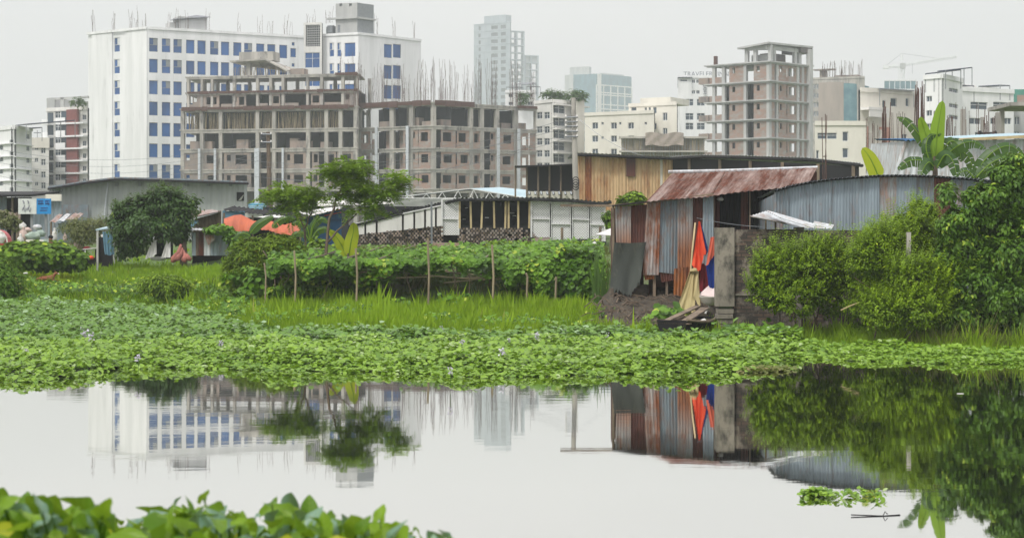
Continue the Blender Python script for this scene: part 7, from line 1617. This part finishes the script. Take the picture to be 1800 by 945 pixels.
# ------------------------------------------------------------------ grass
def grassf(label, px, Y, hmin, hmax, w, mat, lean=.35, tuft=9, spread=.09):
    """tufts: every tuft is a fan of blades leaning outwards, with bare gaps between tufts"""
    k = max(1, len(px)//tuft); px, Y = px[:k], Y[:k]; x0 = (px-CX)*Y/F
    hum = np.clip(.5+.38*np.sin(x0*1.9+2*np.sin(Y*.9))*np.sin(Y*1.4+x0*.7)+.32*np.sin(x0*5.3+Y*2.1)*np.sin(Y*3.3-x0*1.7), 0, 1)
    th = (hmin+(hmax-hmin)*rng.random(k)**1.6)*(.5+.9*hum)*(1+.7*(rng.random(k) < .05)); tone = rng.random(k)
    idx = np.repeat(np.arange(k), tuft); n = len(idx); a = rng.random(n)*6.283; rad = spread*rng.random(n)**.7
    xx = x0[idx]+np.cos(a)*rad; yy = Y[idx]+np.sin(a)*rad; zz = ground(xx, yy); h = th[idx]*(.55+.6*rng.random(n))
    ln = lean*(rad/spread*.9+.35*rng.random(n)); d = np.stack([np.cos(a)*ln+.1, np.sin(a)*ln, np.ones(n)], -1)
    y = nrm(d); nor = np.stack([rng.normal(size=n)*.6, -np.ones(n), .3*np.ones(n)], -1); z = nrm(nor-(nor*y).sum(-1, keepdims=True)*y); x = np.cross(y, z); R = np.stack([x, y, z], -1)
    ww = w/hmax; T = [(-ww*.7, 0, 0), (ww*.7, 0, 0), (ww, .45, .03), (0, 1, .30), (-ww, .45, .03)]; tf = [(0, 1, 2), (0, 2, 4), (4, 2, 3)]
    rn = np.clip(.15+.2*hum[idx]+.4*tone[idx]+.35*rng.random(n)-.05, 0, 1)
    return tag(scatter('grass', T, tf, np.stack([xx, yy, zz-.02], -1), R, h, LM[mat], None, rn), label, kind='stuff')
N = 120000; px = rng.uniform(330, 1180, N); Y1 = np.interp(px, *SHORE); Y = Y1-1.6+(np.where(px < 480, 9, 9.5))*rng.random(N)**1.2; k = (px < 1060) | (Y < Y1+1.6)
grassf('tall bright grass between the hyacinths and the trellis', px[k], Y[k], .12, .34, .013, 'grass')
N = 90000; px = rng.uniform(-260, 480, N); Y1 = np.interp(px, *SHORE); Y = Y1-1.+18*rng.random(N)**1.1
grassf('green grass on the left slope', px, Y, .08, .26, .016, 'grass')
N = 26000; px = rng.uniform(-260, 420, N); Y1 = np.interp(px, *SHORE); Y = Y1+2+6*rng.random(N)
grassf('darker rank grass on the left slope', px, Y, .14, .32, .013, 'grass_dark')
N = 26000; px = rng.uniform(480, 1070, N); Y = 50+28*rng.random(N); grassf('rough grass under and behind the trellis', px, Y, .08, .28, .018, 'grass_dry')
N = 30000; px = rng.uniform(1285, 1960, N); Y1 = np.interp(px, *SHORE); Y = Y1-.1+3.4*rng.random(N)**1.3; grassf('short bright grass at the foot of the right hand bushes', px, Y, .08, .30, .009, 'grass')
N = 14000; px = rng.uniform(1500, 1960, N); Y1 = np.interp(px, *SHORE); Y = Y1+.3+2.2*rng.random(N); grassf('tall loose grass hanging over the right bank', px, Y, .16, .42, .009, 'grass', .6)
N = 5000; px = rng.uniform(1560, 1960, N); Y1 = np.interp(px, *SHORE); Y = Y1+.3+1.6*rng.random(N); grassf('dry straw coloured stalks on the right bank', px, Y, .25, .6, .006, 'grass_dry', .6)
N = 3500; px = np.concatenate([rng.normal(95, 25, N//2), rng.normal(180, 30, N//2)]); Y = rng.normal(63, 1.0, N); grassf('pale yellow ground cover below the leafy shrub', px, Y, .08, .2, .03, 'banana_yellow')
N = 7000; px = rng.uniform(120, 420, N); Y = rng.normal(62, 1.6, N); grassf('broad yellow green weeds on the left slope', px, Y, .1, .22, .03, 'banana_new')
N = 5000; px = rng.uniform(1100, 1300, N); Y = rng.uniform(38.0, 40.4, N); grassf('grass creeping up the mud bank', px, Y, .1, .3, .01, 'grass')
N = 9000; px = rng.uniform(-300, 330, N)*1.; Y = rng.uniform(62, 80, N); grassf('rough grass around the yard', px, Y, .06, .2, .02, 'grass')

# mixed low weeds that break the grass up
for i, (lo, hi, y0, y1, n_, sz, mt, lab) in enumerate(((-200, 470, .5, 8, 9000, .11, 'vine', 'broad low weeds scattered over the left slope'), (400, 1100, .2, 4, 4500, .09, 'vine', 'broad low weeds scattered along the bright grass'), (-200, 460, 3, 9, 5000, .12, 'bush2', 'dark low weeds on the left slope'))):
    px = rng.uniform(lo, hi, n_); Y = np.interp(px, *SHORE)+rng.uniform(y0, y1, n_); xx = (px-CX)*Y/F
    k = np.array([noise.noise(Vector((float(a)*.55+i*9, float(b_)*.45, 0))) for a, b_ in zip(xx, Y)]) > .08
    xx, Y = xx[k], Y[k]; m_ = len(xx); pos = np.stack([xx, Y, ground(xx, Y)+.05+.28*rng.random(m_)], -1)
    tag(scatter('weeds', *LEAF_R, pos, basis(nrm(np.array([0, -.4, 1.])+.7*rvec(m_)), rvec(m_)), sz*(.6+.8*rng.random(m_)), LM[mt]), lab, kind='stuff')
# ------------------------------------------------------------------ taro in the foreground
def taro_mesh(seed):
    """heart shaped blade with a sunken midrib, side veins, a wavy rim and two back lobes"""
    rr = random.Random(seed); mb = MB(); cup = rr.uniform(.3, 1.5); dr = rr.uniform(.1, .6); wv = rr.uniform(.04, .10); ph = rr.random()*6; roll_ = rr.uniform(-.25, .25)
    n = 22; V = []
    for sg in (-1, 1):
        g = []
        for j in range(n+1):
            t = j/n; y = -.46+1.42*t
            if y < 0: x1 = .44*max(0, 1-((y+.06)/.42)**2)**.5 if y > -.455 else .0; x0 = .17*min(1, -y/.3)*(1 if x1 > .17 else 0)
            else: x1 = .455*max(0, 1-(y/.97)**1.9)**.85; x0 = 0
            x1 = max(x1, x0+.002)
            row = []
            for q in range(7):
                f = q/6; x = x0+(x1-x0)*f; e = x/.45; vein = .010*abs(math.sin((y*1.1-x*.8)*11))
                row.append((sg*x, y, cup*x*x*(1-.4*y)+wv*math.sin(y*8+ph+sg)*e*e+vein-dr*max(y, 0)**2*.55-.35*max(-y-.05, 0)**2+roll_*sg*x*x*1.5))
            g.append(row)
        if sg < 0: g = [list(reversed(r_)) for r_ in g]
        mb.grid(g)
    return mb
TM = []
for sdd in range(6):
    for mt in ('taro', 'taro_grey'):
        mb = taro_mesh(sdd); o = mb.build('leaf', [LM[mt]], None, smooth=True); me = o.data; bpy.data.objects.remove(o)
        at = me.attributes.new('rnd', 'FLOAT', 'POINT'); at.data.foreach_set('value', [.15+.14*sdd]*len(me.vertices)); TM.append((mt, me))
def taro(px, py, Y, size, yaw, pitch, roll, grey, root, seed):
    c = P(px, py, Y); mt = [m_ for m_ in TM if (m_[0] == 'taro_grey') == grey][seed % 6][1]
    o = bpy.data.objects.new('leaf', mt); COL.objects.link(o); o.parent = root; o.location = c-worldloc(root); o.scale = (size, size, size)
    o.rotation_euler = (pitch, roll, yaw)
    mb = MB(); z0 = gz(c.x, Y); b_ = worldloc(root); mb.tube([c, c.lerp(Vector((b_.x+.1*math.sin(seed), b_.y, z0)), .5)+Vector((.04, 0, .03)), (b_.x+.1*math.sin(seed), b_.y, z0)], [.004, .006, .009], 5)
    mb.build('stalk', [LM['taro']], root)
rr = random.Random(21)
tops = [(0, 868), (20, 885), (45, 880), (65, 868), (90, 885), (120, 890), (148, 876), (165, 895), (205, 900), (235, 912), (275, 890), (300, 885), (330, 880), (358, 864), (385, 885), (405, 905), (435, 912), (478, 872), (505, 878), (525, 895), (550, 900), (590, 895), (620, 915), (668, 898), (690, 920), (720, 928), (765, 932), (790, 935), (860, 944)]
descr = ['at the far left corner', 'with drooping bluish blade', 'with a blade tilted left', 'with a tall ribbed blade', 'low beside the ribbed blade', 'with yellowing edge', 'with a yellow withered tip', 'with broad flat blade', 'with a pointed blade rising over the water', 'with a low bluish blade', 'under the pointed blade', 'with an upright rounded blade', 'left of the tallest notched leaf', 'with the tallest notched leaf', 'with a brownish edge', 'with orange flecked blade', 'low between two tall groups', 'with a long bluish blade pointing left', 'right behind the long bluish blade', 'with a small yellow bud', 'with a rounded dark blade', 'with pale bluish upturned blade', 'low right of the pale upturned blade', 'with a single dark blade standing free', 'beneath the free standing blade', 'low near the water gap', 'with a green blade near the right end', 'last clear leaf of the row', 'barely showing at the lower edge']
for i, (px, py) in enumerate(tops):
    Y = rr.uniform(6.2, 7.4); x = X(px, Y); root = thing('taro_plant', 'foreground taro plant '+descr[i], 'taro plant', (x, Y, gz(x, Y)), 'taro plants in the foreground')
    nl = 13 if px < 740 else 3
    for k in range(nl):
        size = rr.uniform(.06, .105); hp = 0 if k == 0 else rr.uniform(8, 66)
        pp = py+size*F/Y*.42+hp; grey = (rr.random() < .3)
        taro(px+(0 if k == 0 else rr.uniform(-40, 40)), pp, Y+(.0 if k == 0 else rr.uniform(-.6, .5)), size, rr.uniform(0, 6.3), rr.choice([rr.uniform(.5, 1.3), rr.uniform(-.4, .9), rr.uniform(.6, 1.5)]), rr.uniform(-.7, .7), grey, root, rr.randint(0, 99))
N = 1500; px = rng.uniform(-250, 760, N); Y = rng.uniform(5.6, 8, N); xx = (px-CX)*Y/F
zt_ = Z(np.interp(px, [-250, 0, 350, 600, 800, 860], [925, 930, 930, 940, 968, 1000]), Y); z = ground(xx, Y)+(zt_-ground(xx, Y))*rng.random(N)**.5
tag(scatter('undergrowth', *LEAF_R, np.stack([xx, Y, z], -1), basis(nrm(np.array([0, -.6, .8])+.8*rvec(N)), nrm(np.array([0, -.3, -.5])+rvec(N))), .05+.08*rng.random(N), LM['taro'], None), 'tangled undergrowth between the taro stalks', kind='stuff')

# ------------------------------------------------------------------ person and dog
def skinned(name, verts, edges, radii, mat, root, sub=2):
    me = bpy.data.meshes.new(name); me.from_pydata(verts, edges, []); o = bpy.data.objects.new(name, me); COL.objects.link(o); o.parent = root
    sk = o.modifiers.new('skin', 'SKIN'); sb = o.modifiers.new('sub', 'SUBSURF'); sb.levels = sub; sb.render_levels = sub
    for i, r_ in enumerate(radii): me.skin_vertices[0].data[i].radius = (r_, r_)
    me.skin_vertices[0].data[0].use_root = True
    dg = bpy.context.evaluated_depsgraph_get(); dg.update(); m2 = bpy.data.meshes.new_from_object(o.evaluated_get(dg)); o.modifiers.clear(); o.data = m2
    m2.materials.append(M[mat]) if not m2.materials else None
    for p_ in m2.polygons: p_.use_smooth = True
    return o
Yp = 70.6; x = X(89, Yp); z0 = gz(x, Yp)
root = thing('person', 'person in a black top and pale trousers sitting among the sacks', 'person', (x, Yp, z0))
V = [(0, 0, .42), (0, .02, .62), (0, .03, .80), (0, 0, .92), (0, -.01, 1.0), (0, -.02, 1.1),
     (.17, .02, .83), (.24, -.06, .60), (.16, -.24, .50), (-.17, .02, .83), (-.25, -.05, .60), (-.15, -.24, .50),
     (.10, -.05, .42), (.14, -.42, .46), (.14, -.44, .06), (.15, -.58, .03), (-.10, -.05, .42), (-.15, -.40, .47), (-.15, -.42, .06), (-.16, -.56, .03)]
E = [(0, 1), (1, 2), (2, 3), (3, 4), (4, 5), (2, 6), (6, 7), (7, 8), (2, 9), (9, 10), (10, 11), (0, 12), (12, 13), (13, 14), (14, 15), (0, 16), (16, 17), (17, 18), (18, 19)]
Rd = [.14, .14, .15, .055, .085, .10, .06, .045, .035, .06, .045, .035, .085, .065, .042, .035, .085, .065, .042, .035]
skinned('body', V, E, Rd, 'skin', root)
skinned('shirt', V[:4]+[V[6], V[7], V[9], V[10]], [(0, 1), (1, 2), (2, 3), (2, 4), (4, 5), (2, 6), (6, 7)], [.155, .155, .17, .07, .075, .06, .075, .06], 'black', root)
skinned('trousers', [V[0], V[12], V[13], V[14], V[16], V[17], V[18]], [(0, 1), (1, 2), (2, 3), (0, 4), (4, 5), (5, 6)], [.15, .10, .08, .055, .10, .08, .055], 'cloth_white', root)
mb = MB(); blob(mb, (x, Yp+.02, z0+1.12), (.105, .11, .09), 2, 12, 8, .05); mb.build('hair', ['black'], root, smooth=True)
mb = MB(); mb.cb(x, Yp+.05, z0, .5, .4, .3); tag(recentre(mb.build('crate', ['wood'])), 'low wooden crate the person sits on', 'crate')

Yd = 60.2; x = X(84, Yd); z0 = gz(x, Yd)+.16
root = thing('dog', 'reddish brown dog lying in the grass with its head raised to the right', 'dog', (x, Yd, z0))
V = [(0, 0, .10), (-.16, 0, .11), (-.30, 0, .10), (.14, 0, .12), (.22, 0, .19), (.26, 0, .29), (.34, -.01, .285), (.40, -.02, .27), (-.42, 0, .05), (-.56, 0, .03), (-.68, .02, .04),
     (.16, -.08, .06), (.28, -.10, .02), (.38, -.10, .015), (.16, .08, .06), (.28, .10, .02), (.38, .10, .015), (-.26, -.10, .09), (-.14, -.14, .05), (-.26, -.16, .02), (-.16, -.17, .012), (-.26, .10, .09), (-.14, .13, .05), (-.26, .15, .02), (-.16, .16, .012)]
E = [(0, 1), (1, 2), (0, 3), (3, 4), (4, 5), (5, 6), (6, 7), (2, 8), (8, 9), (9, 10), (3, 11), (11, 12), (12, 13), (3, 14), (14, 15), (15, 16), (2, 17), (17, 18), (18, 19), (19, 20), (2, 21), (21, 22), (22, 23), (23, 24)]
Rd = [.085, .09, .085, .085, .06, .055, .035, .022, .025, .02, .015, .04, .024, .02, .04, .024, .02, .06, .045, .022, .018, .06, .045, .022, .018]
skinned('body', V, E, Rd, 'fur', root)
for s_ in (-1, 1):
    mb = MB(); c = Vector((x+.245, Yd+s_*.035, z0+.32)); mb.poly([c, c+Vector((.035, s_*.015, 0)), c+Vector((0, s_*.03, .075))]); mb.poly([c+Vector((.035, s_*.015, 0)), c, c+Vector((0, s_*.03, .075))]); mb.build('ear', ['fur'], root)
mb = MB(); blob(mb, (x+.38, Yd-.02, z0+.265), (.035, .03, .028), 1, 10, 6, .03); mb.build('muzzle', ['cream_fur'], root, smooth=True)
mb = MB(); blob(mb, P(45, 480, 60), (.09, .05, .035), 1, 10, 6, .1); tag(recentre(mb.build('litter_bag', ['cloth_white'], smooth=True)), 'small white scrap lying in the grass left of the dog', 'litter')
